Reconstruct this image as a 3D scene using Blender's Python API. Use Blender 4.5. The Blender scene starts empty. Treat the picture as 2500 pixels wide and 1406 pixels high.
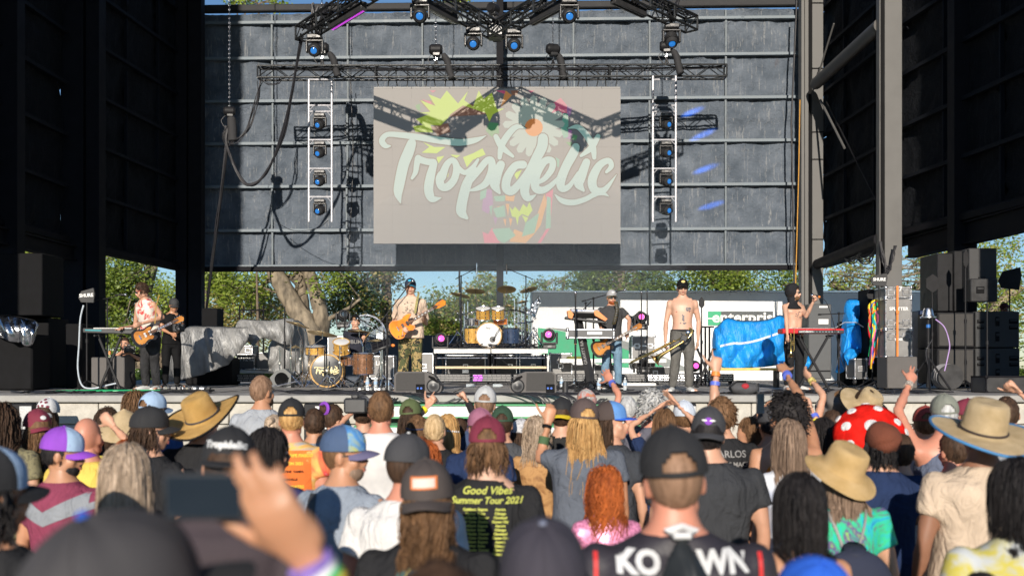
# festival stage seen over the crowd: camera, sky and sun first, then the setting, the gear, the rig, the people
import bpy,bmesh,math,random
import numpy as np
from math import sin,cos,pi,radians,sqrt,atan2
from mathutils import Vector,Matrix,Euler
from mathutils.bvhtree import BVHTree
random.seed(7);RS=np.random.RandomState(11)
SC=bpy.context.scene;COL=SC.collection
CAMZ=1.92;FP=2500.0;HZ=893.0
cam=bpy.data.cameras.new('camera');co=bpy.data.objects.new('camera',cam);COL.objects.link(co)
co.location=(0,0,CAMZ);co.rotation_euler=(radians(90),0,0)
cam.sensor_width=36;cam.lens=36;cam.shift_y=0.076;cam.clip_start=.1;cam.clip_end=600
cam.dof.use_dof=True;cam.dof.focus_distance=17.5;cam.dof.aperture_fstop=2.5
SC.camera=co
SUNEL=radians(17.0);SUNAZ=radians(6.0)
world=bpy.data.worlds.new("World");SC.world=world;world.use_nodes=True
_n=world.node_tree.nodes;_l=world.node_tree.links
_bg=_n['Background'];_bg.inputs[1].default_value=0.092
_sky=_n.new('ShaderNodeTexSky');_sky.sky_type='NISHITA';_sky.sun_disc=False
_sky.sun_elevation=SUNEL;_sky.sun_rotation=radians(180)+SUNAZ;_sky.altitude=100;_sky.ozone_density=4.5;_sky.dust_density=.05
_l.new(_sky.outputs[0],_bg.inputs[0])
sl=bpy.data.lights.new('sun','SUN');sl.energy=4.7;sl.angle=radians(.6);sl.color=(1.0,.91,.79)
so=bpy.data.objects.new('sun',sl);COL.objects.link(so);so.location=(-3,-20,12)
_d=Vector((sin(SUNAZ)*cos(SUNEL),cos(SUNAZ)*cos(SUNEL),-sin(SUNEL)))
so.rotation_euler=_d.to_track_quat('-Z','Y').to_euler()
SC.view_settings.view_transform='Standard';SC.view_settings.look='None'
SC.view_settings.exposure=0.25;SC.view_settings.gamma=1.0
SC.cycles.max_bounces=6;SC.cycles.diffuse_bounces=3;SC.cycles.glossy_bounces=3;SC.cycles.transmission_bounces=4;SC.cycles.transparent_max_bounces=8
def X(px,D):return(px-1250.0)/FP*D
def Z(py,D):return CAMZ+(HZ-py)/FP*D
SZ=CAMZ-.4156
def DS(py):return FP*(CAMZ-SZ)/(py-HZ)
MATS={}
def _mix(nt,a,b,f):
 m=nt.nodes.new('ShaderNodeMix');m.data_type='RGBA'
 for i,v in((6,a),(7,b)):
  if isinstance(v,(tuple,list)):m.inputs[i].default_value=(*v[:3],1)
  else:nt.links.new(v,m.inputs[i])
 if isinstance(f,(int,float)):m.inputs[0].default_value=f
 else:nt.links.new(f,m.inputs[0])
 return m.outputs[2]
def _ramp(nt,src,stops):
 r=nt.nodes.new('ShaderNodeValToRGB');e=r.color_ramp.elements
 while len(e)<len(stops):e.new(.5)
 for i,(p,c)in enumerate(stops):
  e[i].position=p;e[i].color=(*c[:3],1)if isinstance(c,(tuple,list))else(c,c,c,1)
 nt.links.new(src,r.inputs[0]);return r.outputs[0]
def _noise(nt,co_,scale,detail=3,rough=.55,dist=0):
 n=nt.nodes.new('ShaderNodeTexNoise');n.inputs['Scale'].default_value=scale;n.inputs['Detail'].default_value=detail
 n.inputs['Roughness'].default_value=rough;n.inputs['Distortion'].default_value=dist
 nt.links.new(co_,n.inputs['Vector']);return n.outputs[0]
def _coord(nt,scale=(1,1,1),which='Object'):
 t=nt.nodes.new('ShaderNodeTexCoord');m=nt.nodes.new('ShaderNodeMapping');m.inputs['Scale'].default_value=scale
 nt.links.new(t.outputs[which],m.inputs[0]);return m.outputs[0]
def _bump(nt,bs,h,s,d=.02):
 b=nt.nodes.new('ShaderNodeBump');b.inputs['Strength'].default_value=s;b.inputs['Distance'].default_value=d
 nt.links.new(h,b.inputs['Height']);nt.links.new(b.outputs[0],bs.inputs['Normal'])
def newmat(name):
 m=bpy.data.materials.new(name);m.use_nodes=True;return m,m.node_tree,m.node_tree.nodes['Principled BSDF']
def mat(name,col,rough=.6,metal=0,var=.18,vs=6.0,bump=.0,bs_=40,emit=None,es=1.0,alpha=1,trans=0,scale=(1,1,1),sheen=0,spec=.5):
 """one plain procedural material: colour with soft mottling, uneven gloss and an optional fine relief"""
 if name in MATS:return MATS[name]
 m,nt,b=newmat(name);c=_coord(nt,scale)
 n=_noise(nt,c,vs,4)
 lo=tuple(max(0,x*(1-var))for x in col);hi=tuple(min(1,x*(1+var))for x in col)
 nt.links.new(_ramp(nt,n,[(.3,lo),(.7,hi)]),b.inputs['Base Color'])
 nt.links.new(_ramp(nt,n,[(.3,max(0,rough-.08)),(.75,min(1,rough+.08))]),b.inputs['Roughness'])
 b.inputs['Metallic'].default_value=metal;b.inputs['Specular IOR Level'].default_value=spec
 if bump:_bump(nt,b,_noise(nt,c,bs_,4),bump,.01)
 if emit:b.inputs['Emission Color'].default_value=(*emit,1);b.inputs['Emission Strength'].default_value=es
 if trans:b.inputs['Transmission Weight'].default_value=trans;b.inputs['IOR'].default_value=1.15
 if alpha<1:b.inputs['Alpha'].default_value=alpha
 if sheen:b.inputs['Sheen Weight'].default_value=sheen
 MATS[name]=m;return m
def cloth(name,col,var=.12):
 m=mat('cloth_'+name,col,.92,var=var,vs=5,spec=.15);nt=m.node_tree;b=nt.nodes['Principled BSDF']
 if not b.inputs['Normal'].is_linked:
  a=_noise(nt,_coord(nt,(1,1,.55)),13,5,.55,1.2);_bump(nt,b,a,1.0,.035)
 return m
def rotm(r):
 return Euler(r).to_matrix().to_4x4()
def TR(loc=(0,0,0),rot=(0,0,0),s=(1,1,1)):
 if not hasattr(s,'__len__'):s=(s,s,s)
 return Matrix.Translation(loc)@rotm(rot)@Matrix.Diagonal((*s,1))
_BOX={}
def _boxdata(b):
 sgn=[(x,y,z)for x in(-1,1)for y in(-1,1)for z in(-1,1)]
 return sgn
class MB:
 def __init__(s,T=None):s.v=[];s.f=[];s.m=[];s.T=T;s.mi=0
 def add(s,vs,fs,M=None,mi=None):
  o=len(s.v);T=s.T
  if M is not None:T=(T@M)if T is not None else M
  if T is not None:s.v+=[tuple(T@Vector(v))for v in vs]
  else:s.v+=[tuple(v)for v in vs]
  s.f+=[tuple(i+o for i in f)for f in fs];s.m+=[s.mi if mi is None else mi]*len(fs);return s
 def box(s,c,size,rot=None,b=0,mi=None):
  hx,hy,hz=size[0]/2,size[1]/2,size[2]/2
  M=Matrix.Translation(c)@(rotm(rot)if rot else Matrix.Identity(4))
  if not b:
   vs=[(x*hx,y*hy,z*hz)for x in(-1,1)for y in(-1,1)for z in(-1,1)]
   return s.add(vs,[(0,1,3,2),(4,6,7,5),(0,4,5,1),(2,3,7,6),(0,2,6,4),(1,5,7,3)],M,mi)
  b=min(b,hx*.9,hy*.9,hz*.9);vs=[];ix={}
  for x in(-1,1):
   for y in(-1,1):
    for z in(-1,1):
     for k in range(3):
      ix[(x,y,z,k)]=len(vs)
      vs.append((x*(hx-(0 if k==0 else b)),y*(hy-(0 if k==1 else b)),z*(hz-(0 if k==2 else b))))
  fs=[]
  def q(l,out):
   p=[Vector(vs[i])for i in l];n=(p[1]-p[0]).cross(p[2]-p[0])
   fs.append(tuple(l)if n.dot(Vector(out))>0 else tuple(reversed(l)))
  for a in(-1,1):
   q([ix[(a,-1,-1,0)],ix[(a,1,-1,0)],ix[(a,1,1,0)],ix[(a,-1,1,0)]],(a,0,0))
   q([ix[(-1,a,-1,1)],ix[(1,a,-1,1)],ix[(1,a,1,1)],ix[(-1,a,1,1)]],(0,a,0))
   q([ix[(-1,-1,a,2)],ix[(1,-1,a,2)],ix[(1,1,a,2)],ix[(-1,1,a,2)]],(0,0,a))
   for c_ in(-1,1):
    q([ix[(a,c_,-1,0)],ix[(a,c_,1,0)],ix[(a,c_,1,1)],ix[(a,c_,-1,1)]],(a,c_,0))
    q([ix[(a,-1,c_,0)],ix[(a,1,c_,0)],ix[(a,1,c_,2)],ix[(a,-1,c_,2)]],(a,0,c_))
    q([ix[(-1,a,c_,1)],ix[(1,a,c_,1)],ix[(1,a,c_,2)],ix[(-1,a,c_,2)]],(0,a,c_))
    for d in(-1,1):q([ix[(a,c_,d,0)],ix[(a,c_,d,1)],ix[(a,c_,d,2)]],(a,c_,d))
  return s.add(vs,fs,M,mi)
 def tube(s,pts,r,n=8,mi=None,close=False,caps=True,flat=1.0):
  P=[Vector(p)for p in pts];k=len(P)
  if k<2:return s
  R=r if hasattr(r,'__len__')else[r]*k
  up=None;vs=[];fs=[]
  for i,p in enumerate(P):
   t=(P[(i+1)%k]-P[i-1])if close else(P[min(i+1,k-1)]-P[max(i-1,0)])
   if t.length<1e-9:t=Vector((0,0,1))
   t.normalize()
   if up is None:
    a=Vector((0,0,1))if abs(t.z)<.9 else Vector((0,1,0));up=(a-t*a.dot(t)).normalized()
   else:
    u2=up-t*up.dot(t);up=u2.normalized()if u2.length>1e-6 else up
   sd=t.cross(up)
   for j in range(n):
    a=2*pi*j/n;vs.append(p+(sd*cos(a)+up*sin(a)*flat)*R[i])
  for i in range(k if close else k-1):
   i2=(i+1)%k
   for j in range(n):
    j2=(j+1)%n;fs.append((i*n+j,i*n+j2,i2*n+j2,i2*n+j))
  if caps and not close:fs.append(tuple(reversed(range(n))));fs.append(tuple((k-1)*n+j for j in range(n)))
  return s.add(vs,fs,None,mi)
 def lathe(s,prof,n=16,M=None,mi=None,sx=1,sy=1):
  vs=[];fs=[];k=len(prof)
  for r,z in prof:
   for j in range(n):a=2*pi*j/n;vs.append((r*cos(a)*sx,r*sin(a)*sy,z))
  for i in range(k-1):
   for j in range(n):j2=(j+1)%n;fs.append((i*n+j,i*n+j2,(i+1)*n+j2,(i+1)*n+j))
  if prof[0][0]>1e-5:fs.append(tuple(reversed(range(n))))
  if prof[-1][0]>1e-5:fs.append(tuple((k-1)*n+j for j in range(n)))
  return s.add(vs,fs,M,mi)
 def cyl(s,p0,p1,r,n=12,mi=None):return s.tube([p0,p1],r,n,mi)
 def ell(s,c,r,n=12,k=8,rot=None,mi=None):
  if not hasattr(r,'__len__'):r=(r,r,r)
  M=Matrix.Translation(c)@(rotm(rot)if rot else Matrix.Identity(4))@Matrix.Diagonal((*r,1))
  vs=[(0,0,-1)];fs=[]
  for i in range(1,k):
   a=-pi/2+pi*i/k
   for j in range(n):t=2*pi*j/n;vs.append((cos(a)*cos(t),cos(a)*sin(t),sin(a)))
  vs.append((0,0,1));top=len(vs)-1
  for j in range(n):
   j2=(j+1)%n;fs.append((0,1+j2,1+j))
   for i in range(k-2):a=1+i*n;fs.append((a+j,a+j2,a+n+j2,a+n+j))
   a=1+(k-2)*n;fs.append((a+j,a+j2,top))
  return s.add(vs,fs,M,mi)
 def cap(s,a,b,ra,rb,n=10,mi=None):
  a=Vector(a);b=Vector(b);s.tube([a,b],[ra,rb],n,mi);s.ell(a,ra,n,6,mi=mi);s.ell(b,rb,n,6,mi=mi);return s
 def prism(s,out,th,M=None,mi=None):
  """outline in XZ extruded along y, centred"""
  n=len(out);vs=[(x,-th/2,z)for x,z in out]+[(x,th/2,z)for x,z in out]
  ar=sum(out[i][0]*out[(i+1)%n][1]-out[(i+1)%n][0]*out[i][1]for i in range(n))
  idx=list(range(n))if ar>0 else list(reversed(range(n)))
  fs=[tuple(idx),tuple(i+n for i in reversed(idx))]
  for a in range(n):i,j=idx[a],idx[(a+1)%n];fs.append((j,i,i+n,j+n))
  return s.add(vs,fs,M,mi)
 def grid(s,fn,nu,nv,mi=None,M=None):
  vs=[fn(i/nu,j/nv)for i in range(nu+1)for j in range(nv+1)]
  fs=[(i*(nv+1)+j,(i+1)*(nv+1)+j,(i+1)*(nv+1)+j+1,i*(nv+1)+j+1)for i in range(nu)for j in range(nv)]
  return s.add(vs,fs,M,mi)
 def mesh(s,name,mats,ang=38):
  me=bpy.data.meshes.new(name);me.from_pydata(s.v,[],s.f)
  if not isinstance(mats,(list,tuple)):mats=[mats]
  for m in mats:me.materials.append(m)
  if len(mats)>1:me.polygons.foreach_set('material_index',s.m)
  me.update()
  if ang is not None:
   me.polygons.foreach_set('use_smooth',[True]*len(me.polygons))
   if ang<180:me.set_sharp_from_angle(angle=radians(ang))
  return me
 def build(s,name,mats,parent=None,ang=38):
  if not s.v:return None
  return link(name,s.mesh(name,mats,ang),parent)
def link(name,me,parent=None,loc=None):
 o=bpy.data.objects.new(name,me);COL.objects.link(o)
 if parent is not None:o.parent=parent
 if loc is not None:o.location=loc
 return o
def npmesh(name,V,F,mats,mi=None,smooth=True):
 V=np.asarray(V,dtype=np.float32);F=np.asarray(F,dtype=np.int32);k=F.shape[1]
 me=bpy.data.meshes.new(name);me.vertices.add(len(V));me.vertices.foreach_set('co',V.ravel())
 me.loops.add(F.size);me.loops.foreach_set('vertex_index',F.ravel())
 me.polygons.add(len(F));me.polygons.foreach_set('loop_start',np.arange(0,F.size,k,dtype=np.int32))
 if not isinstance(mats,(list,tuple)):mats=[mats]
 for m in mats:me.materials.append(m)
 if mi is not None:me.polygons.foreach_set('material_index',np.asarray(mi,dtype=np.int32))
 me.polygons.foreach_set('use_smooth',[smooth]*len(F));me.update(calc_edges=True);return me
LABELS=set()
def tag(o,label,cat,group=None,kind=None):
 if label:o['label']=label
 if cat:o['category']=cat
 if group:o['group']=group
 if kind:o['kind']=kind
 return o
def thing(name,label,cat,loc=(0,0,0),rz=0,group=None):
 o=bpy.data.objects.new(name,None);COL.objects.link(o);o.empty_display_size=.2
 o.location=loc;o.rotation_euler=(0,0,rz)if not hasattr(rz,'__len__')else rz
 return tag(o,label,cat,group)
def solo(mb,name,mats,label,cat,loc=(0,0,0),rz=0,group=None,ang=38):
 o=mb.build(name,mats,None,ang);o.location=loc;o.rotation_euler=(0,0,rz)if not hasattr(rz,'__len__')else rz
 return tag(o,label,cat,group)
def struct(mb,name,mats,parent=None,ang=38):
 o=mb.build(name,mats,parent,ang)
 if parent is None:o['kind']='structure'
 return o
def copy_tree(o,parent=None):
 c=o.copy();COL.objects.link(c)
 if parent is not None:c.parent=parent
 for ch in o.children:copy_tree(ch,c)
 return c
def dup(root,loc,rz,label):
 c=copy_tree(root);c.location=loc;c.rotation_euler=(0,0,rz)if not hasattr(rz,'__len__')else rz
 c['label']=label;return c
def spline(pts,sub=6,close=False):
 """Catmull-Rom through points of any dimension"""
 P=[np.array(p,float)for p in pts];n=len(P);out=[]
 rng=range(n)if close else range(n-1)
 for i in rng:
  p0=P[(i-1)%n]if close else P[max(i-1,0)];p1=P[i];p2=P[(i+1)%n];p3=P[(i+2)%n]if close else P[min(i+2,n-1)]
  for j in range(sub):
   t=j/sub;out.append(.5*((2*p1)+(-p0+p2)*t+(2*p0-5*p1+4*p2-p3)*t*t+(-p0+3*p1-3*p2+p3)*t**3))
 if not close:out.append(P[-1])
 return out
def sag(a,b,drop,n=10):
 a=Vector(a);b=Vector(b);return[a.lerp(b,i/n)-Vector((0,0,drop*4*(i/n)*(1-i/n)))for i in range(n+1)]
def wob(V,amp,freq,seed=0):
 """cheap smooth pseudo noise for arrays of points"""
 V=np.asarray(V,float);r=np.random.RandomState(seed+17);out=np.zeros(len(V))
 for k in range(7):
  d=r.normal(size=3);d/=np.linalg.norm(d);f=freq*(1+.45*k)
  out+=np.sin(V@d*f+r.uniform(0,6.28))/(1+.5*k)
 return out*amp/2.2
_S2=bpy.data.scenes.new('workbench')
def eval_dg():
 _S2.view_layers[0].update();return _S2.view_layers[0].depsgraph
def text_mesh(body,size,bold=.0,italic=0.,spacing=1.0,align='CENTER',depth=0):
 cu=bpy.data.curves.new('lettering','FONT');cu.body=body;cu.size=size;cu.offset=bold;cu.shear=italic;cu.space_character=spacing
 cu.align_x=align;cu.resolution_u=3;cu.extrude=depth
 o=bpy.data.objects.new('lettering',cu);_S2.collection.objects.link(o)
 dg=eval_dg();me=bpy.data.meshes.new_from_object(o.evaluated_get(dg))
 bpy.data.objects.remove(o);return me
def text_mb(mb,body,size,M,**k):
 """flat letters in the local XZ plane (reading along +x, facing -y) placed by M"""
 me=text_mesh(body,size,**k)
 R=Matrix(((1,0,0,0),(0,0,-1,0),(0,1,0,0),(0,0,0,1)))
 mb.add([R@v.co for v in me.vertices],[tuple(p.vertices)for p in me.polygons],M);bpy.data.meshes.remove(me);return mb
def stroke(mb,pts,M,y=0,grow=0,sub=6,mi=None):
 """a brush stroke of changing width: pts = (x, z, width); laid in the XZ plane at depth y"""
 S=spline(pts,sub);vs=[];n=len(S)
 for i,p in enumerate(S):
  a=S[max(i-1,0)];b=S[min(i+1,n-1)];t=np.array([b[0]-a[0],b[1]-a[1]]);L=np.hypot(*t);t=t/L if L>1e-9 else np.array([1.,0])
  w=max(p[2],.001)/2+grow;nx,nz=-t[1],t[0]
  if i==0 and grow:p=p-np.array([t[0],t[1],0])*grow
  if i==n-1 and grow:p=p+np.array([t[0],t[1],0])*grow
  yy=y-i*1.2e-5;vs+=[(p[0]+nx*w,yy,p[1]+nz*w),(p[0]-nx*w,yy,p[1]-nz*w)]
 fs=[(2*i,2*i+1,2*i+3,2*i+2)for i in range(n-1)]
 mb.add(vs,fs,M,mi)
 for e,k in((S[0],0),(S[-1],-1)):
  if e[2]>.02*1 or grow:
   r=max(e[2],0)/2+grow;m=10
   mb.add([(e[0]+cos(2*pi*j/m)*r,y+(4e-5 if k==0 else-2e-3),e[1]+sin(2*pi*j/m)*r)for j in range(m)],[tuple(reversed(range(m)))],M,mi)
 return mb
WORD=[[(238,552,14),(200,550,46),(172,510,52),(215,462,44),(330,466,50),(480,485,55),(650,510,60),(800,524,58),(920,505,46),(1004,470,4)],[(410,530,78),(385,600,92),(345,700,92),(312,850,88),(302,930,70),(322,1006,6)],[(462,648,58),(450,700,50),(440,760,42),(412,808,24)],[(462,655,60),(530,676,56),(585,680,56)],[(588,690,60),(560,790,76),(545,900,80),(575,970,64),(645,962,8)],[(650,800,74),(690,700,56),(738,664,46),(768,720,60),(752,810,62),(700,872,66),(650,874,66),(634,820,72),(650,780,74)],[(765,712,50),(830,762,44),(890,730,44),(940,660,22)],[(905,740,64),(880,790,70),(845,870,84),(812,1000,88),(808,1075,86),(850,1122,30)],[(885,830,34),(950,740,56),(1010,668,56),(1048,672,60),(1046,760,66),(1000,850,60),(930,890,40),(870,905,16)],[(1122,700,72),(1088,780,86),(1075,860,84),(1112,925,22)],[(1300,700,70),(1235,712,66),(1175,800,74),(1165,885,76),(1215,905,72),(1290,820,54),(1340,740,40)],[(1458,492,88),(1450,560,90),(1400,660,84),(1335,800,80),(1312,910,78),(1342,965,60),(1400,940,10)],[(1405,845,34),(1470,812,44),(1528,735,56),(1532,670,56),(1470,675,64),(1405,780,72),(1398,880,72),(1455,902,60),(1530,858,44),(1600,780,20)],[(1720,560,70),(1700,610,82),(1640,720,78),(1600,830,78),(1612,890,60),(1672,866,44),(1735,760,12)],[(1806,680,66),(1768,780,82),(1745,850,84),(1782,905,24)],[(1965,758,26),(2004,712,44),(1980,668,50),(1905,710,66),(1852,820,78),(1872,900,70),(1950,898,50),(2046,778,4)],[(1552,934,6),(1610,985,46),(1700,1000,50),(1800,972,44),(1880,930,44),(1940,928,34),(1986,952,4)],[(1870,890,40),(1872,940,40)]]
PALMS=[[(1318,412,8),(1250,400,44),(1190,450,56),(1130,545,56),(1112,645,36)],[(1082,478,44),(1130,560,54),(1218,634,26)],[(1660,412,8),(1735,402,44),(1800,460,56),(1855,555,56),(1868,645,36)],[(1898,476,44),(1845,565,54),(1762,630,26)]]
M_black=mat('black_paint',(.014,.014,.016),.55,var=.3,spec=.25)
M_flatblack=mat('flat_black',(.009,.009,.010),.85,var=.3,spec=.15)
M_steel=mat('dark_painted_steel',(.010,.010,.013),.7,var=.25,vs=3,bump=.1,spec=.12)
M_colsteel=mat('column_grey_paint',(.115,.112,.108),.55,var=.12,vs=2,bump=.08)
M_chrome=mat('chrome',(.75,.76,.8),.16,1,var=.08)
M_alu=mat('aluminium',(.72,.73,.76),.3,1,var=.12,vs=14)
M_white=mat('white_paint',(.75,.75,.74),.5,var=.08)
M_rubber=mat('black_rubber',(.02,.02,.022),.6,var=.3)
M_cable=mat('black_cable',(.02,.02,.025),.55,var=.3)
g=MB();g.grid(lambda u,v:(-150+300*u,-40+300*v,0),6,6)
gm,nt,b=newmat('trodden_grass_ground');c=_coord(nt)
nt.links.new(_ramp(nt,_noise(nt,c,.7,6),[(.35,(.06,.075,.03)),(.6,(.10,.085,.055))]),b.inputs['Base Color']);b.inputs['Roughness'].default_value=.95
struct(g,'ground',gm)
fm,nt,b=newmat('worn_stage_deck');c=_coord(nt,(1,1,1))
n1=_noise(nt,c,.8,6,.6);n2=_noise(nt,_coord(nt,(.6,9,1)),2.2,4)
c1=_ramp(nt,n1,[(.3,(.30,.285,.27)),(.55,(.40,.38,.36)),(.75,(.50,.475,.45))])
nt.links.new(_mix(nt,c1,(.13,.13,.14),_ramp(nt,n2,[(.55,0.0),(.8,.55)])),b.inputs['Base Color']);b.inputs['Roughness'].default_value=.6
_bump(nt,b,n1,.2,.01)
g=MB();g.box((0,22.2,SZ-.12),(30,15.2,.24),b=.01);struct(g,'stage_floor',fm)
cp=MB();cp.box((0,14.5,SZ-.045),(30,.36,.10),b=.015)
M_cop=mat('stage_edge_coping',(.33,.32,.30),.7,var=.15,vs=4,bump=.3)
o=struct(cp,'stage_edge',M_cop)
sm=MB()
for k in range(1,12):
 sm.box((0,14.8+1.22*k,SZ+.002),(29.8,.012,.004))
for k in range(-11,12):sm.box((k*1.22+.3,22,SZ+.003),(.012,14.6,.004))
struct(sm,'deck_seam',M_flatblack,ang=None)
M_block=mat('concrete_block',(.50,.47,.41),.9,var=.14,vs=9,bump=.9,bs_=45)
wallo=thing('stage_wall','low pale concrete block wall along the front of the stage','wall',(0,14.42,0))
mj=MB();mj.box((0,.09,.70),(30,.12,1.40));mj.build('mortar',mat('mortar',(.33,.32,.29),.95),wallo)
bl=MB();bl.box((0,0,0),(.60,.1,.292),b=.012);bme=bl.mesh('block',M_block)
for r in range(3):
 zc=SZ-.1-.155-r*.305
 for k in range(-17,18):
  xx=(k+(.5 if r%2 else 0))*.612
  if abs(xx)>9.5:continue
  o=link('block',bme,wallo,(xx,0.02+random.uniform(-.004,.004),zc))
th=thing('stage_thrust','white and green stepped platform in front of the stage','platform',(X(1235,14),13.9,0))
M_green=mat('green_edge_paint',(.06,.30,.12),.6,var=.25)
M_wht=mat('worn_white_board',(.70,.70,.68),.6,var=.1,vs=5)
t=MB();t.box((0,0,SZ-.15),(3.9,.9,.08),b=.01);t.build('upper_step',M_green,th)
t=MB();t.box((0,-.455,SZ-.115-.07),(3.9,.03,.14),b=.006);t.build('riser_board',M_wht,th)
t=MB();t.box((0,-.47,SZ-.098),(3.9,.02,.02));t.box((0,-.47,SZ-.262),(3.9,.02,.022));t.build('green_edging',M_green,th)
t=MB();t.box((-.1,-.75,SZ-.36),(3.6,.6,.06),b=.01);t.build('lower_step',M_green,th)
t=MB();t.box((-.1,-1.06,SZ-.41),(3.6,.03,.11),b=.006);t.build('riser_board',M_wht,th)
t=MB();t.box((0,-.2,.55),(3.5,.8,1.1));t.build('skirt',M_flatblack,th)
def foam_mat(name,lo,hi,pale=.3):
 m,nt,b=newmat(name);c=_coord(nt);cs=_coord(nt,(7,7,.55))
 n=_noise(nt,c,1.6,7,.6);st=_noise(nt,cs,2.5,5,.65)
 base=_ramp(nt,n,[(.3,lo),(.7,hi)])
 base=_mix(nt,base,(pale,pale*.99,pale*.97),_ramp(nt,st,[(.56,0.0),(.78,.75)]))
 base=_mix(nt,base,(.11,.055,.035),_ramp(nt,_noise(nt,_coord(nt,(4,4,1)),1.1,4),[(.70,0.0),(.80,.25)]))
 nt.links.new(base,b.inputs['Base Color']);b.inputs['Roughness'].default_value=.88;b.inputs['Specular IOR Level'].default_value=.2
 n2=_noise(nt,c,9,8,.68)
 _bump(nt,b,n2,1.0,.08);return m
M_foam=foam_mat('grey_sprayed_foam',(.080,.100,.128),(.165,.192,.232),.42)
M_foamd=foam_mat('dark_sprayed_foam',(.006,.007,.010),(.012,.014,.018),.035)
M_rib=mat('grey_rib_paint',(.15,.185,.215),.55,var=.16,vs=2.5,bump=.15)
M_stud=mat('stud_paint',(.13,.155,.175),.6,var=.3,vs=5)
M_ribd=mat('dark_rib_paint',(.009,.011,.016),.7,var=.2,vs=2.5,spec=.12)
def panel_wall(root,L,zs,xs,mfoam,mrib,seed=0,topz=None,dens=.07):
 """local frame: x along the wall 0..L, wall face towards -y; panels, horizontal ribs, short studs"""
 r=np.random.RandomState(seed);xs_=[0]+list(xs)+[L]
 for i in range(len(zs)-1):
  z0,z1=zs[i],zs[i+1]
  for j in range(len(xs_)-1):
   x0,x1=xs_[j],xs_[j+1];w,h=x1-x0,z1-z0
   nu,nv=max(4,int(w/dens)),max(3,int(h/dens))
   U,V=np.meshgrid(np.linspace(0,1,nu+1),np.linspace(0,1,nv+1),indexing='ij')
   px=x0+U*w;pz=z0+V*h
   pts=np.stack([px.ravel()*1.0,np.zeros(px.size),pz.ravel()],1)
   e=np.minimum.reduce([U*w,(1-U)*w,V*h,(1-V)*h]).ravel()
   edge=np.clip(1-e/.13,0,1)
   y=.04-wob(pts,.05,3.0,seed*5+i*13+j)-wob(pts,.035,9,seed+i+j*7)-wob(pts,.022,31,seed+i*3+j)*(0.5+edge)
   y-=np.clip(wob(pts,.09,7,i+j),0,1)*edge*1.3
   pts[:,1]=y
   F=[(a*(nv+1)+c_,(a+1)*(nv+1)+c_,(a+1)*(nv+1)+c_+1,a*(nv+1)+c_+1)for a in range(nu)for c_ in range(nv)]
   link('panel',npmesh('panel',pts,F,mfoam),root)
 for i,z in enumerate(zs[:-1]):
  m=MB();m.box((L/2,-.07,z),(L,.12,.085),b=.006);m.build('rib',mrib,root)
 for i in range(len(zs)-1):
  for x in xs:
   m=MB();m.box((x+r.uniform(-.02,.02),-.035,(zs[i]+zs[i+1])/2),(.055,.09,zs[i+1]-zs[i]-.09),b=.005);m.build('stud',M_ribd if mrib is M_ribd else M_stud,root)
BWY=29.5
back=thing('back_wall','tall grey sprayed foam wall with ribs behind the stage','wall',(-8.95,BWY+.12,0),radians(-1.75))
zs=[4.78,5.81,7.07,8.31,9.53,10.76,11.79,12.07]
xs=[2.05,4.22,6.38,8.55,10.72,12.88,15.04]
panel_wall(back,17.2,zs,xs,M_foam,M_rib,3)
m=MB();m.box((8.6,.0,12.22),(17.2,.22,.2),b=.03);m.build('parapet',mat('tar_edge',(.03,.03,.033),.8),back)
m=MB();m.box((8.6,-.1,4.70),(17.3,.3,.13),b=.01);m.build('bottom_beam',M_steel,back)
m=MB();m.box((8.6,.25,8.4),(17.2,.2,7.4));m.build('backing',M_flatblack,back)
def column(px0,px1,D,label,z1=14.5,m=M_colsteel,dep=.34,parts=None):
 x0,x1=X(px0,D),X(px1,D)
 o=thing('steel_column',label,'column',((x0+x1)/2,D,SZ))
 w=x1-x0
 if parts is None:parts=[(-w/2,w/2,dep)]
 for a,b_,d in parts:
  mb=MB();mb.box(((a+b_)/2,d/2,(z1-SZ)/2),(b_-a,d,z1-SZ),b=.008);mb.build('flange',m,o)
 mb=MB();mb.box((0,dep*.55+.02,(z1-SZ)/2),(w*.96,dep*.35,z1-SZ));mb.build('web',M_flatblack,o)
 for z in(.02,):
  mb=MB();mb.box((0,dep/2,z),(w+.16,dep+.16,.03),b=.005);mb.build('base_plate',m,o)
 return o
cA=column(1956,2010,28.2,'twin flanged grey steel column at the back corner beside the hooded singer',parts=[(-.30,-.215,.3),(-.205,-.10,.3),(0.0,.305,.3)])
cB=column(2147,2203,22.7,'tall grey steel column behind the splitter road cases',parts=[(-.255,-.225,.2),(-.135,.25,.3)])
for z in(3.2,5.4,7.6,8.35,10.1,11.9):
 mb=MB();mb.box((.15,-.008,z-SZ),(.33,.02,.028));mb.build('splice_plate',M_flatblack,cA)
cL=column(428,491,28.4,'dark steel column at the back corner left of the silver tarpaulin',m=M_steel,parts=[(-.36,-.05,.35),(.0,.36,.35)])
cL2=column(146,242,23.6,'broad black column behind the keyboard stand',m=M_steel,parts=[(-.44,.08,.4),(.14,.45,.4)])
cL3=column(-60,42,20.5,'black column at the far edge beside the foil covered desk',m=M_steel)
cC=column(1212,1229,28.3,'slim grey post behind the screen and the raised drum kit',m=M_steel,dep=.2)
cR3=column(2330,2386,20.5,'black column behind the tall loudspeaker stack',m=M_steel)
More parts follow.
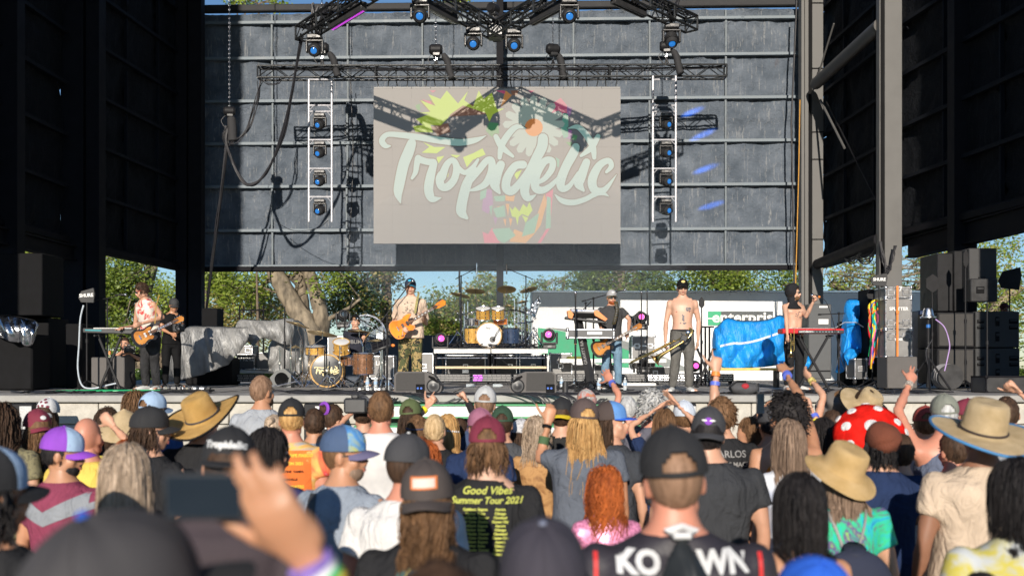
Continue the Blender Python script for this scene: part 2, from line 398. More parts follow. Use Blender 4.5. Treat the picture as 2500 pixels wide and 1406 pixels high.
def side_wall(name,label,p0,p1,z0,z1,xs,seed,n=5):
 d=Vector((p1[0]-p0[0],p1[1]-p0[1]));L=d.length
 o=thing(name,label,'wall',(p0[0],p0[1],0),atan2(d.y,d.x))
 zz=[z0+(z1-z0)*k/n for k in range(n+1)]
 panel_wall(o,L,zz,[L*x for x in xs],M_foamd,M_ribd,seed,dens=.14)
 m=MB();m.box((L/2,.28,(z0+18)/2),(L,.25,18-z0));m.build('backing',M_flatblack,o)  # backing carried on above the panels, unseen, to keep sky light out
 m=MB();m.box((L/2,-.02,z0-.06),(L,.3,.14),b=.01);m.build('bottom_beam',M_steel,o)
 return o
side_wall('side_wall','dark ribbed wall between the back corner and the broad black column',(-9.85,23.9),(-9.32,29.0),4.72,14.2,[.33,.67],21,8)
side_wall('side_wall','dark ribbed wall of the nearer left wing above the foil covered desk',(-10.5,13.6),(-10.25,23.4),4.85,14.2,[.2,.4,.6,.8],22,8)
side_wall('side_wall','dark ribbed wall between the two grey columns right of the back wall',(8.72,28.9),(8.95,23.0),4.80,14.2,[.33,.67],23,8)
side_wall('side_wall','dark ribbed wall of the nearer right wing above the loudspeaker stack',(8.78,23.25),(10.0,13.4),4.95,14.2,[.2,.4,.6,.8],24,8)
def beam(a,b_,w,h,name,label,m=M_steel):
 a=Vector(a);b_=Vector(b_);d=b_-a;o=thing(name,label,'beam',a,(0,0,atan2(d.y,d.x)))
 L=sqrt(d.x**2+d.y**2);pit=atan2(d.z,L);T=rotm((0,-pit,0))
 mb=MB(T);mb.box((d.length/2,0,h/2),(d.length,w,.03));mb.box((d.length/2,0,-h/2),(d.length,w,.03));mb.build('flange',m,o)
 mb=MB(T);mb.box((d.length/2,0,0),(d.length,w*.4,h-.034));mb.build('web',m,o);return o
beam((-10.35,13.6,4.50),(-10.1,23.5,4.50),.25,.30,'steel_beam','dark horizontal beam below the left wing wall')
beam((8.9,22.9,4.55),(9.75,13.6,4.62),.25,.42,'steel_beam','black horizontal beam running from the grey column above the loudspeakers')
beam((-11,25.6,14.5),(10,25.6,14.5),.3,.5,'roof_beam','long roof beam carrying the hoist chains above the picture')
beam((-11,22.0,15.4),(10,22.0,15.4),.3,.5,'roof_beam','nearer roof beam carrying the zigzag lighting truss')
def pipe(pts,r,label,n=14,m=M_steel,name='pipe'):
 mb=MB();p0=Vector(pts[0]);mb.tube([Vector(p)-p0 for p in pts],r,n)
 return solo(mb,name,m,label,'pipe',p0)
pipe([(X(1996,27.9),27.9,Z(645,27.9)),(X(2148,22.9),22.9,Z(584,22.9))],.14,'thick dark pipe along the foot of the right side wall')
pipe([(X(1992,27.6),27.6,Z(205,27.6)),(X(2150,22.9),22.9,Z(62,22.9))],.16,'thick slanting pipe crossing the right side wall',m=mat('pipe_brown_grey',(.06,.055,.05),.5))
pipe([(X(2003,27.5),27.5,Z(245,27.5)),(X(2062,25.5),25.5,Z(362,25.5))],.03,'thin bracing rod hanging from the slanting pipe',8,M_colsteel)
pipe([(X(2036,26.3),26.3,Z(58,26.3)),(X(1994,27.5),27.5,Z(196,27.5))],.025,'thin tie rod rising from the slanting pipe end',8,M_colsteel)
pipe([(X(2145,23),23,Z(500,23)),(X(2018,28),28,Z(250,28))],.02,'crossed bracing cable on the right side wall',6,M_black)
for a,b_,lab in(((470,660,28.2),(575,0,27.5),'x'),):
 pass
pipe([(X(492,27.4),27.4,SZ+.9),(X(556,26.3),26.3,Z(352,26.3))],.035,'long dark bracing rod leaning up to the cable hoist',8,M_black)
pipe([(X(1945,28),28,Z(0,28)),(X(1932,28),28,Z(300,28)),(X(1938,28),28,Z(640,28)),(X(1943,28),28,SZ+.3)],.025,'black cable hanging down beside the back corner column',6,M_cable,'cable')
pipe([(X(1953,27.9),27.9,Z(245,27.9)),(X(1950,27.9),27.9,Z(420,27.9)),(X(1944,27.9),27.9,Z(640,27.9)),(X(1940,27.9),27.9,SZ+1.7)],.015,'orange rope hanging by the back corner column',6,mat('orange_rope',(.55,.28,.05),.8),'rope')
for k,(a,b_,s)in enumerate((((2080,600,25),(2150,585,23),.35),((2060,625,25.5),(2110,600,24),.15),((2150,590,22.6),(2185,600,22.5),.5))):
 mb=MB();A=Vector((X(a[0],a[2]),a[2],Z(a[1],a[2])));B=Vector((X(b_[0],b_[2]),b_[2],Z(b_[1],b_[2])))
 for q in range(4):mb.tube([p-A+Vector((random.uniform(-.03,.03),random.uniform(-.03,.03),0))for p in sag(A,B,s+q*.05)],.018,6)
 solo(mb,'cable_bundle',M_cable,('looped black cables slung under the lower right pipe','short cable coil tied round the lower right pipe','black cables drooping from the grey column by the beam')[k],'cable',A)
KT=1.65
M_bark=mat('pale_bark',(.21,.17,.12),.9,var=.75,vs=2.6,bump=1.0,bs_=9,scale=(1,1,.4))
M_barkd=mat('brown_bark',(.16,.12,.085),.9,var=.35,vs=4,bump=.6,bs_=14)
def leafmat(name,a,b_,tr=.35):
 m,nt,b=newmat(name);c=_coord(nt)
 col=_ramp(nt,_noise(nt,c,1.3,5,.7),[(.3,a),(.7,b_)])
 nt.links.new(col,b.inputs['Base Color']);b.inputs['Roughness'].default_value=.5
 t=nt.nodes.new('ShaderNodeBsdfTranslucent');nt.links.new(col,t.inputs[0]);mx=nt.nodes.new('ShaderNodeMixShader');mx.inputs[0].default_value=tr
 nt.links.new(b.outputs[0],mx.inputs[1]);nt.links.new(t.outputs[0],mx.inputs[2]);nt.links.new(mx.outputs[0],nt.nodes['Material Output'].inputs[0]);return m
M_leaf=[leafmat('leaf_mid_green',(.09,.15,.02),(.32,.40,.06)),leafmat('leaf_deep_green',(.045,.09,.02),(.19,.27,.05)),leafmat('leaf_bright_green',(.15,.25,.03),(.45,.52,.08)),leafmat('leaf_olive_brown',(.24,.21,.06),(.55,.44,.16)),leafmat('leaf_pine_blue',(.02,.06,.035),(.055,.11,.06))]
def leaves(cl,n,size,mi,parent,seed,name='crown',drop=0.0):
 """n leaf faces spread over the clumps cl = (x, y, z, r)"""
 r=np.random.RandomState(seed);cl=np.array(cl,float);w=cl[:,3]**2;w/=w.sum()
 k=r.choice(len(cl),n,p=w);d=r.normal(size=(n,3));d/=np.linalg.norm(d,axis=1)[:,None]
 rad=cl[k,3]*(r.uniform(.15,1,n)**.5)*(1+.25*np.sin(d[:,0]*7+d[:,2]*9+k))
 P=cl[k,:3]+d*rad[:,None]*np.array([1,1,.75]);P[:,2]-=r.exponential(.12,n)*drop
 sub=r.randint(0,max(4,n//14),n)
 tw=r.normal(scale=.28,size=(max(4,n//14),3));P+=tw[sub]*.8
 a=r.normal(size=(n,3));a[:,2]*=.6;a/=np.linalg.norm(a,axis=1)[:,None];b_=np.cross(a,r.normal(size=(n,3)));b_/=np.linalg.norm(b_,axis=1)[:,None]
 s=size*r.uniform(.6,1.35,n)[:,None];a=a*s;b_=b_*s*.45
 V=np.stack([P-a,P+b_,P+a,P-b_],1).reshape(-1,3)
 o=link(name,npmesh(name,V,np.arange(4*n).reshape(-1,4),mi,smooth=False),parent);return o
def limb_tree(label,loc,trunk,clumps,n,leaf,bark=M_bark,size=.09,seed=0,mats=None,name='leafy_tree',twigs=True):
 """trunk = list of limbs, each a list of (x, y, z, r) in metres from loc"""
 t=thing(name,label,'tree',loc);r=random.Random(seed)
 for k,lm in enumerate(trunk):
  mb=MB();S=spline([p for p in lm],5)
  S=[np.array([p[0]+(r.uniform(-.02,.02)),p[1],p[2],max(.01,p[3]*r.uniform(.93,1.07))])for p in S]
  mb.tube([p[:3]for p in S],[p[3]for p in S],14);V_=np.array(mb.v);V_[:,0]+=wob(V_,.09,3.2,k)+wob(V_,.04,9,k);V_[:,1]+=wob(V_,.09,3.2,k+5);mb.v=[tuple(v)for v in V_];mb.build('trunk' if k==0 else 'limb',bark,t,180)
 if twigs:
  mb=MB()
  for c in clumps[:40]:
   lm=r.choice(trunk);p=Vector(lm[-1][:3]if r.random()<.6 else lm[len(lm)//2][:3])
   q=Vector(c[:3]);md=p.lerp(q,.5)+Vector((r.uniform(-.3,.3),r.uniform(-.3,.3),r.uniform(0,.4)))
   rr=.05*r.uniform(.6,1.3);mb.tube(spline([p,md,q],4),[rr*(1-.09*i)for i in range(9)],5)
   for _ in range(2):
    e=q+Vector((r.uniform(-1,1),r.uniform(-.6,.6),r.uniform(-.6,.6)))*c[3];mb.tube([md.lerp(q,.6),q.lerp(e,.4)+Vector((0,0,.1)),e],[.03,.02,.008],4)
  mb.build('branch',bark,t,180)
 ms=mats or[leaf]
 for i,mm in enumerate(ms):leaves(clumps,int(n*.8)//len(ms),size*1.35,mm,t,seed*7+i)
 return t
def blob_clumps(cx,cz,w,h,n,r0,seed,dy=1.5):
 r=random.Random(seed);out=[]
 for _ in range(n):
  a=r.uniform(0,2*pi);q=sqrt(r.random());out.append((cx+cos(a)*q*w/2,r.uniform(-dy,dy),cz+sin(a)*q*h/2,r0*r.uniform(.6,1.25)))
 return out
def clumps_px(D,spec,seed,dy=1.2,loc=None):
 """spec rows: (px0, py0, px1, py1, n, r) boxes seen in the photograph, given a place at depth D"""
 r=random.Random(seed);out=[]
 for x0,y0,x1,y1,n,rr in spec:
  for _ in range(n):
   d=D+r.uniform(-dy,dy)*KT;out.append((X(r.uniform(x0,x1),d)-loc[0],d-loc[1],Z(r.uniform(y0,y1),d),rr*KT*r.uniform(.6,1.2)))
 return out
def L3(D,px,py,r,loc,dy=0):return(X(px,D+dy)-loc[0],D+dy-loc[1],Z(py,D+dy),r*KT)
D=38*KT;loc=(X(735,D),D,0)
limb_tree('large tree with thick pale forked trunk behind the silver tarpaulins',loc,[[L3(D,775,1010,.62,loc),L3(D,765,860,.54,loc),L3(D,742,790,.42,loc),L3(D,708,730,.36,loc),L3(D,672,660,.30,loc),L3(D,640,560,.25,loc)],[L3(D,778,850,.36,loc,.3),L3(D,785,770,.30,loc,.3),L3(D,768,700,.25,loc,.3),L3(D,752,650,.22,loc,.3),L3(D,735,560,.2,loc,.3)],[L3(D,752,800,.3,loc,.9),L3(D,735,720,.26,loc,.9),L3(D,733,660,.24,loc,.9),L3(D,728,560,.2,loc,.9)],[L3(D,735,700,.14,loc,.6),L3(D,700,672,.09,loc,.6),L3(D,650,690,.05,loc,.6),L3(D,615,720,.03,loc,.6)],[L3(D,782,790,.13,loc,.4),L3(D,830,765,.08,loc,.4),L3(D,880,730,.05,loc,.4)]],clumps_px(D+1,[(500,640,660,720,10,1.0),(640,560,820,650,10,1.1),(780,640,830,700,3,.7)],4,1.2,loc),9000,M_leaf[0],M_bark,.10,4,[M_leaf[0],M_leaf[2]])
D=50*KT;loc=(X(640,D),D,0)
limb_tree('bushy tree with sprawling bare grey branches beyond the silver tarpaulins',loc,[[L3(D,520,900,.35,loc),L3(D,530,800,.3,loc),L3(D,545,740,.22,loc),L3(D,525,700,.15,loc)],[L3(D,540,760,.12,loc),L3(D,570,710,.09,loc),L3(D,600,730,.05,loc),L3(D,640,760,.03,loc)],[L3(D,535,720,.12,loc),L3(D,570,690,.08,loc),L3(D,600,700,.05,loc)]],clumps_px(D,[(500,740,690,850,26,1.1),(560,700,640,760,8,.8),(500,660,560,730,6,.9)],5,2,loc),9000,None,M_bark,.12,5,[M_leaf[3],M_leaf[0],M_leaf[3]])
D=44*KT;loc=(X(860,D),D,0)
limb_tree('dark blue green pine like tree behind the seated drummer',loc,[[L3(D,945,900,.28,loc),L3(D,945,760,.24,loc),L3(D,942,660,.2,loc),L3(D,940,500,.15,loc)],[L3(D,940,800,.08,loc),L3(D,880,745,.06,loc),L3(D,830,760,.04,loc)]],clumps_px(D,[(800,690,930,770,20,.9),(900,650,960,720,8,.7),(905,780,960,830,4,.6),(800,660,860,700,5,.6)],6,2,loc),9500,None,M_barkd,.10,6,[M_leaf[4],M_leaf[1],M_leaf[3]],'pine_tree')
D=58*KT;loc=(X(1180,D),D,0)
limb_tree('broad light green tree beyond the raised drum kit',loc,[[L3(D,1180,900,.12,loc),L3(D,1180,800,.1,loc),L3(D,1185,700,.07,loc)],[L3(D,1180,800,.08,loc),L3(D,1120,740,.05,loc)]],clumps_px(D,[(1050,730,1300,870,42,1.2),(1140,680,1250,760,16,1.0),(1170,660,1220,700,3,.7)],7,2.5,loc),13000,None,M_barkd,.13,7,[M_leaf[0],M_leaf[1],M_leaf[0],M_leaf[3]])
D=60*KT;loc=(X(1020,D),D,0)
limb_tree('low dark tree on the skyline between the singer and the drum riser',loc,[[L3(D,1060,900,.12,loc),L3(D,1065,820,.1,loc)]],clumps_px(D,[(1020,760,1120,870,22,1.1),(950,800,1030,850,8,.8)],8,2,loc),9000,None,M_barkd,.13,8,[M_leaf[1],M_leaf[0]])
D=48*KT;loc=(X(1370,D),D,0)
limb_tree('thin airy young tree showing sky above the white truck',loc,[[L3(D,1375,900,.12,loc),L3(D,1372,780,.08,loc),L3(D,1378,680,.04,loc)],[L3(D,1373,760,.05,loc),L3(D,1330,700,.02,loc)]],clumps_px(D,[(1320,690,1410,740,14,.5),(1350,665,1400,700,6,.4),(1290,680,1330,730,5,.4)],9,1,loc),1400,M_leaf[0],M_bark,.08,9)
D=46*KT;loc=(X(1560,D),D,0)
limb_tree('full green tree above the white truck behind the bass player',loc,[[L3(D,1540,900,.4,loc),L3(D,1520,760,.3,loc),L3(D,1510,640,.25,loc)],[L3(D,1520,720,.15,loc),L3(D,1580,670,.1,loc)]],clumps_px(D,[(1415,655,1560,740,30,.9),(1540,650,1650,740,18,.9)],10,2,loc),13000,None,M_barkd,.10,10,[M_leaf[1],M_leaf[0],M_leaf[1]])
D=47*KT;loc=(X(1760,D),D,0)
limb_tree('shady dark tree behind the truck above the blue tarpaulin',loc,[[L3(D,1760,900,.4,loc),L3(D,1765,760,.3,loc),L3(D,1800,640,.25,loc)],[L3(D,1770,720,.15,loc),L3(D,1720,660,.1,loc)]],clumps_px(D,[(1660,655,1800,750,30,.95),(1790,650,1955,800,40,.9)],11,2,loc),17000,None,M_barkd,.10,11,[M_leaf[1],M_leaf[0],M_leaf[2]])
D=36*KT;loc=(X(2090,D),D,0)
limb_tree('spreading tree with pale twisting limbs seen through the right side opening',loc,[[L3(D,2045,960,.3,loc),L3(D,2040,800,.28,loc),L3(D,2048,720,.2,loc)],[L3(D,2110,780,.16,loc),L3(D,2070,720,.14,loc),L3(D,2030,690,.08,loc)],[L3(D,2400,800,.2,loc),L3(D,2440,740,.17,loc),L3(D,2490,700,.14,loc)],[L3(D,2290,760,.14,loc),L3(D,2240,720,.1,loc),L3(D,2270,660,.08,loc)],[L3(D,2090,745,.12,loc),L3(D,2150,790,.1,loc),L3(D,2120,700,.05,loc)]],clumps_px(D,[(2010,630,2160,760,26,.6),(2240,580,2300,800,22,.6),(2390,590,2520,820,30,.7),(2000,760,2160,840,16,.7),(2240,590,2500,640,10,.6)],12,2,loc),9000,None,M_bark,.075,12,[M_leaf[2],M_leaf[0],M_leaf[3]])
D=52*KT;loc=(X(2300,D),D,0)
limb_tree('dark evergreen hedge of trees far behind the loudspeaker stack',loc,[[L3(D,2300,900,.3,loc),L3(D,2300,700,.2,loc)]],clumps_px(D,[(2000,720,2540,860,60,1.2),(2220,600,2540,740,30,1.2)],13,2,loc),11000,None,M_barkd,.14,13,[M_leaf[1],M_leaf[0]])
D=34*KT;loc=(X(300,D),D,0)
limb_tree('feathery green tree behind the guitarist in the sleeveless shirt',loc,[[L3(D,350,900,.3,loc),L3(D,350,760,.26,loc),L3(D,362,690,.22,loc),L3(D,385,610,.15,loc)],[L3(D,345,760,.1,loc),L3(D,290,740,.06,loc),L3(D,240,760,.03,loc)]],clumps_px(D,[(240,620,350,720,18,.8),(235,700,330,830,22,.8)],14,1.5,loc),14000,None,M_bark,.08,14,[M_leaf[0],M_leaf[1],M_leaf[0]])
D=50*KT;loc=(X(400,D),D,0)
limb_tree('round bright green tree between the guitarist and the dark corner column',loc,[[L3(D,400,900,.3,loc),L3(D,400,760,.2,loc)]],clumps_px(D,[(372,695,440,800,22,.8),(330,780,440,860,10,.9)],15,1.5,loc),8000,M_leaf[2],M_barkd,.10,15)
D=33*KT;loc=(X(90,D),D,0)
limb_tree('tree with bare slanting branches seen through the far left opening',loc,[[L3(D,60,900,.22,loc),L3(D,80,700,.16,loc),L3(D,60,560,.1,loc)],[L3(D,85,720,.09,loc),L3(D,115,690,.07,loc),L3(D,150,640,.06,loc)],[L3(D,80,650,.08,loc),L3(D,130,670,.06,loc),L3(D,160,690,.03,loc)]],clumps_px(D,[(40,560,160,690,16,.6),(95,720,150,830,14,.7)],16,1.5,loc),9000,None,M_bark,.07,16,[M_leaf[2],M_leaf[3],M_leaf[0]])
D=48*KT;loc=(X(100,D),D,0)
limb_tree('olive green tree further back at the far left opening',loc,[[L3(D,100,900,.3,loc),L3(D,100,700,.2,loc)]],clumps_px(D,[(20,560,160,850,44,1.0)],17,2,loc),12000,None,M_barkd,.12,17,[M_leaf[0],M_leaf[1]])
D=42*KT;loc=(X(495,D),D,0)
limb_tree('slim pale trunk standing just right of the dark corner column',loc,[[L3(D,500,960,.25,loc),L3(D,497,760,.22,loc),L3(D,496,640,.2,loc),L3(D,500,500,.15,loc)]],clumps_px(D,[(440,480,560,600,10,.9),(505,660,560,700,4,.6)],18,1.5,loc),3000,M_leaf[2],M_bark,.10,18)
D=60
for k,(a,b_,lab)in enumerate(((560,700,'treetop leaves poking above the wall left of the zigzag truss'),(1100,1150,'small sprig of treetop above the middle of the back wall'))):
 loc=(X((a+b_)/2,D),D,0)
 limb_tree(lab,loc,[[L3(D,(a+b_)/2,880,.05,loc),L3(D,(a+b_)/2,300,.04,loc),L3(D,(a+b_)/2,10,.05,loc)]],clumps_px(D,[(a,-4,b_,14,7,.25)],30+k,.5,loc),900,M_leaf[2],M_barkd,.08,30+k)
D=64*KT;hd=leaves([(X(p,D),D,random.uniform(.5,1.2),1.2)for p in range(-300,2800,34)],26000,.3,M_leaf[1],None,77,'hedge')
tag(hd,'long dark hedge along the far side of the field','hedge',kind='stuff')
mb=MB();mb.box((0,0,1.55),(9,3,3.1),b=.03);solo(mb,'storage_shed',mat('slate_blue_board',(.06,.075,.10),.7,var=.2,vs=2),'low slate blue shed behind the singing guitarist','shed',(X(1060,41),41,0))
tk=thing('box_truck','long white rental truck with green swoosh parked behind the stage','truck',(X(1298,31.3),31.3,0))
def tk_x(px):return X(px,31.3)-X(1298,31.3)
TL=tk_x(2300)
M_tw=mat('truck_white',(.78,.79,.79),.35,var=.05,vs=2)
mb=MB();mb.box((TL/2,1.25,2.62),(TL,2.5,3.1),b=.03);mb.build('cargo_box',M_tw,tk)
mb=MB();mb.box((TL/2,1.25,4.19),(TL+.02,2.54,.06),b=.01);mb.build('roof_rail',M_alu,tk)
mb=MB()
for k in range(60):mb.box((.2+k*TL/60,-.02,4.1),(.02,.01,.02))
for k in range(9):mb.box((.6+k*TL/9,-.012,2.3),(.02,.01,2.5))
mb.build('rivet_seam',M_alu,tk)
M_tg=mat('rental_green',(.02,.34,.16),.5,var=.1)
g2=lambda px,py:(tk_x(px),Z(py,31.3))
mb=MB(TR((0,-.014,0)));out=[g2(1313,800)]+[g2(1313+300*k/8,800+68*(k/8)**1.3)for k in range(1,9)]+[g2(1640,905),g2(1500,895),g2(1313,862)]
mb.prism(out,.008);mb.build('green_swoosh',M_tg,tk)
mb=MB(TR((0,-.022,0)));mb.prism([g2(1330,799),g2(1450,808),g2(1580,850),g2(1690,905),g2(1640,905),g2(1560,865),g2(1440,820)],.008);mb.build('grey_swoosh',mat('swoosh_grey',(.2,.22,.22),.5),tk)
mb=MB(TR((0,-.014,0)));mb.prism([g2(1728,760),g2(1887,760),g2(1887,794),g2(1728,794)],.008);mb.build('sign_board',mat('sign_charcoal',(.06,.07,.075),.5),tk)
mb=MB(TR((0,-.022,0)));mb.prism([g2(1728,760),g2(1760,760),g2(1760,794),g2(1728,794)],.008);mb.build('sign_green',M_tg,tk)
mb=MB();Mx=TR((tk_x(1738),-.03,Z(786,31.3)),s=(1.12,1,1));text_mb(mb,'enterprise',.44,Mx,bold=.012,spacing=1.02,align='LEFT');mb.box((tk_x(1733),-.03,Z(777.5,31.3)),(.16,.004,.035));mb.build('lettering',M_white,tk,None)
mb=MB();mb.box((TL/2,1.2,.85),(TL,.9,.25));mb.build('chassis',M_flatblack,tk)
for x in(1.3,2.4,TL-2):
 mb=MB(TR((x,.2,.5),(pi/2,0,0)));mb.lathe([(.3,-.14),(.48,-.14),(.5,-.1),(.5,.1),(.48,.14),(.3,.14)],24);w=mb.build('wheel',M_rubber,tk)
 mb=MB(TR((x,.12,.5),(pi/2,0,0)));mb.lathe([(.0,0),(.12,.05),(.28,.02),(.3,-.02)],20);mb.build('rim',M_alu,w)
def skinmat(name,col):
 if name in MATS:return MATS[name]
 m,nt,b=newmat(name);c=_coord(nt)
 lo=tuple(x*.86 for x in col);hi=(min(1,col[0]*1.08),col[1]*1.0,col[2]*.98)
 nt.links.new(_mix(nt,_ramp(nt,_noise(nt,c,7,4),[(.3,lo),(.7,hi)]),(col[0]*.9,col[1]*.62,col[2]*.5),_ramp(nt,_noise(nt,c,2.3,2),[(.55,0.0),(.8,.35)])),b.inputs['Base Color'])
 b.inputs['Roughness'].default_value=.48;b.inputs['Subsurface Weight'].default_value=.08;b.inputs['Subsurface Radius'].default_value=(.02,.008,.004)
 _bump(nt,b,_noise(nt,c,120,3),.12,.003);MATS[name]=m;return m
SK={'pale':skinmat('skin_pale',(.62,.38,.27)),'fair':skinmat('skin_fair',(.58,.33,.22)),'tan':skinmat('skin_tan',(.50,.26,.15)),'red':skinmat('skin_sunburnt',(.60,.27,.18)),'dark':skinmat('skin_brown',(.28,.14,.085))}
M_eye=mat('eye_white',(.7,.68,.65),.3);M_iris=mat('iris_dark',(.03,.02,.015),.2);M_lip=mat('lip',(.45,.14,.11),.5)
def hairmat(name,a,b_,sc=48):
 k='hair_'+name
 if k in MATS:return MATS[k]
 m,nt,b=newmat(k);c=_coord(nt,(1,1,.12))
 nt.links.new(_ramp(nt,_noise(nt,c,sc,5,.7),[(.32,a),(.68,b_)]),b.inputs['Base Color']);b.inputs['Roughness'].default_value=.62
 b.inputs['Specular IOR Level'].default_value=.22;_bump(nt,b,_noise(nt,_coord(nt,(1,1,.1)),90,4),.9,.006);MATS[k]=m;return m
HR={'black':hairmat('black',(.008,.007,.008),(.03,.026,.026)),'dark':hairmat('dark_brown',(.02,.012,.008),(.09,.05,.03)),'brown':hairmat('brown',(.06,.032,.016),(.24,.13,.065)),'blond':hairmat('blond',(.34,.22,.10),(.72,.52,.30)),'ash':hairmat('ash_blond',(.22,.16,.11),(.62,.48,.36)),'gold':hairmat('golden',(.30,.15,.05),(.68,.42,.17)),'grey':hairmat('grey',(.25,.25,.25),(.62,.62,.61)),'copper':hairmat('copper',(.10,.02,.01),(.62,.16,.035),14),'mouse':hairmat('mouse_brown',(.12,.08,.055),(.36,.25,.18)),'stubble':hairmat('stubble',(.15,.085,.05),(.33,.2,.13))}
def fuse(mb,voxel,smooth=2,fac=.5):
 """joins overlapping closed shapes into one skin; returns (V, F) arrays"""
 me=mb.mesh('tmp',[],None);o=bpy.data.objects.new('tmp',me);_S2.collection.objects.link(o)
 md=o.modifiers.new('r','REMESH');md.mode='VOXEL';md.voxel_size=voxel;md.adaptivity=0
 if smooth:s=o.modifiers.new('s','SMOOTH');s.iterations=smooth;s.factor=fac
 dg=eval_dg();ev=o.evaluated_get(dg);m2=ev.to_mesh()
 V=np.empty(len(m2.vertices)*3,np.float32);m2.vertices.foreach_get('co',V);V=V.reshape(-1,3)
 n=len(m2.polygons);L=np.empty(len(m2.loops),np.int32);m2.loops.foreach_get('vertex_index',L)
 assert len(L)==n*4;F=L.reshape(-1,4).copy();ev.to_mesh_clear();bpy.data.objects.remove(o);bpy.data.meshes.remove(me)
 return V,F
def xf(V,M):
 A=np.array(M);return V@A[:3,:3].T+A[:3,3]
def quads(mb):
 """an MB's faces as quads (triangles repeat a corner's midpoint-free copy)"""
 V=np.array(mb.v,float);F=[f if len(f)==4 else(f[0],f[1],f[2],f[2])for f in mb.f];return V,np.array(F)
_C={};LOD=[0]
def head_mesh(kind='m',vox=None):
 vox=vox or(.012 if LOD[0]else .0095)
 k=('head',kind,vox)
 if k in _C:return _C[k]
 f=kind=='f';m=MB()
 m.ell((0,-.012,.022),(.076,.095,.105),20,14);m.ell((0,.028,-.042),(.057 if f else .062,.062,.078),16,12)
 m.ell((0,.062,-.095),(.026,.026,.022),10,8);m.ell((0,-.01,-.075),(.052,.058,.05),14,10)
 m.ell((0,.080,.022),(.052,.02,.012),12,6);m.ell((-.042,.055,-.035),(.026,.028,.028),10,8);m.ell((.042,.055,-.035),(.026,.028,.028),10,8)
 m.tube([(0,.082,.014),(0,.098,-.012),(0,.112,-.034)],[.010,.013,.015],8);m.ell((0,.104,-.036),(.019,.014,.011),10,6)
 m.ell((0,.090,-.068),(.025,.012,.011),10,6);m.ell((0,.085,-.055),(.032,.02,.02),10,6)
 for s in(-1,1):
  m.ell((s*.079,-.012,-.012),(.010,.020,.033),10,8,(0,0,s*-.35));m.ell((s*.074,-.002,-.015),(.012,.012,.02),8,6)
  m.ell((s*.048,.01,-.07),(.02,.04,.035),8,8)
 V,F=fuse(m,vox,2);mi=np.zeros(len(F),int)
 e=MB()
 for s in(-1,1):
  e.mi=1;e.ell((s*.031,.0825,.0),(.013,.009,.0085),8,6);e.mi=2;e.ell((s*.031,.0905,.0),(.0058,.003,.0062),8,6)
  e.mi=2;e.ell((s*.031,.0955,.021),(.017,.005,.0035),8,4,(0,0,s*-.25))
 e.mi=3;e.ell((0,.1005,-.064),(.022,.005,.0042),8,4);e.ell((0,.0985,-.073),(.018,.006,.005),8,4);e.mi=2;e.ell((0,.104,-.0685),(.016,.002,.0018),8,4)
 V2,F2=quads(e);mi=np.concatenate([mi,np.array(e.m)]);F=np.concatenate([F,F2+len(V)]);V=np.concatenate([V,V2])
 _C[k]=(V,F,mi);return _C[k]
CURL={'cup':[(.10,.16,.12)]*4+[.1],'relax':[(.25,.35,.25)]*4+[.25],'open':[(.03,.06,.05)]*4+[.75],'fist':[(1.35,1.55,.9)]*4+[-.3],'grip':[(.85,1.15,.7)]*4+[.1],'point':[(.05,.05,.03),(1.3,1.5,.9),(1.35,1.5,.9),(1.35,1.5,.9),.15],'peace':[(.02,.05,.03),(.02,.05,.03),(1.25,1.45,.8),(1.25,1.45,.8),-.2],'curl':[(.5,.7,.5),(.6,.8,.5),(.7,.8,.5),(.8,.9,.5),.3],'hold':[(.55,.55,.35)]*4+[.5],'horns':[(.05,.05,.03),(1.3,1.5,.9),(1.3,1.5,.9),(.1,.1,.1),.0],'fret':[(.9,1.1,.6),(.8,1.1,.6),(.9,1.0,.6),(.8,.9,.5),.6]}
def hand_mesh(pose,vox=None):
 vox=vox or(.0085 if LOD[0]else .007)
 """right hand: wrist at 0, fingers towards +z, palm faces -y, thumb on the -x side; index first"""
 k=('hand',pose,vox)
 if k in _C:return _C[k]
 c=CURL[pose];m=MB();spread=.13 if pose in('open','peace')else .05
 m.tube([(0,0,-.03),(0,0,0),(-.002,0,.03),(-.002,0,.06),(0,0,.088)],[.026,.027,.034,.042,.040],14,flat=.46)
 m.ell((0,0,.088),(.040,.016,.014),12,6);m.ell((-.025,-.010,.035),(.018,.015,.03),10,8);m.ell((.026,-.008,.035),(.014,.013,.032),10,8)
 xs_=(-.030,-.0095,.0115,.031);ln=(.070,.079,.073,.056)
 for i in range(4):
  p=Vector((xs_[i],0,.088-(.006 if i in(0,3)else 0)-(.006 if i==3 else 0)));a=0;rr=(.0095,.0097,.0093,.0082)[i];sa=(i-1.5)*spread
  for j in range(3):
   a+=c[i][j];L=ln[i]*(.46,.30,.24)[j];q=p+Vector((sin(sa)*cos(a),-sin(a),cos(a)*cos(sa)))*L
   m.cap(p,q,rr*(1-.07*j),rr*(1-.07*(j+1)),8);p=q
 t=c[4];p=Vector((-.026,-.006,.028))
 for j,L in enumerate((.044,.034,.028)):
  a=.85+t*.35-j*(.22 if t>0 else .45);cl=-.35-(0 if t>0 else .5)*(j+1)*.7
  q=p+Vector((-sin(a),sin(cl)*.6,cos(a))).normalized()*L;m.cap(p,q,(.0145,.0112,.0102)[j],(.0112,.0102,.0092)[j],8);p=q
 _C[k]=fuse(m,vox,1);return _C[k]
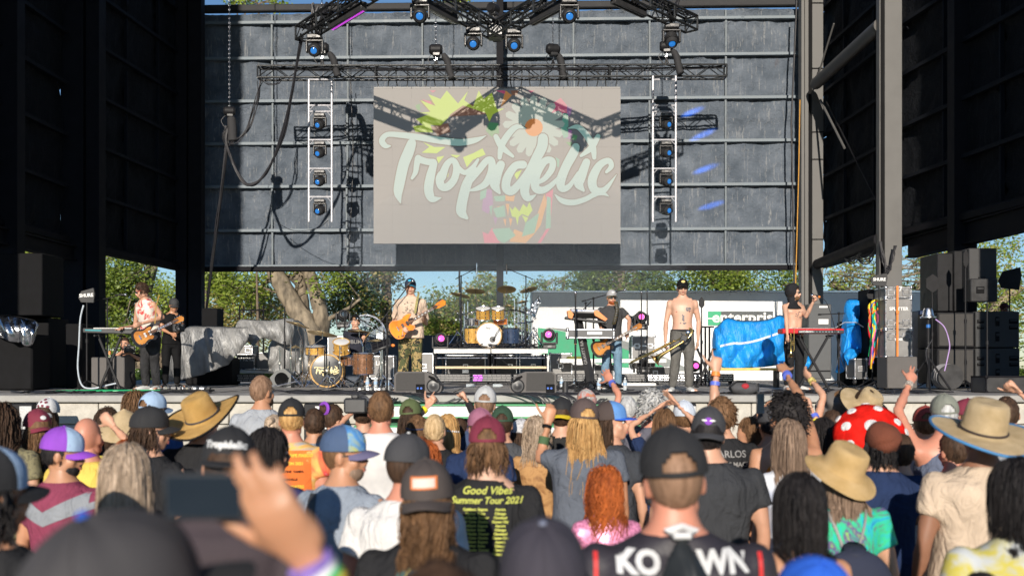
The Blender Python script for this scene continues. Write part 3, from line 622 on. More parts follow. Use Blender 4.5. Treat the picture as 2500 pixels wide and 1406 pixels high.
SKEL=dict(neck=(0,-.012,1.47),head=(0,.005,1.635),shL=(-.182,-.012,1.398),shR=(.182,-.012,1.398),elL=(-.225,-.03,1.13),elR=(.225,-.03,1.13),wrL=(-.235,.05,.885),wrR=(.235,.05,.885),hipL=(-.088,0,.92),hipR=(.088,0,.92),knL=(-.105,.02,.50),knR=(.105,.02,.50),anL=(-.12,-.015,.085),anR=(.12,-.015,.085))
TORSO=[(.84,.135,.10,-.005),(.90,.160,.112,-.008),(.97,.158,.112,-.008),(1.06,.143,.102,.0),(1.15,.145,.104,.004),(1.27,.165,.116,.004),(1.36,.184,.112,-.002),(1.41,.180,.098,-.008),(1.445,.150,.084,-.012),(1.475,.112,.075,-.015),(1.512,.068,.064,-.013),(1.56,.054,.056,-.006),(1.62,.052,.055,0)]
TORSOF=[(.84,.150,.11,-.01),(.90,.170,.12,-.012),(.97,.160,.115,-.01),(1.06,.125,.092,.0),(1.15,.128,.094,.006),(1.27,.150,.122,.016),(1.36,.160,.102,.0),(1.41,.155,.090,-.006),(1.445,.128,.078,-.012),(1.475,.092,.068,-.014),(1.512,.054,.054,-.013),(1.56,.046,.048,-.006),(1.62,.045,.048,0)]
def loft(m,secs,grow=0,bulge=0,T=None):
 n=24;vs=[];fs=[]
 for z,rx,ry,y0 in secs:
  for j in range(n):
   a=2*pi*j/n;cx,cy=cos(a),sin(a);e=.82
   x=math.copysign(abs(cx)**e,cx)*(rx+grow);y=math.copysign(abs(cy)**e,cy)*(ry+grow)+y0
   if y>y0 and bulge:y+=bulge*max(0,1-((z-1.05)/.22)**2)*max(0,cy)
   v=Vector((x,y,z));vs.append(T(v)if T else v)
 k=len(secs)
 for i in range(k-1):
  for j in range(n):j2=(j+1)%n;fs.append((i*n+j,i*n+j2,(i+1)*n+j2,(i+1)*n+j))
 fs.append(tuple(reversed(range(n))));fs.append(tuple((k-1)*n+j for j in range(n)));m.add(vs,fs)
def person(label,loc,rz=0,h=1.78,w=1.0,sex='m',skin='fair',pose=None,lean=0,bend=0,twist=0,hd=(0,0,0),hands=('relax','relax'),palm=None,shirt=None,sleeve=.55,pants=None,shoes=None,hair=None,hat=None,belly=0,vox=.022,group='people in the festival crowd',hem=.86,deco=None,tank=False,name='person',loose=1.0,shorts=False,beard=None,seed=0,hatted=False):
 """one person; local frame: faces +y, right hand on +x. lean: forward pitch of the upper body about the hips"""
 s=h/1.78;J={k:Vector(v)for k,v in SKEL.items()}
 up=lambda v:v
 if lean or twist:
  R=Matrix.Translation((0,0,.95))@Matrix.Rotation(twist,4,'Z')@Matrix.Rotation(-lean,4,'X')@Matrix.Translation((0,0,-.95))
  def up(v):
   t=max(0,min(1,(v.z-.86)/.35));return v.lerp(R@v,t)
  for k in('neck','head','shL','shR','elL','elR','wrL','wrR'):J[k]=R@J[k]
 for sd,e in(('L',-1),('R',1)):
  J['sh'+sd].x*=(w if sex=='m' else .9*w)
  if not(pose and 'el'+sd in pose):J['el'+sd].x*=w;J['wr'+sd].x*=w
 if pose:
  for k,v in pose.items():J[k]=Vector(v)
 drop=Vector((0,0,0))
 root=thing(name,label,'person',loc,rz,group);S=Matrix.Diagonal((s,s,s,1))
 secs=[(z,rx*(w if z<1.45 else(w+1)/2),ry*((w-1)*1.3+1 if z<1.42 else 1),y0)for z,rx,ry,y0 in(TORSO if sex=='m' else TORSOF)]
 aw=.5+.5*w
 def limbs(m,g=0,arms=True,legs=True,fr=1.0,bag=0):
  if arms:
   for sd in 'LR':
    a,b_,c=J['sh'+sd],J['el'+sd],J['wr'+sd];q=.9 if sex=='f' else 1
    m.ell(a,(.056*aw*q+g,)*3,12,8)
    if fr<1:m.tube([a,a.lerp(b_,.5*fr),a.lerp(b_,fr)],[.053*aw*q+g,.052*aw*q+g*1.5,.050*aw*q+g*2.2],12)
    else:
     m.tube([a,a.lerp(b_,.45),b_],[.051*aw*q+g,.047*aw*q+g,.036*aw*q+g],10);m.ell(b_,.037*aw*q+g,10,6)
     m.tube([b_,b_.lerp(c,.3),b_.lerp(c,.75),c],[.036*aw*q+g,.040*aw*q+g,.029*q+g,.025*q+g],10)
  if legs:
   for sd in 'LR':
    a,b_,c=J['hip'+sd],J['kn'+sd],J['an'+sd]
    m.ell(a,(.092*aw+g,)*3,12,8);m.tube([a,a.lerp(b_,.5),b_],[.090*aw+g,.076*aw+g+bag,.055*aw+g+bag],12);m.ell(b_,.056*aw+g+bag*.8,10,8)
    m.tube([b_,b_.lerp(c,.35),c],[.054*aw+g+bag,.055*aw+g+bag,.038+g+bag*1.3],12)
 m=MB();loft(m,secs,0,belly,up);limbs(m)
 if shirt is None:
  for e in(-1,1):m.ell(up(Vector((e*.078*w,.078,1.315))),(.078,.036,.048),14,8);m.ell(up(Vector((e*.19*w,0,1.37))),(.05,.05,.075),12,8);m.ell(up(Vector((e*.045,.092,1.12))),(.04,.018,.09),10,8);m.tube([up(Vector((e*.02,.05,1.475))),up(Vector((e*.15,.03,1.465)))],.012,6)
 for sd in 'LR':c=J['an'+sd];fd=Vector((.12 if sd=='R' else-.12,.16,0));m.tube([c+Vector((0,-.03,-.045)),c+fd*.6+Vector((0,0,-.05)),c+fd+Vector((0,0,-.06))],[.034,.036,.024],8,flat=.8)
 V,F=fuse(m,vox,2);mi=np.zeros(len(F),int)
 if shirt is None and sex=='m':
  V[:,1]+=0
 HM=Matrix.Translation(J['head'])@rotm((hd[1],hd[2],hd[0]))
 hV,hF,hmi=head_mesh(sex);Vs=[V,xf(hV,HM)];Fs=[F,hF+len(V)];mis=[mi,hmi];n=len(V)+len(hV)
 for i,sd in enumerate('LR'):
  a,b_=J['el'+sd],J['wr'+sd];zd=(b_-a).normalized()
  pn=Vector((palm or{}).get(sd,((1,0,0)if sd=='L' else(-1,0,0))));pn=(pn-zd*pn.dot(zd)).normalized()
  hv,hf=hand_mesh(hands[i]);Y=-pn;Xx=Y.cross(zd)
  if sd=='L':B=Matrix(((-Xx.x,Y.x,zd.x,b_.x),(-Xx.y,Y.y,zd.y,b_.y),(-Xx.z,Y.z,zd.z,b_.z),(0,0,0,1)));f2=hf[:,::-1]
  else:B=Matrix(((Xx.x,Y.x,zd.x,b_.x),(Xx.y,Y.y,zd.y,b_.y),(Xx.z,Y.z,zd.z,b_.z),(0,0,0,1)));f2=hf
  Vs.append(xf(hv,B));Fs.append(f2+n);mis.append(np.zeros(len(hf),int));n+=len(hv);J['hand'+sd]=B
 V=xf(np.concatenate(Vs),S);F=np.concatenate(Fs);sm_=SK[skin]if isinstance(skin,str)else skin
 body=link('body',npmesh('body',V,F,[sm_,M_eye,M_iris,M_lip],np.concatenate(mis)),root)
 def wear(nm,mb,mt,v,cut=None,fold=.006,fr=14,sd_=0):
  V,F=fuse(mb,v,2)
  f1=wob(V*np.array([1,1,.45]),fold,fr,sd_+seed)+wob(V,fold*.8,fr*.5,sd_+seed+3);C=V-np.array([0,0,1.1]);C[:,2]=0
  nn=C/np.maximum(np.linalg.norm(C,axis=1),.05)[:,None];V=V+nn*f1[:,None]
  V=xf(V,S);return link(nm,npmesh(nm,V,F,mt),root)
 out=dict(root=root,J=J,HM=S@HM,S=S,body=body)
 if shirt is not None:
  m=MB();z0=hem
  ss=[(z0,secs[2][1]+.004,secs[2][2]+.008,-.006)]+[(z,rx,ry,y0)for z,rx,ry,y0 in secs if z0+.03<z<1.48]
  if not tank:ss+=[(1.500,.082 if sex=='m' else .07,.066,-.014)]
  g=.017*loose;ss=[(z,rx+(g if z<1.4 else .010)+(.012*loose if z<1.2 else 0)*(1 if sex=='m' else .3),ry+(g if z<1.4 else .010),y0)for z,rx,ry,y0 in ss]
  if tank:ss=[(z,rx*(1 if z<1.3 else .80 if z<1.40 else .62),ry,y0)for z,rx,ry,y0 in ss if z<1.45]
  loft(m,ss,0,belly*1.05,up)
  if sleeve>0 and not tank:
   if sleeve<=1:limbs(m,.010,True,False,sleeve)
   else:limbs(m,.012,True,False,1.0)
  out['shirt']=wear('shirt',m,shirt,(.026 if LOD[0]else .018),fold=.009,sd_=1)
 if pants is not None:
  m=MB();z1=.99;ss=[(z,rx+.012,ry+.012,y0)for z,rx,ry,y0 in secs if z<z1];ss.insert(0,(.80,.13*w,.105,0));loft(m,ss,0,0,up)
  if shorts:
   for sd in 'LR':
    a,b_=J['hip'+sd],J['kn'+sd];m.ell(a,.105*aw,12,8);m.tube([a,b_.lerp(a,.1)],[.105*aw,.09*aw],12)
  else:limbs(m,.012,False,True,1,.008*loose)
  out['pants']=wear('trousers',m,pants,(.034 if LOD[0]else .02),fold=.010,fr=16,sd_=2)
 if shoes is not None:
  for sd,e in(('L',-1),('R',1)):
   m=MB();c=J['an'+sd];m.tube([c+Vector((0,-.05,-.045)),c+Vector((e*.01,.02,-.035)),c+Vector((e*.035,.10,-.048)),c+Vector((e*.05,.165,-.058))],[.040,.047,.043,.03],12,flat=.85)
   m.mi=1;m.tube([c+Vector((0,-.06,-.075)),c+Vector((e*.035,.10,-.075)),c+Vector((e*.052,.18,-.075))],[.042,.048,.03],12,flat=.26)
   m.T=S;m.v=[tuple(S@Vector(v))for v in m.v];m.build('shoe',[shoes,M_white],root,60)
 if hair:make_hair(root,out['HM'],hair,seed,bool(hat)or hatted)
 if beard:make_beard(root,out['HM'],beard)
 if hat:hat(root,out['HM'])
 if deco:deco(out)
 return out
HATTED=[False]
def scalp(HM,mt,root,grow=.010,front=.05,low=-.055,rough=.004,name='hair',seed=0,lowback=None):
 n,k=40,30
 if HATTED[0]:grow=min(grow,.006);rough=.0005
 r=np.random.RandomState(seed);P=[]
 for i in range(k+1):
  a=-pi/2+pi*i/k
  for j in range(n):
   t=2*pi*j/n;P.append((cos(a)*cos(t),cos(a)*sin(t),sin(a)))
 P=np.array(P);nz=1+wob(P,.05,9,seed)+r.uniform(-1,1,len(P))*rough*4
 Q=P*np.array([.077+grow,.096+grow,.106+grow])*(nz[:,None]if not HATTED[0]else 1)+np.array([0,-.012,.022])
 F=[]
 for i in range(k):
  for j in range(n):
   f=(i*n+j,i*n+(j+1)%n,(i+1)*n+(j+1)%n,(i+1)*n+j);c=Q[list(f)].mean(0)
   lim=front+.035*(c[2]<.06)*0
   hl=.062-(c[1]<.045)*0
   keep=(c[2]>.062-max(0,(.05-c[1]))*1.1 and c[1]<front+.03)or(c[1]<.02 and c[2]>-.03+max(0,c[1]+.02))or(c[1]<-.035 and c[2]>low)
   if keep:F.append(f)
 return link(name,npmesh(name,xf(Q,HM),F,mt),root)
def locks(HM,mt,root,n=260,length=.25,wave=.01,wfreq=3.0,spread=.03,r=.006,seed=0,cover=(-.2,1.0),frontcut=.3,puff=.012,seg=9,name='lock',shoulder=True,curl=0,side=(0,0)):
 """strands as thin tapered tubes that fall from the scalp over head, neck and shoulders"""
 if HATTED[0]:cover=(cover[0]-.1,.03);puff=min(puff,.02);n=int(n*.6)
 if LOD[0]:n=int(n*.42);r*=1.35;seg=max(3,seg-3)
 rs=np.random.RandomState(seed+5);R3=np.array(HM.to_3x3().inverted());down=R3@np.array([0,0,-1.]);down/=np.linalg.norm(down)
 C=np.array([0,-.012,.022]);E=np.array([.077,.096,.106]);d=rs.normal(size=(n*14,3));d/=np.linalg.norm(d,axis=1)[:,None]
 d=d[(d[:,2]>cover[0])&(d[:,2]<cover[1])&(d[:,1]<frontcut+np.maximum(0,d[:,2])*.35)][:n];n=len(d)
 p=C+d*(E+puff*.3);st_=(length*rs.uniform(.72,1.08,n)/seg)[:,None];v=d*.6+down*.4;fly=(.5+rs.exponential(.7,n))[:,None];ph=rs.uniform(0,6.28,n)[:,None];sdv=np.cross(d,down)+1e-3;sdv/=np.linalg.norm(sdv,axis=1)[:,None];lay=(puff*rs.uniform(.25,1.15,n))[:,None];pts=[p.copy()];cr=np.cross(sdv,down)
 for j in range(seg):
  v=v*.45+down*.75+rs.normal(size=(n,3))*spread*fly;v/=np.linalg.norm(v,axis=1)[:,None];p=p+v*st_
  u=(p-C)/(E+lay);l=np.linalg.norm(u,axis=1)[:,None];p=np.where(l<1,C+u/np.maximum(l,1e-6)*(E+lay),p)
  if shoulder:
   q=((p-C)@down>.19)&(p[:,1]>-.12)&(abs(p[:,0])<.17)
   p[:,1]=np.where(q,np.where(p[:,1]<.02,np.minimum(p[:,1],-.10-lay[:,0]),np.maximum(p[:,1],.10)),p[:,1])
  pts.append(p+sdv*wave*np.sin(wfreq*j+ph)*min(1,j/3)+cr*curl*np.cos(wfreq*j+ph))
 Q=np.stack(pts,1);k=seg+1;rad=(r*rs.uniform(.6,1.3,n))[:,None]*np.linspace(1,.25,k)[None]
 T_=np.gradient(Q,axis=1);T_/=np.linalg.norm(T_,axis=2)[...,None]+1e-9;A=np.cross(T_,(d+1e-3)[:,None,:]);A/=np.linalg.norm(A,axis=2)[...,None]+1e-9;B=np.cross(T_,A)
 V=np.stack([Q+(A*cos(2*pi*j/3)*1.5+B*sin(2*pi*j/3)*.7)*rad[...,None]for j in range(3)],1).reshape(-1,3)
 i=np.arange(k-1);F=np.concatenate([np.stack([(b_*3+j)*k+i,(b_*3+(j+1)%3)*k+i,(b_*3+(j+1)%3)*k+i+1,(b_*3+j)*k+i+1],1)for b_ in range(n)for j in range(3)])
 return link(name,npmesh(name,xf(V,HM),F,mt),root)
def make_hair(root,HM,hair,seed,hatted=False):
 kind,col=hair[0],hair[1];mt=HR[col]if isinstance(col,str)else col;kw=hair[2]if len(hair)>2 else{};HATTED[0]=hatted
 if kind=='short':scalp(HM,mt,root,.007,seed=seed);locks(HM,mt,root,420,.028,.002,2,.25,.0028,seed,(-.45,1),.25,.004,3,'hair_tuft',False)
 elif kind=='buzz':scalp(HM,mt,root,.003,rough=.0005,seed=seed)
 elif kind=='fringe':scalp(HM,mt,root,.008,seed=seed);locks(HM,mt,root,420,.075,.006,2,.3,.0035,seed,(-.4,1),.55,.012,5,'hair_tuft',False)
 elif kind=='messy':scalp(HM,mt,root,.014,rough=.01,seed=seed);locks(HM,mt,root,420,.07,.012,2,.45,.004,seed,(-.5,1),.35,.02,5,'hair_tuft',False)
 elif kind=='curly':scalp(HM,mt,root,.03,rough=.012,seed=seed);locks(HM,mt,root,620,.085,.022,2.4,.3,.006,seed,(-.55,1),.4,.045,7,'curl',False,.02)
 elif kind=='mop':scalp(HM,mt,root,.014,seed=seed,low=-.08);locks(HM,mt,root,560,.13,.008,1.2,.12,.004,seed,(-.3,.9),.3,.02,7,'lock',False,.006)
 elif kind=='long':scalp(HM,mt,root,.012,seed=seed,low=-.09);locks(HM,mt,root,**{**dict(n=1100,length=.42,wave=.003,wfreq=1.0,spread=.022,r=.0031,seed=seed,puff=.02,seg=10),**kw})
 elif kind=='wavy':scalp(HM,mt,root,.014,seed=seed,low=-.09);locks(HM,mt,root,**{**dict(n=1000,length=.40,wave=.009,wfreq=.9,spread=.04,r=.0034,seed=seed,puff=.03,seg=11,curl=.007),**kw})
 elif kind=='bun':
  scalp(HM,mt,root,.010,seed=seed);m=MB();m.v=[]
  m.ell((0,-.10,.09),(.045,.04,.04),14,10);m.tube([(.03,-.12,.09),(0,-.14,.12),(-.03,-.12,.09),(0,-.13,.06)],.014,8,close=True);m.v=[tuple(HM@Vector(v))for v in m.v];m.build('bun',mt,root,180)
def make_beard(root,HM,col):
 mt=HR[col];m=MB();m.T=HM
 m.ell((0,.038,-.080),(.060,.060,.052),16,10);m.ell((0,.098,-.052),(.026,.009,.007),10,5)
 V,F=fuse(m,.008,1)if False else(None,None)
 o=m.build('beard',mt,root,180);return o
def cap_hat(col,bill=None,front=None,back=False,patch=None,text=None,tcol=M_white,button=None,mesh=False,tilt=0,hole=True,tsize=.04,size=1.0,yaw=0,flat=False,mark=None):
 def f(root,HM):
  T=HM@rotm((-tilt,0,yaw+(pi if back else 0)))@TR((0,0,.010),s=size*1.04);bm_=bill or col;n,k=48,14
  m=MB(T);R=(.0885,.1105,.108);c=Vector((0,-.008,.028));P={}
  vs=[];fs=[];mi=[]
  for i in range(k+1):
   e=radians(-6+96*i/k)
   for j in range(n):
    a=2*pi*j/n;bx=1-.025*abs(sin(3*a+pi/2))**8
    sq=1+.10*max(0,sin(a))*(sin(max(e,0)*2)**2)
    vs.append((c.x+R[0]*cos(e)*cos(a)*bx*sq,c.y+R[1]*cos(e)*sin(a)*bx*sq,c.z+R[2]*sin(e)*bx))
  for i in range(k):
   for j in range(n):
    am=2*pi*(j+.5)/n;ang=(am-1.5*pi+pi)%(2*pi)-pi;em=-6+96*(i+.5)/k
    if hole and abs(ang)<radians(30)and 4<em<4+26*sqrt(max(0,1-(ang/radians(30))**2)):continue
    fs.append((i*n+j,i*n+(j+1)%n,(i+1)*n+(j+1)%n,(i+1)*n+j));mi.append(1 if(front and sin(am)>.35)else 0)
  o=len(m.v);m.add(vs,fs);m.m=mi
  cp=m.build('cap',[col,front or col],root,50)
  b=MB(T)
  def bf(u,v):
   a=radians(22+136*u);x=cos(a)*.0885;y=sin(a)*.107-.006;ex=(.066*sin(pi*u)**(.45))*v
   xx=x*(1-.02*v);yy=y+ex;zz=.017-(0 if flat else .20)*x*x/.0075*.1*(1+v)-v*ex*.22;return(xx,yy,zz)
  b.grid(bf,24,5);b.grid(lambda u,v:(bf(u,v)[0],bf(u,v)[1],bf(u,v)[2]-.004),24,5)
  e1=[bf(i/24,1)for i in range(25)];b.tube([(x,y,z-.002)for x,y,z in e1],.0028,5);b.build('bill',bm_,cp,60)
  b=MB(T);b.ell((0,-.008,.138),(.0085,.0085,.005),10,5);b.build('button',button or col,cp)
  b=MB(T)
  for q in range(3):
   a=q*pi/3+pi/6*0;S=[(c.x+R[0]*1.0*cos(e)*cos(a+pi/2),c.y+R[1]*1.0*cos(e)*sin(a+pi/2),c.z+R[2]*1.0*sin(e))for e in[radians(8+164*z/20)for z in range(21)]]
   if q!=0 or not hole:b.tube(S[0:21],.0013,4)
   else:b.tube(S[0:15],.0013,4)
  b.build('seam',col,cp,180)
  if patch or text or mark:
   def onfront(x,z,off=.002):
    zz=z;e=math.asin(max(-1,min(1,(zz-c.z)/R[2])));rx=cos(e)*R[0];x=max(-rx*.98,min(rx*.98,x));y=sqrt(max(0,1-(x/rx)**2))*R[1]*cos(e)*(1+.10*sin(max(e,0)*2)**2)+c.y
    return(x,y+off,zz)
   sgn=1
   if patch:
    pm,pc,pw,ph=patch;b=MB(T)
    b.grid(lambda u,v:onfront((u-.5)*pw*(1-.0*v),.072+(v-.5)*ph,.003),10,6);b.build('patch',pm,cp)
    b=MB(T);b.grid(lambda u,v:onfront((u-.5)*pw*.84,.072+(v-.5)*ph*.72,.0045),10,6);b.build('patch_field',pc,cp)
   if text:
    me=text_mesh(text,tsize,bold=.0015);b=MB(T);side=-1 if(text and hole is False and not back and flat is None)else 1
    b.add([onfront(-v.co.x,.062+v.co.y,.006)for v in me.vertices],[tuple(p.vertices)for p in me.polygons]);b.build('embroidery',tcol,cp,None)
   if mark:
    for mm,cx,cz,rx_,rz_ in mark:
     b=MB(T);b.grid(lambda u,v:onfront(cx+cos(u*2*pi)*rx_*v,cz+sin(u*2*pi)*rz_*v,.004),14,3);b.build('patch',mm,cp)
  return cp
 return f
def strawmat(name,a,b_):
 m,nt,b=newmat(name);t=nt.nodes.new('ShaderNodeTexCoord');sp=nt.nodes.new('ShaderNodeVectorMath');sp.operation='LENGTH';nt.links.new(t.outputs['UV'],sp.inputs[0])
 wv=nt.nodes.new('ShaderNodeTexWave');wv.wave_type='BANDS';wv.bands_direction='X';wv.inputs['Scale'].default_value=11;wv.inputs['Distortion'].default_value=.7;nt.links.new(t.outputs['UV'],wv.inputs[0])
 w2=nt.nodes.new('ShaderNodeTexWave');w2.bands_direction='Y';w2.inputs['Scale'].default_value=45;w2.inputs['Distortion'].default_value=2;nt.links.new(t.outputs['UV'],w2.inputs[0])
 n=_noise(nt,_coord(nt),14,5)
 c=_mix(nt,_ramp(nt,n,[(.3,a),(.7,b_)]),tuple(x*.55 for x in a),_ramp(nt,wv.outputs[0],[(.0,.45),(.35,0.0)]))
 nt.links.new(c,b.inputs['Base Color']);b.inputs['Roughness'].default_value=.65
 ad=nt.nodes.new('ShaderNodeMath');nt.links.new(wv.outputs[0],ad.inputs[0]);nt.links.new(w2.outputs[0],ad.inputs[1]);_bump(nt,b,ad.outputs[0],.6,.004);return m
M_straw=strawmat('straw_gold',(.60,.34,.09),(.80,.50,.17));M_straw2=strawmat('straw_pale',(.58,.42,.22),(.78,.60,.36));M_straw3=strawmat('straw_peach',(.68,.44,.17),(.86,.60,.29))
def rev_uv(name,prof,n,T,mt,root,warp=None):
 """turned shape with UV = (distance along the profile, angle)"""
 k=len(prof);V=[];F=[];
 d=[0]
 for i in range(1,k):d.append(d[-1]+sqrt((prof[i][0]-prof[i-1][0])**2+(prof[i][1]-prof[i-1][1])**2))
 for i,(r,z)in enumerate(prof):
  for j in range(n):
   a=2*pi*j/n;p=Vector((r*cos(a),r*sin(a),z));V.append(tuple(T@(warp(p,a,i/(k-1))if warp else p)))
 for i in range(k-1):
  for j in range(n):F.append((i*n+j,i*n+(j+1)%n,(i+1)*n+(j+1)%n,(i+1)*n+j))
 me=npmesh(name,V,F,mt);uv=me.uv_layers.new(name='UVMap');L=[]
 for i in range(k-1):
  for j in range(n):L+=[d[i]*12,j/n*3,d[i]*12,(j+1)/n*3,d[i+1]*12,(j+1)/n*3,d[i+1]*12,j/n*3]
 uv.data.foreach_set('uv',L);return link(name,me,root)
def straw_hat(mt,brim=.20,crown=.13,cr=.092,droop=.02,band=None,trim=None,tilt=0,pinch=.0,roll=0,curl=0,under=None,dent=.0):
 def f(root,HM):
  T=HM@rotm((-tilt,roll,0))@TR((0,-.01,.012))
  prof=[(brim,-droop),(brim*.93,-droop*.8+.004),(brim*.8,-droop*.5+.004),(cr*1.35,.004),(cr*1.12,.008),(cr*1.03,.02),(cr*1.0,.05),(cr*.97,crown*.7),(cr*.9,crown*.92),(cr*.75,crown),(cr*.45,crown*.985-dent),(.004,crown*.97-dent)]
  def warp(p,a,t):
   r=sqrt(p.x**2+p.y**2);q=max(0,(r-cr*1.1)/max(.01,brim-cr));z=p.z+curl*abs(cos(a))**1.5*q*q*.06+.006*sin(3*a+1)*q
   y=p.y*1.16;x=p.x
   if p.z>crown*.5 and pinch:x*=1-pinch*max(0,sin(a))*(p.z/crown)
   return Vector((x,y,z))
  h=rev_uv('hat',prof,56,T,mt,root,warp);h.name='straw_hat'
  if under:
   rev_uv('brim_lining',[(brim*1.005,-droop-.004),(brim*.8,-droop*.5-.004),(cr,-.004)],56,T,under,h,warp)
  if band:
   m=MB(T);m.tube([warp(Vector((cr*1.05*cos(a),cr*1.05*sin(a),.022)),a,0)for a in[2*pi*i/40 for i in range(40)]],.006,6,close=True);m.build('hat_band',band,h)
  if trim:
   m=MB(T);m.tube([warp(Vector((brim*cos(a),brim*sin(a),-droop)),a,0)for a in[2*pi*i/48 for i in range(48)]],.007,6,close=True);m.build('brim_edging',trim,h)
  return h
 return f
def decal(me,target,M,mt,name,parent,off=.004,dirv=(0,1,0)):
 """flat artwork (mesh in its own XZ plane, M places it behind the back) pressed onto a garment"""
 t=target.data;bv=BVHTree.FromPolygons([v.co for v in t.vertices],[tuple(p.vertices)for p in t.polygons]);dv=Vector(dirv)
 vs=[];miss=[]
 for v in me.v if isinstance(me,MB)else[x.co for x in me.vertices]:
  p=M@Vector(v);h=bv.ray_cast(p-dv*.6,dv);miss.append(h[0]is None or(h[0]-p).length>1.2);vs.append((h[0]-dv*off)if h[0]is not None else p)
 me2=bpy.data.meshes.new(name);me2.from_pydata(vs,[],[f for f in(me.f if isinstance(me,MB)else[tuple(p.vertices)for p in me.polygons])if not any(miss[i]for i in f)])
 mts=mt if isinstance(mt,list)else[mt]
 for x in mts:me2.materials.append(x)
 return link(name,me2,parent)
def subdiv_text(body,size,**k):
 me=text_mesh(body,size,**k);b=bmesh.new();b.from_mesh(me);bmesh.ops.triangulate(b,faces=b.faces)
 long_=[e for e in b.edges if e.calc_length()>.02]
 if long_:bmesh.ops.subdivide_edges(b,edges=long_,cuts=2)
 b.to_mesh(me);b.free();me.transform(Matrix(((1,0,0,0),(0,0,-1,0),(0,1,0,0),(0,0,0,1))));return me
def st(px,D):return(X(px,D),D,SZ)
def lz(py,D):return Z(py,D)-SZ
M_plast=mat('black_plastic',(.035,.035,.037),.42,var=.2)
M_grey=mat('grey_speaker_paint',(.10,.092,.088),.7,var=.12,bump=.25,bs_=90)
M_grille=mat('speaker_grille',(.05,.047,.045),.6,.3,var=.3,vs=120,bump=.5,bs_=220)
M_case=mat('flight_case_laminate',(.085,.085,.088),.5,var=.2,vs=4,bump=.15)
M_casel=mat('worn_case_laminate',(.22,.215,.21),.55,var=.2,vs=4,bump=.15)
M_lens=mat('lens_glass',(.05,.07,.09),.08,var=.1)
M_blue=mat('blue_lamp_lens',(.02,.06,.12),.12,emit=(.02,.26,.85),es=.6,var=.5,vs=40)
M_pink=mat('pink_lamp_lens',(.2,.02,.1),.15,emit=(1.0,.08,.42),es=2.6)
M_uv=mat('purple_led',(.1,.02,.12),.2,emit=(.6,.06,.7),es=1.2)
M_wood=mat('varnished_maple',(.55,.33,.12),.28,var=.22,vs=7,scale=(1,1,6))
M_gold=mat('gold_sparkle_shell',(.62,.36,.09),.22,.25,var=.3,vs=30)
M_walnut=mat('brown_sparkle_shell',(.22,.11,.06),.25,.2,var=.35,vs=26)
M_drumhead=mat('drum_head',(.70,.70,.69),.35,var=.05)
M_cym=mat('bronze_cymbal',(.60,.46,.24),.48,.8,var=.25,vs=20,scale=(1,1,1))
M_brass=mat('brass_lacquer',(.72,.50,.17),.2,1,var=.15)
M_red=mat('red_lacquer',(.55,.02,.025),.28,var=.1)
M_orange=mat('orange_plastic',(.75,.22,.04),.45)
M_yellow=mat('yellow_clip',(.75,.5,.04),.4)
M_keys=mat('ivory_keys',(.72,.71,.68),.35,var=.04)
def stand_legs(m,z,r,n=3,a0=.4,th=.011,hub=.0):
 for k in range(n):a=a0+2*pi*k/n;yield[(0,0,z),(r*cos(a),r*sin(a),.02)]
def tripod(root,h,r=.33,z=.16,a0=.5,m=M_black,th=.012,pole=.013,flatbase=False):
 if flatbase:mb=MB();mb.lathe([(.13,0),(.13,.015),(.03,.03),(.015,.05)],24);mb.build('base',m,root)
 else:
  for k in range(3):
   a=a0+2*pi*k/3;mb=MB();mb.tube([(0.012*cos(a),.012*sin(a),z),(r*cos(a),r*sin(a),.015)],th,8);mb.ell((r*cos(a),r*sin(a),.015),.02,8,5);mb.build('leg',m,root)
 mb=MB();mb.cyl((0,0,.05),(0,0,h*.55),pole*1.25,10);mb.cyl((0,0,h*.55-.03),(0,0,h),pole,10);mb.cyl((0,0,h*.55-.04),(0,0,h*.55+.03),pole*2,10);mb.build('pole',m,root)
def microphone(root,p,d,ball=M_chrome,body=M_plast):
 p=Vector(p);d=Vector(d).normalized();mb=MB();mb.tube([p-d*.17,p-d*.02,p],[.011,.017,.019],10);o=mb.build('microphone',body,root,180)
 mb=MB();mb.ell(p+d*.022,.027,12,8);mb.build('grille',ball,o,180)
def mic_stand(label,px,D,h,boom=None,head=None,a0=.5,r=.3,flat=False,m=M_black,ring=None,cat='microphone stand',mic=True):
 """boom: (dx, dy, dz start offset, dx, dy, dz end) relative to the pole top"""
 t=thing('microphone_stand',label,cat,st(px,D));tripod(t,h,r,a0=a0,flatbase=flat,m=m)
 if boom:
  a=Vector((0,0,h))+Vector(boom[:3]);b_=Vector((0,0,h))+Vector(boom[3:6]);mb=MB();mb.cyl(a,b_,.009,8);mb.ell((0,0,h),.024,10,6);mb.cyl(a,a.lerp(b_,.12),.014,8);mb.build('boom_arm',m,t)
  if mic:microphone(t,b_+(b_-a).normalized()*.12,head or(b_-a))
 elif mic:microphone(t,(0,0,h+.12),head or(0,0,1))
 if ring:mb=MB();mb.cyl((0,0,h*.52),(0,0,h*.52+.03),.022,10);mb.build('tape_ring',ring,t)
 return t
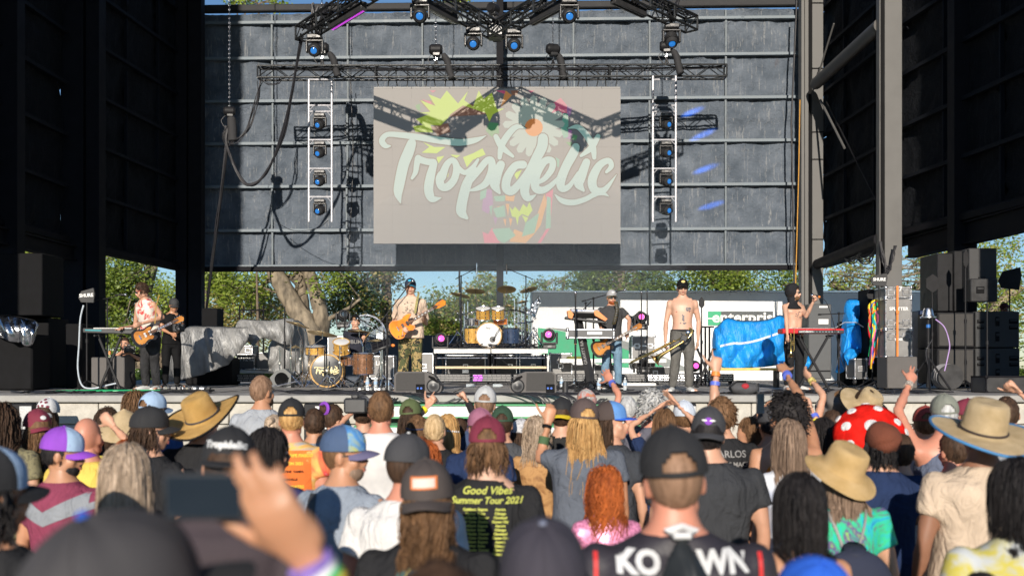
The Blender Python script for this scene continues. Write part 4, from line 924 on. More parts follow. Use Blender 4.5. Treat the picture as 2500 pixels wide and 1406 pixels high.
def road_case(label,px0,px1,py0,py1,D,dep=.6,m=M_case,lat=2,handle=True,lid=None,text=None,base=None,tc=M_white,wheels=True,name='road_case',tsize=.1,edge=M_alu,group=None):
 x0,x1,z0,z1=X(px0,D),X(px1,D),Z(py1,D),Z(py0,D);w,h=x1-x0,z1-z0
 t=thing(name,label,'case',((x0+x1)/2,D,z0),0,group);mb=MB();mb.box((0,dep/2,h/2),(w-.02,dep,h-.02),b=.006);mb.build('shell',m,t)
 e=.022;mb=MB()
 for sx in(-1,1):
  for zz in(0,1):mb.box((0,.0,e/2+zz*(h-e)),(w,.02,e),b=.003)if sx==1 else mb.box((0,dep,e/2+zz*(h-e)),(w,.02,e),b=.003)
  for yy in(0,dep):mb.box((sx*(w-e)/2,yy,h/2),(e,.022,h),b=.003)
  for zz in(0,1):mb.box((sx*(w-e)/2,dep/2,e/2+zz*(h-e)),(e,dep,e+.002),b=.003)
 mb.build('edge_rail',edge,t)
 for sx in(-1,1):
  for zz in(0,1):mb=MB();mb.ell((sx*(w/2-.012),0,zz*(h-.024)+.012),.034,10,6);mb.build('corner_ball',edge,t)
 if lid:mb=MB();mb.box((0,-.013,h*lid),(w-.06,.012,.03),b=.003);mb.build('lid_seam',edge,t)
 for k in range(lat):
  xx=(k-(lat-1)/2)*w*.55;zz=h*(lid or .5)
  mb=MB();mb.box((xx,-.012,zz),(.13,.012,.12),b=.004);la=mb.build('latch',edge,t);mb=MB();mb.box((xx,-.021,zz),(.085,.01,.075),b=.004);mb.build('latch_dish',M_casel,la)
 if handle:mb=MB();mb.box((0,-.012,h*.28),(.16,.01,.09),b=.003);mb.box((0,-.022,h*.28),(.10,.012,.03),b=.004);mb.build('handle',edge,t)
 if text:mb=MB();text_mb(mb,text,tsize,TR((0,-.016,h*.60)),bold=.003);mb.build('stencil',tc,t,None)
 if wheels:
  for sx in(-1,1):mb=MB(TR((sx*w*.38,.08,-.05),(0,pi/2,0)));mb.lathe([(.05,-.02),(.05,.02)],14);mb.build('wheel',M_rubber,t)
 return t
def drum(t,c,r,d,axis,shell,head,hoop=M_chrome,lugs=8,name='tom',n=28):
 """axis: unit vector of the drum, c its centre"""
 ax=Vector(axis).normalized();M=Matrix.Translation(c)@ax.to_track_quat('Z','Y').to_matrix().to_4x4()
 mb=MB(M);mb.lathe([(r,-d/2+.005),(r,d/2-.005)],n);o=mb.build(name,shell,t)
 mb=MB(M);mb.lathe([(r*.97,d/2),(r*.9,d/2+.004),(.001,d/2+.005)],n);mb.build('drum_head',head,o,60)
 mb=MB(M);mb.lathe([(.001,-d/2-.004),(r*.97,-d/2-.003)],n);mb.build('drum_head',head,o,60)
 mb=MB(M)
 for s in(-1,1):mb.tube([(r*1.03*cos(2*pi*i/n),r*1.03*sin(2*pi*i/n),s*d/2)for i in range(n)],.011,6,close=True)
 mb.build('hoop',hoop,o)
 mb=MB(M)
 for k in range(lugs):
  a=2*pi*(k+.5)/lugs
  for s in(-1,1):mb.box((r*1.02*cos(a),r*1.02*sin(a),s*d*.22),(.022,.022,.05),(0,0,a),b=.005)
  mb.tube([(r*1.06*cos(a),r*1.06*sin(a),-d/2),(r*1.06*cos(a),r*1.06*sin(a),d/2)],.0035,5)
 mb.build('lug',M_chrome,o);return o
def cymbal(t,c,r,tilt=(0,0,0),z0=0,base=None,m=M_cym):
 M=TR(c,tilt);mb=MB(M);mb.lathe([(.001,.028),(.02,.026),(.05,.010),(.055,.006),(r*.6,-.004),(r,-.02),(r,-.022),(r*.6,-.007),(.05,.003),(.001,.02)],36);o=mb.build('cymbal',m,t,50)
 if base is not None:
  mb=MB();b_=Vector(base);c_=Vector(c);mb.cyl(c_+Vector((0,0,.05)),c_-Vector((0,0,.12)),.008,8);mb.tube([c_-Vector((0,0,.1)),Vector((b_.x,b_.y,max(.5,c_.z*.72)))],.011,8);mb.cyl((b_.x,b_.y,max(.5,c_.z*.72)),(b_.x,b_.y,b_.z+.18),.014,8)
  for k in range(3):a=.4+2*pi*k/3;mb.tube([(b_.x,b_.y,b_.z+.32),(b_.x+.28*cos(a),b_.y+.28*sin(a),b_.z+.015)],.010,6);mb.tube([(b_.x,b_.y,b_.z+.12),(b_.x+.16*cos(a),b_.y+.16*sin(a),b_.z+.14)],.006,6)
  mb.build('cymbal_stand',M_chrome,t)
 return o
def word_on(mb,M,w,grow=0,y=0,palms=True):
 """the brush word fitted into a width w centred on M"""
 k=w/1900.
 for S_ in WORD+(PALMS if palms else[]):stroke(mb,[((x-1090)*k,-(y_-740)*k,wd*k)for x,y_,wd in S_],M,y,grow*k,4)
D=19.6;pp=FP/D
kit=thing('drum_kit','small drum kit with black bass drum head lettered in gold','drum kit',st(800,D))
R_=.30;ax=Vector((.10,-1,.02)).normalized()
bd=drum(kit,(0,0,R_+.02),R_,.40,ax,M_gold,mat('black_drum_head',(.02,.02,.022),.3),M_wood,10,'bass_drum',40)
Mx=Matrix.Translation(Vector((0,0,R_+.02))+ax*.212)@rotm((0,0,-.10*-1))
mb=MB();word_on(mb,Mx,.47,0,-.004);mb.build('lettering',mat('gold_foil',(.62,.52,.28),.35,.3,var=.05),bd,None)
mb=MB(Mx);mb.tube([(.10+.055*cos(a),-.006,-.17+.055*sin(a))for a in[2*pi*i/20 for i in range(20)]],.008,6,close=True);mb.build('port_ring',M_chrome,bd)
mb=MB();mb.tube([(.18,-.6,.02),(.16,-.40,.10),(.12,-.28,.15)],.008,6);mb.ell((.11,-.25,.15),(.03,.045,.03),10,6);mb.build('kick_microphone',M_plast,kit)
mb=MB();mb.tube([(-.22,-.08,.25),(-.38,-.22,.02)],.009,6);mb.tube([(.22,-.08,.25),(.38,-.22,.02)],.009,6);mb.build('spur',M_chrome,kit)
drum(kit,(.26,.02,.78),.155,.21,(0.05,-.45,.9),M_gold,M_drumhead,M_gold,6,'tom')
drum(kit,(-.30,.35,.72),.19,.15,(0,-.15,1),M_gold,M_drumhead,M_chrome,8,'snare_drum')
drum(kit,(.66,.18,.46),.20,.40,(0,-.05,1),M_walnut,M_drumhead,M_chrome,8,'floor_tom')
drum(kit,(.36,.30,.52),.17,.16,(0,-.1,1),M_walnut,M_drumhead,M_chrome,8,'snare_drum')
cymbal(kit,(-.62,.25,lz(789,D)),.24,(-.12,.28,0),0,(-.55,.3,0));cymbal(kit,(-.12,.1,lz(812,D)),.29,(-.14,.14,0),0,(-.40,.2,0))
cymbal(kit,(.52,.55,lz(805,D)),.23,(-.08,.05,0),0,(.60,.5,0));cymbal(kit,(.92,.2,lz(830,D)),.20,(-.05,.02,0),0,(.98,.2,0));cymbal(kit,(-.72,.5,lz(845,D)),.17,(0,.02,0),0,(-.72,.5,0))
for k,(x,y,z,q)in enumerate(((-.72,.05,.95,.02),(-.55,.12,.92,.02),(1.05,-.05,.8,.015),(-.95,.15,.78,.02),(.05,-.35,.55,.014),(.30,-.42,.8,.014))):
 mb=MB();mb.cyl((x,y,.12),(x,y,z),q*.7,8);mb.box((x,y,z*.6),(.05,.05,.06),b=.01)
 for j in range(3):a=j*2.1+k;mb.tube([(x,y,.24),(x+.24*cos(a),y+.24*sin(a),.01)],.009,6)
 mb.build('stand',M_chrome,kit)
mb=MB();mb.lathe([(.15,.46),(.165,.48),(.165,.54),(.14,.56),(.001,.56)],24,TR((.55,.75,0)));mb.cyl((.55,.75,.15),(.55,.75,.47),.02,8)
for j in range(3):a=j*2.1;mb.tube([(.55,.75,.25),(.55+.25*cos(a),.75+.25*sin(a),.01)],.011,6)
mb.build('stool',M_plast,kit)
mb=MB();mb.cyl((0,-.32,.12),(0,-.32,.7),.012,8);mb.box((.0,-.32,.30),(.11,.03,.03),b=.008,mi=0);mb.build('stand',M_black,kit)
fan=thing('pedestal_fan','large round fan with clear blades behind the seated drummer','fan',st(893,21.2))
tripod(fan,.9,.3);mb=MB(TR((0,0,lz(818,21.2))))
for rr in(.42,.40,.30,.2,.1):mb.tube([(rr*cos(a),-.05+.04*(rr/.42)**2,rr*sin(a))for a in[2*pi*i/36 for i in range(36)]],.004 if rr<.42 else .008,5,close=True)
for i in range(24):a=2*pi*i/24;mb.tube([(.07*cos(a),-.06,.07*sin(a)),(.42*cos(a),-.01,.42*sin(a))],.0025,4)
mb.build('guard',M_alu,fan);mb=MB(TR((0,0,lz(818,21.2))));mb.ell((0,0,0),(.07,.09,.07),12,8);mb.build('motor',M_plast,fan)
for k in range(4):mb=MB(TR((0,-.01,lz(818,21.2)),(0,k*pi/2,0)));mb.grid(lambda u,v:((.06+.3*u),.03*(v-.5),(.03+.13*u)*(v-.3)*2),5,4);mb.build('blade',mat('smoky_clear_plastic',(.5,.6,.7),.1,alpha=.35),fan)
RD=23.3;rx0,rx1=X(1058,RD),X(1339,RD);rw=rx1-rx0;rcx=(rx0+rx1)/2;RZ=lz(849,RD)
rs=thing('drum_riser','white edged drum riser of two decks on tube legs','platform',(rcx,RD,SZ))
for s in(-1,1):
 mb=MB();mb.box((s*rw/4,1.2,RZ-.012),(rw/2-.01,2.4,.024),b=.004);d_=mb.build('deck',mat('riser_top',(.05,.05,.05),.7),rs)
 mb=MB();mb.box((s*rw/4,.012,RZ-.075),(rw/2-.02,.03,.10),b=.006);mb.build('deck_frame',M_wht,rs)
 for xx in(.06,rw/2-.06):
  for yy in(.08,2.3):
   mb=MB();mb.cyl((s*xx,yy,0),(s*xx,yy,RZ-.12),.024,10);mb.build('leg',M_steel,rs)
 mb=MB();mb.cyl((s*.06,.08,RZ*.72),(s*(rw/2-.06),.08,RZ*.72),.014,8);mb.cyl((s*.10,.1,RZ*.15),(s*(rw/2-.1),.1,RZ*.15),.014,8);mb.build('crossbar',M_alu,rs)
 mb=MB();mb.cyl((s*.2,.1,RZ*.72),(s*.45,.1,RZ*.45),.012,8);mb.cyl((s*(rw/2-.1),.1,RZ*.2),(s*(rw/2-.4),.1,RZ*.5),.012,8);mb.build('brace',M_black,rs)
mb=MB();mb.box((0,.05,RZ*.46),(rw-.08,.03,.055),b=.005);mb.build('plank',mat('pale_timber',(.62,.50,.33),.7,scale=(.3,1,8),vs=5),rs)
mb=MB();mb.box((0,.05,RZ*.16),(rw-.1,.03,.045),b=.005);mb.build('plank',M_steel,rs)
KD=24.1;K=thing('drum_kit','large drum kit on the riser with white bass drum and gold sparkle toms','drum kit',(X(1195,KD),KD,SZ+RZ+.002));kx=lambda px:X(px,KD)-X(1195,KD);kz=lambda py:Z(py,KD)-SZ-RZ
ax=Vector((-.06,-1,0)).normalized()
bd=drum(K,(0,0,.295),.29,.42,ax,M_wood,M_drumhead,M_wood,10,'bass_drum',40)
Mx=Matrix.Translation(Vector((0,0,.295))+ax*.222)
mb=MB();text_mb(mb,'Pearl',.085,Mx@TR((0,0,.15)),bold=.001,italic=.3);mb.build('lettering',M_steel,bd,None)
mb=MB(Mx);mb.lathe([(.001,.012),(.07,.012),(.072,0)],20,TR((.09,-.002,-.09),(pi/2,0,0)));mb.build('port_patch',M_plast,bd);mb=MB();mb.tube([(.10,-.25,.2),(.17,-.34,.36),(.27,-.3,.5)],.009,6);mb.ell((.1,-.25,.2),(.03,.045,.03),10,6);mb.build('kick_microphone',M_plast,K)
drum(K,(kx(1179),-.02,kz(765)),.165,.24,(0,-.38,.92),M_gold,M_drumhead,M_chrome,8,'tom');drum(K,(kx(1216),-.02,kz(765)),.15,.24,(0,-.38,.92),M_gold,M_drumhead,M_chrome,8,'tom')
drum(K,(kx(1152),.25,kz(785)),.17,.15,(0,-.1,1),M_chrome,M_drumhead,M_chrome,8,'snare_drum');drum(K,(kx(1221),.28,kz(783)),.17,.15,(0,-.1,1),M_orange,M_drumhead,M_chrome,8,'snare_drum')
drum(K,(kx(1153),.1,.30),.20,.36,(0,-.05,1),M_gold,M_drumhead,M_chrome,8,'floor_tom');drum(K,(kx(1248),.15,.30),.20,.36,(0,-.05,1),mat('navy_shell',(.03,.05,.1),.25),M_drumhead,M_chrome,8,'floor_tom')
for px,py,r,tl in((1124,718,.235,(-.12,.22,0)),(1160,708,.235,(-.2,.06,0)),(1237,704,.225,(-.35,.0,0)),(1290,705,.215,(-.2,-.25,0)),(1243,745,.12,(-.1,.1,0)),(1275,735,.15,(-.1,-.2,0))):
 cymbal(K,(kx(px),.15,kz(py)),r,tl,0,(kx(px)*.9,.35,0))
mb=MB()
for px,py in((1133,740),(1141,735),(1256,730),(1265,727),(1274,735),(1283,745),(1291,760),(1298,770)):
 x=kx(px);mb.cyl((x,.2,.05),(x,.2,kz(py)),.017,10)
mb.tube([(kx(1128),.15,kz(768)),(kx(1150),-.1,kz(762)),(kx(1180),-.12,kz(757))],.017,8);mb.tube([(kx(1228),-.1,kz(760)),(kx(1260),.05,kz(757)),(kx(1300),.2,kz(768))],.017,8);mb.tube([(kx(1255),.1,kz(790)),(kx(1300),.2,kz(785))],.015,8)
mb.build('rack_tube',M_chrome,K)['kind']='stuff'
r7=random.Random(3)
mb=MB()
for px in(1118,1132,1146,1262,1276,1290,1302,1310):
 x=kx(px);y=r7.uniform(-.1,.3)
 for j in range(3):a=j*2.1+px;mb.tube([(x,y,r7.uniform(.3,.45)),(x+.32*cos(a),y+.3*sin(a),.015)],.011,6)
 for j in range(4):z=r7.uniform(.2,.95);mb.box((x+r7.uniform(-.05,.05),y,z),(.05,.05,.055),(r7.uniform(0,1),r7.uniform(0,1),0),b=.01)
mb.build('rack_foot',M_chrome,K)['kind']='stuff'
mb=MB()
for j in range(26):
 x=r7.uniform(kx(1105),kx(1330));P=[(x,r7.uniform(-.5,-.1),.02)]
 for _ in range(4):P.append((P[-1][0]+r7.uniform(-.2,.2),P[-1][1]+r7.uniform(-.1,.1),r7.uniform(.01,.10)))
 mb.tube(spline(P,4),.010,5)
mb.build('cable',M_cable,K)
for sx,px,px2 in((-1,1126,1164),(1,1284,1237)):
 DD=23.6;hgt=Z(674 if sx<0 else 675,DD)-SZ-RZ
 t=thing('microphone_stand','overhead microphone boom stand %s of the raised drum kit'%('at the bass drum side left' if sx<0 else 'at the truck side right'),'microphone stand',(X(px,DD),DD,SZ+RZ+.002));tripod(t,hgt,.28)
 e=X(px2,DD)-X(px,DD);b0=Vector((-e*.38,0,hgt-.07));b1=Vector((e,0,hgt+.18));mb=MB();mb.cyl(b0,b1,.009,8);mb.ell((0,0,hgt),.022,8,6);mb.build('boom_arm',M_black,t)
 mb=MB();mb.cyl(b1+Vector((0,0,-.13)),b1+Vector((0,0,.08)),.016,10);mb.cyl(b1+Vector((0,0,.07)),b1+Vector((0,0,.11)),.017,10);mb.build('microphone',M_plast if sx>0 else M_chrome,t)
foil=mat('crumpled_foil',(.6,.62,.66),.2,1,var=.2,bump=.8,bs_=18)
mb=MB();V=[Vector((X(1296,24.2),24.2,Z(770,24.2))),Vector((X(1318,24.2),24.2,Z(728,24.2)))]
mb.grid(lambda u,v:(V[0].lerp(V[1],u)+Vector(((v-.5)*.16*(1.3-u),.05*sin(9*u+7*v),(v-.5)*-.12)))[:],16,8);o=mb.build('foil_cover',foil,None);tag(o,'crumpled silver foil sheet hanging off the raised kit rack','foil sheet')
def wedge(label,px0,px1,D,flip):
 x0,x1=X(px0,D),X(px1,D);w=x1-x0;h=lz(907,D);t=thing('stage_monitor',label,'speaker',((x0+x1)/2,D,SZ))
 s=-1 if flip else 1;mb=MB();a=w/2
 out=[(-a*s,.03),(-a*s,h*.86),(-(a-.05)*s,h),(a*.28*s,h),(a*.62*s,h*.86),(a*.96*s,h*.33),(a*.93*s,.04),(a*.75*s,0),(-(a-.03)*s,0)]
 mb=MB();mb.prism([(x,z)for x,z in out],.50,TR((0,.25,0)));mb.build('cabinet',M_grey,t,30)
 mb=MB();mb.prism([(-(a-.03)*s,.05),(-(a-.03)*s,h*.84),(-(a-.07)*s,h*.95),(a*.24*s,h*.95),(a*.26*s,.05)],.02,TR((0,-.006,0)));mb.build('side_panel',M_grille,t)
 mb=MB(TR((a*.62*s,-.012,h*.36),(pi/2,0,0)));mb.lathe([(.001,.012),(.03,.012),(.045,.004),(.085,.004),(.095,.014),(.105,0)],24);mb.build('driver',M_plast,t)
 mb=MB();mb.tube([(a*.42*s,-.01,h*.80),(a*.62*s,-.014,h*.68),(a*.8*s,-.01,h*.5)],[.012,.026,.008],8);mb.build('port',M_flatblack,t)
 cx=(a*.08 if s>0 else-a*-.75)*s*(1 if s>0 else-1)
 mb=MB();mb.box((cx,-.02,.085),(.13,.012,.12),b=.004);p=mb.build('connector_plate',M_flatblack,t)
 mb=MB();[mb.lathe([(.001,.012),(.016,.012),(.018,0)],10,TR((cx+q,-.024,.085),(pi/2,0,0)))for q in(-.035,.015)];mb.build('socket',mat('blue_socket',(.03,.12,.5),.3),p)
 return t
wedge('grey floor monitor wedge in front of the singing guitarist',962,1081,15.2,False)
wedge('grey floor monitor wedge in front of the drum riser beside the synth stand',1241,1358,15.2,True)
_ledm=None
def led_bar(label,px0,px1,D,n=8,z=.065,glow=None,tone=None):
 x0,x1=X(px0,D),X(px1,D);w=x1-x0;t=thing('led_bar',label,'stage light',((x0+x1)/2,D,SZ),0,'led battens along the stage floor');h=.175
 mb=MB();mb.box((0,.07,z+h/2),(w-.01,.14,h),b=.012);mb.build('housing',M_plast,t)
 for s in(-1,1):mb=MB();mb.box((s*w*.42,.05,z/2),(.06,.16,z+.02),b=.005);mb.build('foot',M_black,t)
 for k in range(n):
  cx=(k+.5-n/2)*(w-.06)/n;mb=MB()
  for q in range(9):
   qx=cx+((q%3)-1+(.5 if(q//3)%2 else 0)-.17)*(w/n)*.27;qz=z+h/2+(q//3-1)*.05
   mb.lathe([(.006,.010),(.018,.008),(.021,0)],6,TR((qx,-.002,qz),(pi/2,0,0)))
  mb.build('lens_cluster',glow if(glow and k<2)else(tone or M_casel),t,None)
 return t
BD=22.4
led_bar('led batten left of the small drum kit beside the orange strip',517,640,BD);led_bar('led batten under the riser behind the singing guitarist',1062,1149,BD)
led_bar('led batten under the middle of the riser with violet glow',1152,1250,BD,glow=M_uv);led_bar('led batten behind the floor monitor by the synth stand',1252,1352,BD)
led_bar('led batten behind the synth stand legs',1358,1462,BD);led_bar('led batten between the bass player and the trombone player',1506,1576,BD,6)
led_bar('bright silver led batten behind the trombone player legs',1578,1690,BD,tone=M_alu);led_bar('bright silver led batten below the blue tarpaulin',1692,1792,BD,tone=M_alu)
for k,(a,b_,py,D,lab)in enumerate(((505,700,908,23.2,'long white batten lying behind the leftmost floor lights'),(1500,1600,938,20.5,'white strip light lying on the floor behind the trombone player'),(1365,1620,881,24.8,'white topped low deck behind the bass player'),(590,760,905,23.9,'pale aluminium batten below the silver tarpaulins'))):
 w=X(b_,D)-X(a,D);mb=MB();hh=.06 if k!=2 else .10;mb.box((0,0,0),(w,.25 if k!=2 else 1.0,hh),b=.01);o=solo(mb,'light_strip' if k!=2 else 'low_deck',M_wht,lab,'light strip' if k!=2 else 'platform',(X((a+b_)/2,D),D,max(Z(py,D),SZ+hh/2)))
mb=MB();mb.box((0,0,0),(X(520,22)-X(478,22),.08,.03),b=.01);solo(mb,'orange_strip',mat('orange_red_strip',(.7,.12,.03),.5),'orange red strip on the floor beside the leftmost led batten','strip',(X(500,22),22,SZ+.045))
def moving_head(name,label,loc,lens,tilt=(0,0,0),hang=False,s=1.0,pan=0,group=None,cat='stage light'):
 """base below (or above when it hangs); tilt turns the head about x; the lens looks towards -y at rest"""
 t=thing(name,label,cat,loc,pan,group);k=-1 if hang else 1
 mb=MB();mb.box((0,0,k*.05*s),(.30*s,.26*s,.10*s),b=.02*s);b_=mb.build('base',M_plast,t);mb=MB();mb.box((0,-.135*s,k*.05*s),(.09*s,.012,.045*s),b=.003);mb.build('display',M_casel,b_)
 mb=MB()
 for sx in(-1,1):mb.box((sx*.165*s,0,k*.24*s),(.045*s,.12*s,.26*s),b=.018*s)
 mb.box((0,0,k*.125*s),(.37*s,.14*s,.045*s),b=.015*s);mb.build('yoke',M_plast,t)
 T=TR((0,0,k*.30*s),tilt)@TR(rot=(pi/2,0,0));mb=MB(T);mb.lathe([(.001,-.17*s),(.09*s,-.165*s),(.13*s,-.10*s),(.135*s,.02*s),(.115*s,.10*s),(.10*s,.17*s),(.085*s,.175*s),(.08*s,.15*s)],22);h=mb.build('lamp_head',M_plast,t)
 mb=MB(T)
 for q in(-.02,.02,.06):mb.lathe([(.137*s,q*s),(.141*s,(q+.008)*s),(.137*s,(q+.016)*s)],22)
 mb.build('cooling_fin',M_black,h);mb=MB(T);mb.ell((0,0,.14*s),(.072*s,.072*s,.028*s),18,8);mb.build('lens',lens,h)
 mb=MB(T);mb.tube([(.084*s*cos(a),.084*s*sin(a),.172*s)for a in[2*pi*i/22 for i in range(22)]],.007*s,6,close=True);mb.build('lens_ring',M_steel,h)
 return t
moving_head('moving_light','pink moving light on the riser corner beside the singing guitarist',(X(1075,23.6),23.6,SZ+RZ-.12),M_pink,(-.15,0,.2),s=1.05)
moving_head('moving_light','pink moving light on the riser corner in front of the truck',(X(1341,23.6),23.6,SZ+RZ-.02),M_pink,(-.1,0,-.15),s=1.05)
moving_head('moving_light','pink moving light low behind the trombone player',(X(1694,24),24,SZ+.12),M_pink,(-.1,0,.2),s=.95)
moving_head('moving_light','pink moving light on a stand wrapped in foil behind the bass player',(X(1566,24),24,Z(805,24)),M_pink,(-.1,0,-.1),s=.95)
moving_head('moving_light','unlit moving light standing low behind the bass player',(X(1570,24.4),24.4,SZ+.25),M_lens,(-.6,0,0),s=1.0)
moving_head('moving_light','moving light with clear lens beside the boom microphone of the seated drummer',(X(838,23),23,Z(800,23)),M_lens,(-.2,0,.3),s=.9)
mb=MB();mb.grid(lambda u,v:(X(1535+40*u,24.1),24.1+.1*sin(8*u)*cos(6*v),Z(765+35*v+6*sin(7*u),24.1)),14,10);o=mb.build('foil_sheet',foil,None);tag(o,'silver foil bunched over the light behind the bass player','foil sheet')
road_case('grey road case stencilled with digits under the silver tarpaulins',578,622,866,902,23.2,.6,M_case,0,False,text='s71242',tsize=.13,wheels=False)
road_case('small road case with silver latches on top of the stencilled one',565,617,843,866,23.0,.5,M_casel,2,False,wheels=False)
road_case('pinkish grey case beside the stencilled road case',621,658,860,902,23.4,.5,M_casel,0,False,wheels=False)
road_case('pale framed case behind the gold drum kit',800,842,820,880,24.0,.5,M_casel,1,False)
road_case('grey road case with framed lettering behind the drummer',902,962,868,925,24.0,.6,M_casel,0,False,text='LMG',tsize=.14)
road_case('grey road case left of the drum riser',1012,1058,862,925,25.0,.6,M_casel,1,True)
road_case('wide black road case seen under the riser',1088,1185,866,922,26.2,.6,M_case,1,True)
road_case('second black road case seen under the riser',1190,1262,866,922,26.4,.6,M_case,2,False)
road_case('blue grey case seen under the right half of the riser',1268,1336,866,922,26.2,.6,mat('blue_case',(.10,.14,.19),.5),1,False)
road_case('grey stencilled case right of the riser',1342,1396,862,925,25.0,.6,M_casel,1,False,text='LMG',tsize=.10)
road_case('tall grey road case with two latches behind the bass neck',1542,1600,820,900,25.4,.6,M_casel,2,True,lid=.7)
road_case('low grey case under the white topped deck',1395,1440,890,925,24.9,.5,M_casel,0,False,wheels=False)
road_case('low case behind the trombone player knees',1560,1640,895,925,25.2,.5,M_case,1,False,wheels=False)
road_case('black case under the white topped deck behind the keyboard post',1450,1500,890,925,24.9,.5,M_case,0,False,wheels=False)
mb=MB();mb.box((0,0,0),(.5,.3,.12),b=.03);solo(mb,'folded_cover',mat('olive_cloth',(.16,.17,.04),.9,var=.5,vs=14),'folded olive patterned cloth on the deck right of the riser','cloth',(X(1408,24.7),24.7,Z(876,24.7)))
def tarp(name,label,D,cols,m,wr=.05,seed=0,dep=.35,nv=26,cat='tarpaulin',fr=6.0,sub=8):
 """cols: (px, py_top, py_bottom, y offset) down the length of the sheet"""
 S=spline([(a,b_,c,d)for a,b_,c,d in cols],sub);n=len(S);V=[];uu=[]
 for i,(px,t0,t1,dy)in enumerate(S):
  for j in range(nv+1):
   v=j/nv;y=D+dy-dep*sin(pi*min(1,v*.9))*.35+(dep*.8 if j==0 else 0);py=t0+(t1-t0)*v;V.append((X(px,y),y,max(Z(py,y),SZ+.01)))
 V=np.array(V);ph=np.array([[S[i][0],j]for i in range(n)for j in range(nv+1)])
 fold=(1-2*np.abs(np.sin(ph[:,0]*.055+.07*ph[:,1]+.9*np.sin(ph[:,1]*.13+seed))))*.7+(1-2*np.abs(np.sin(ph[:,0]*.10-ph[:,1]*.12+seed)))*.45
 V[:,1]+=fold*wr*(.35+ph[:,1]/nv)-np.abs(wob(V,wr*.25,fr*.7,seed));V[:,0]+=wob(V,wr*.2,fr*1.6,seed+2)
 F=[(i*(nv+1)+j,(i+1)*(nv+1)+j,(i+1)*(nv+1)+j+1,i*(nv+1)+j+1)for i in range(n-1)for j in range(nv)]
 me=npmesh(name,V,F,m);o=link(name,me);sd=o.modifiers.new('thick','SOLIDIFY');sd.thickness=.004
 return tag(o,label,cat)
def tarpmat(name,a,b_,metal=0,rough=.35):
 m,nt,b=newmat(name);c=_coord(nt);n=_noise(nt,c,3,6,.6);v=_noise(nt,_coord(nt,(1.6,1,.45)),7,4,.5,2.2)
 nt.links.new(_ramp(nt,n,[(.3,a),(.7,b_)]),b.inputs['Base Color']);b.inputs['Roughness'].default_value=rough;b.inputs['Metallic'].default_value=metal
 _bump(nt,b,v,.8,.045);return m
M_silv=tarpmat('silver_tarpaulin',(.23,.23,.228),(.35,.35,.345),.2,.5);M_btarp=tarpmat('blue_tarpaulin',(.008,.23,.68),(.015,.35,.90),0,.45)
tarp('silver_tarpaulin','long silver tarpaulin sloping down to the floor behind the guitarist',21.0,[(398,905,932,-.9),(414,862,932,-.7),(438,815,930,-.5),(462,797,924,-.3),(500,796,912,-.2),(540,797,898,-.1),(575,799,872,0),(606,799,835,0)],M_silv,.09,1)
tarp('silver_tarpaulin','higher silver tarpaulin draped over cases beside the small drum kit',21.8,[(578,790,802,.1),(590,780,815,.1),(620,781,845,0),(640,782,826,0),(665,782,830,0),(700,777,842,-.1),(718,778,838,0)],M_silv,.08,2)
tarp('silver_tarpaulin','silver tarpaulin hanging to the floor left of the small drum kit',22.2,[(655,850,905,.2),(675,815,910,.1),(700,790,915,0),(725,782,915,.1),(745,800,915,.3),(755,840,915,.4)],M_silv,.10,3)
mb=MB();mb.box((0,0,0),(1.0,.7,.6),b=.04);solo(mb,'equipment_rack',M_flatblack,'dark equipment rack hidden under the long silver tarpaulin','rack',(X(520,22.3),22.3,SZ+.3))
bt=tarp('blue_tarpaulin','bright blue tarpaulin with white stripe tied over a table behind the singer',20.4,[(1738,840,866,.3),(1742,805,880,.1),(1752,796,893,0),(1775,776,900,-.1),(1800,782,900,-.1),(1830,783,898,-.1),(1860,782,896,-.1),(1885,777,893,-.1),(1903,769,890,0),(1914,775,885,.1)],M_btarp,.09,4)
stp=MB()
S=spline([(1758,845),(1790,838),(1810,838),(1840,833),(1870,824),(1910,810)],8)
bv=BVHTree.FromPolygons([v.co for v in bt.data.vertices],[tuple(p.vertices)for p in bt.data.polygons]);vs=[]
for px,py in S:
 for q in(-2.6,2.6):
  d=(Vector((X(px,20),20,Z(py+q,20)))-co.location).normalized();h=bv.ray_cast(co.location,d);vs.append((h[0]-d*.012)if h[0]else Vector((X(px,20),20,Z(py+q,20))))
stp.add(vs,[(2*i,2*i+1,2*i+3,2*i+2)for i in range(len(S)-1)]);stp.build('white_stripe',M_white,bt)
mb=MB();mb.box((0,0,0),(1.3,.6,.75),b=.03);solo(mb,'covered_table',M_flatblack,'dark table hidden under the striped blue tarpaulin','table',(X(1830,20.9),20.9,Z(845,20.9)))
mb=MB();mb.box((0,0,0),(X(1908,20.2)-X(1733,20.2),.3,.05),b=.01);mb.build
solo(mb,'yellow_beam',mat('yellow_timber',(.72,.50,.12),.6),'long yellow beam carrying the blue tarpaulin table','beam',(X(1820,20.2),20.2,Z(901,20.2)))
for px in(1745,1895):mb=MB();mb.box((0,0,0),(.05,.3,lz(904,20.3)),b=.005);solo(mb,'trestle_leg',M_black,'black trestle leg below the %s end of the yellow beam'%('trombone side' if px<1800 else 'singer side'),'trestle',(X(px,20.3),20.3,SZ+lz(904,20.3)/2))
tarp('blue_tarpaulin','blue tarpaulin bundled over a tall rack beside the coloured cables',20.3,[(2042,905,912,.4),(2052,830,910,.2),(2060,760,905,.1),(2068,733,880,0),(2085,730,860,-.1),(2100,732,862,-.1),(2118,742,845,-.1),(2130,755,815,0)],M_btarp,.10,5,sub=7)
tarp('blue_tarpaulin','loose blue tarpaulin corner hanging below the bundled rack cover',19.9,[(2060,862,878,0),(2072,850,894,-.05),(2084,852,880,0),(2096,850,862,.1)],M_btarp,.04,6)
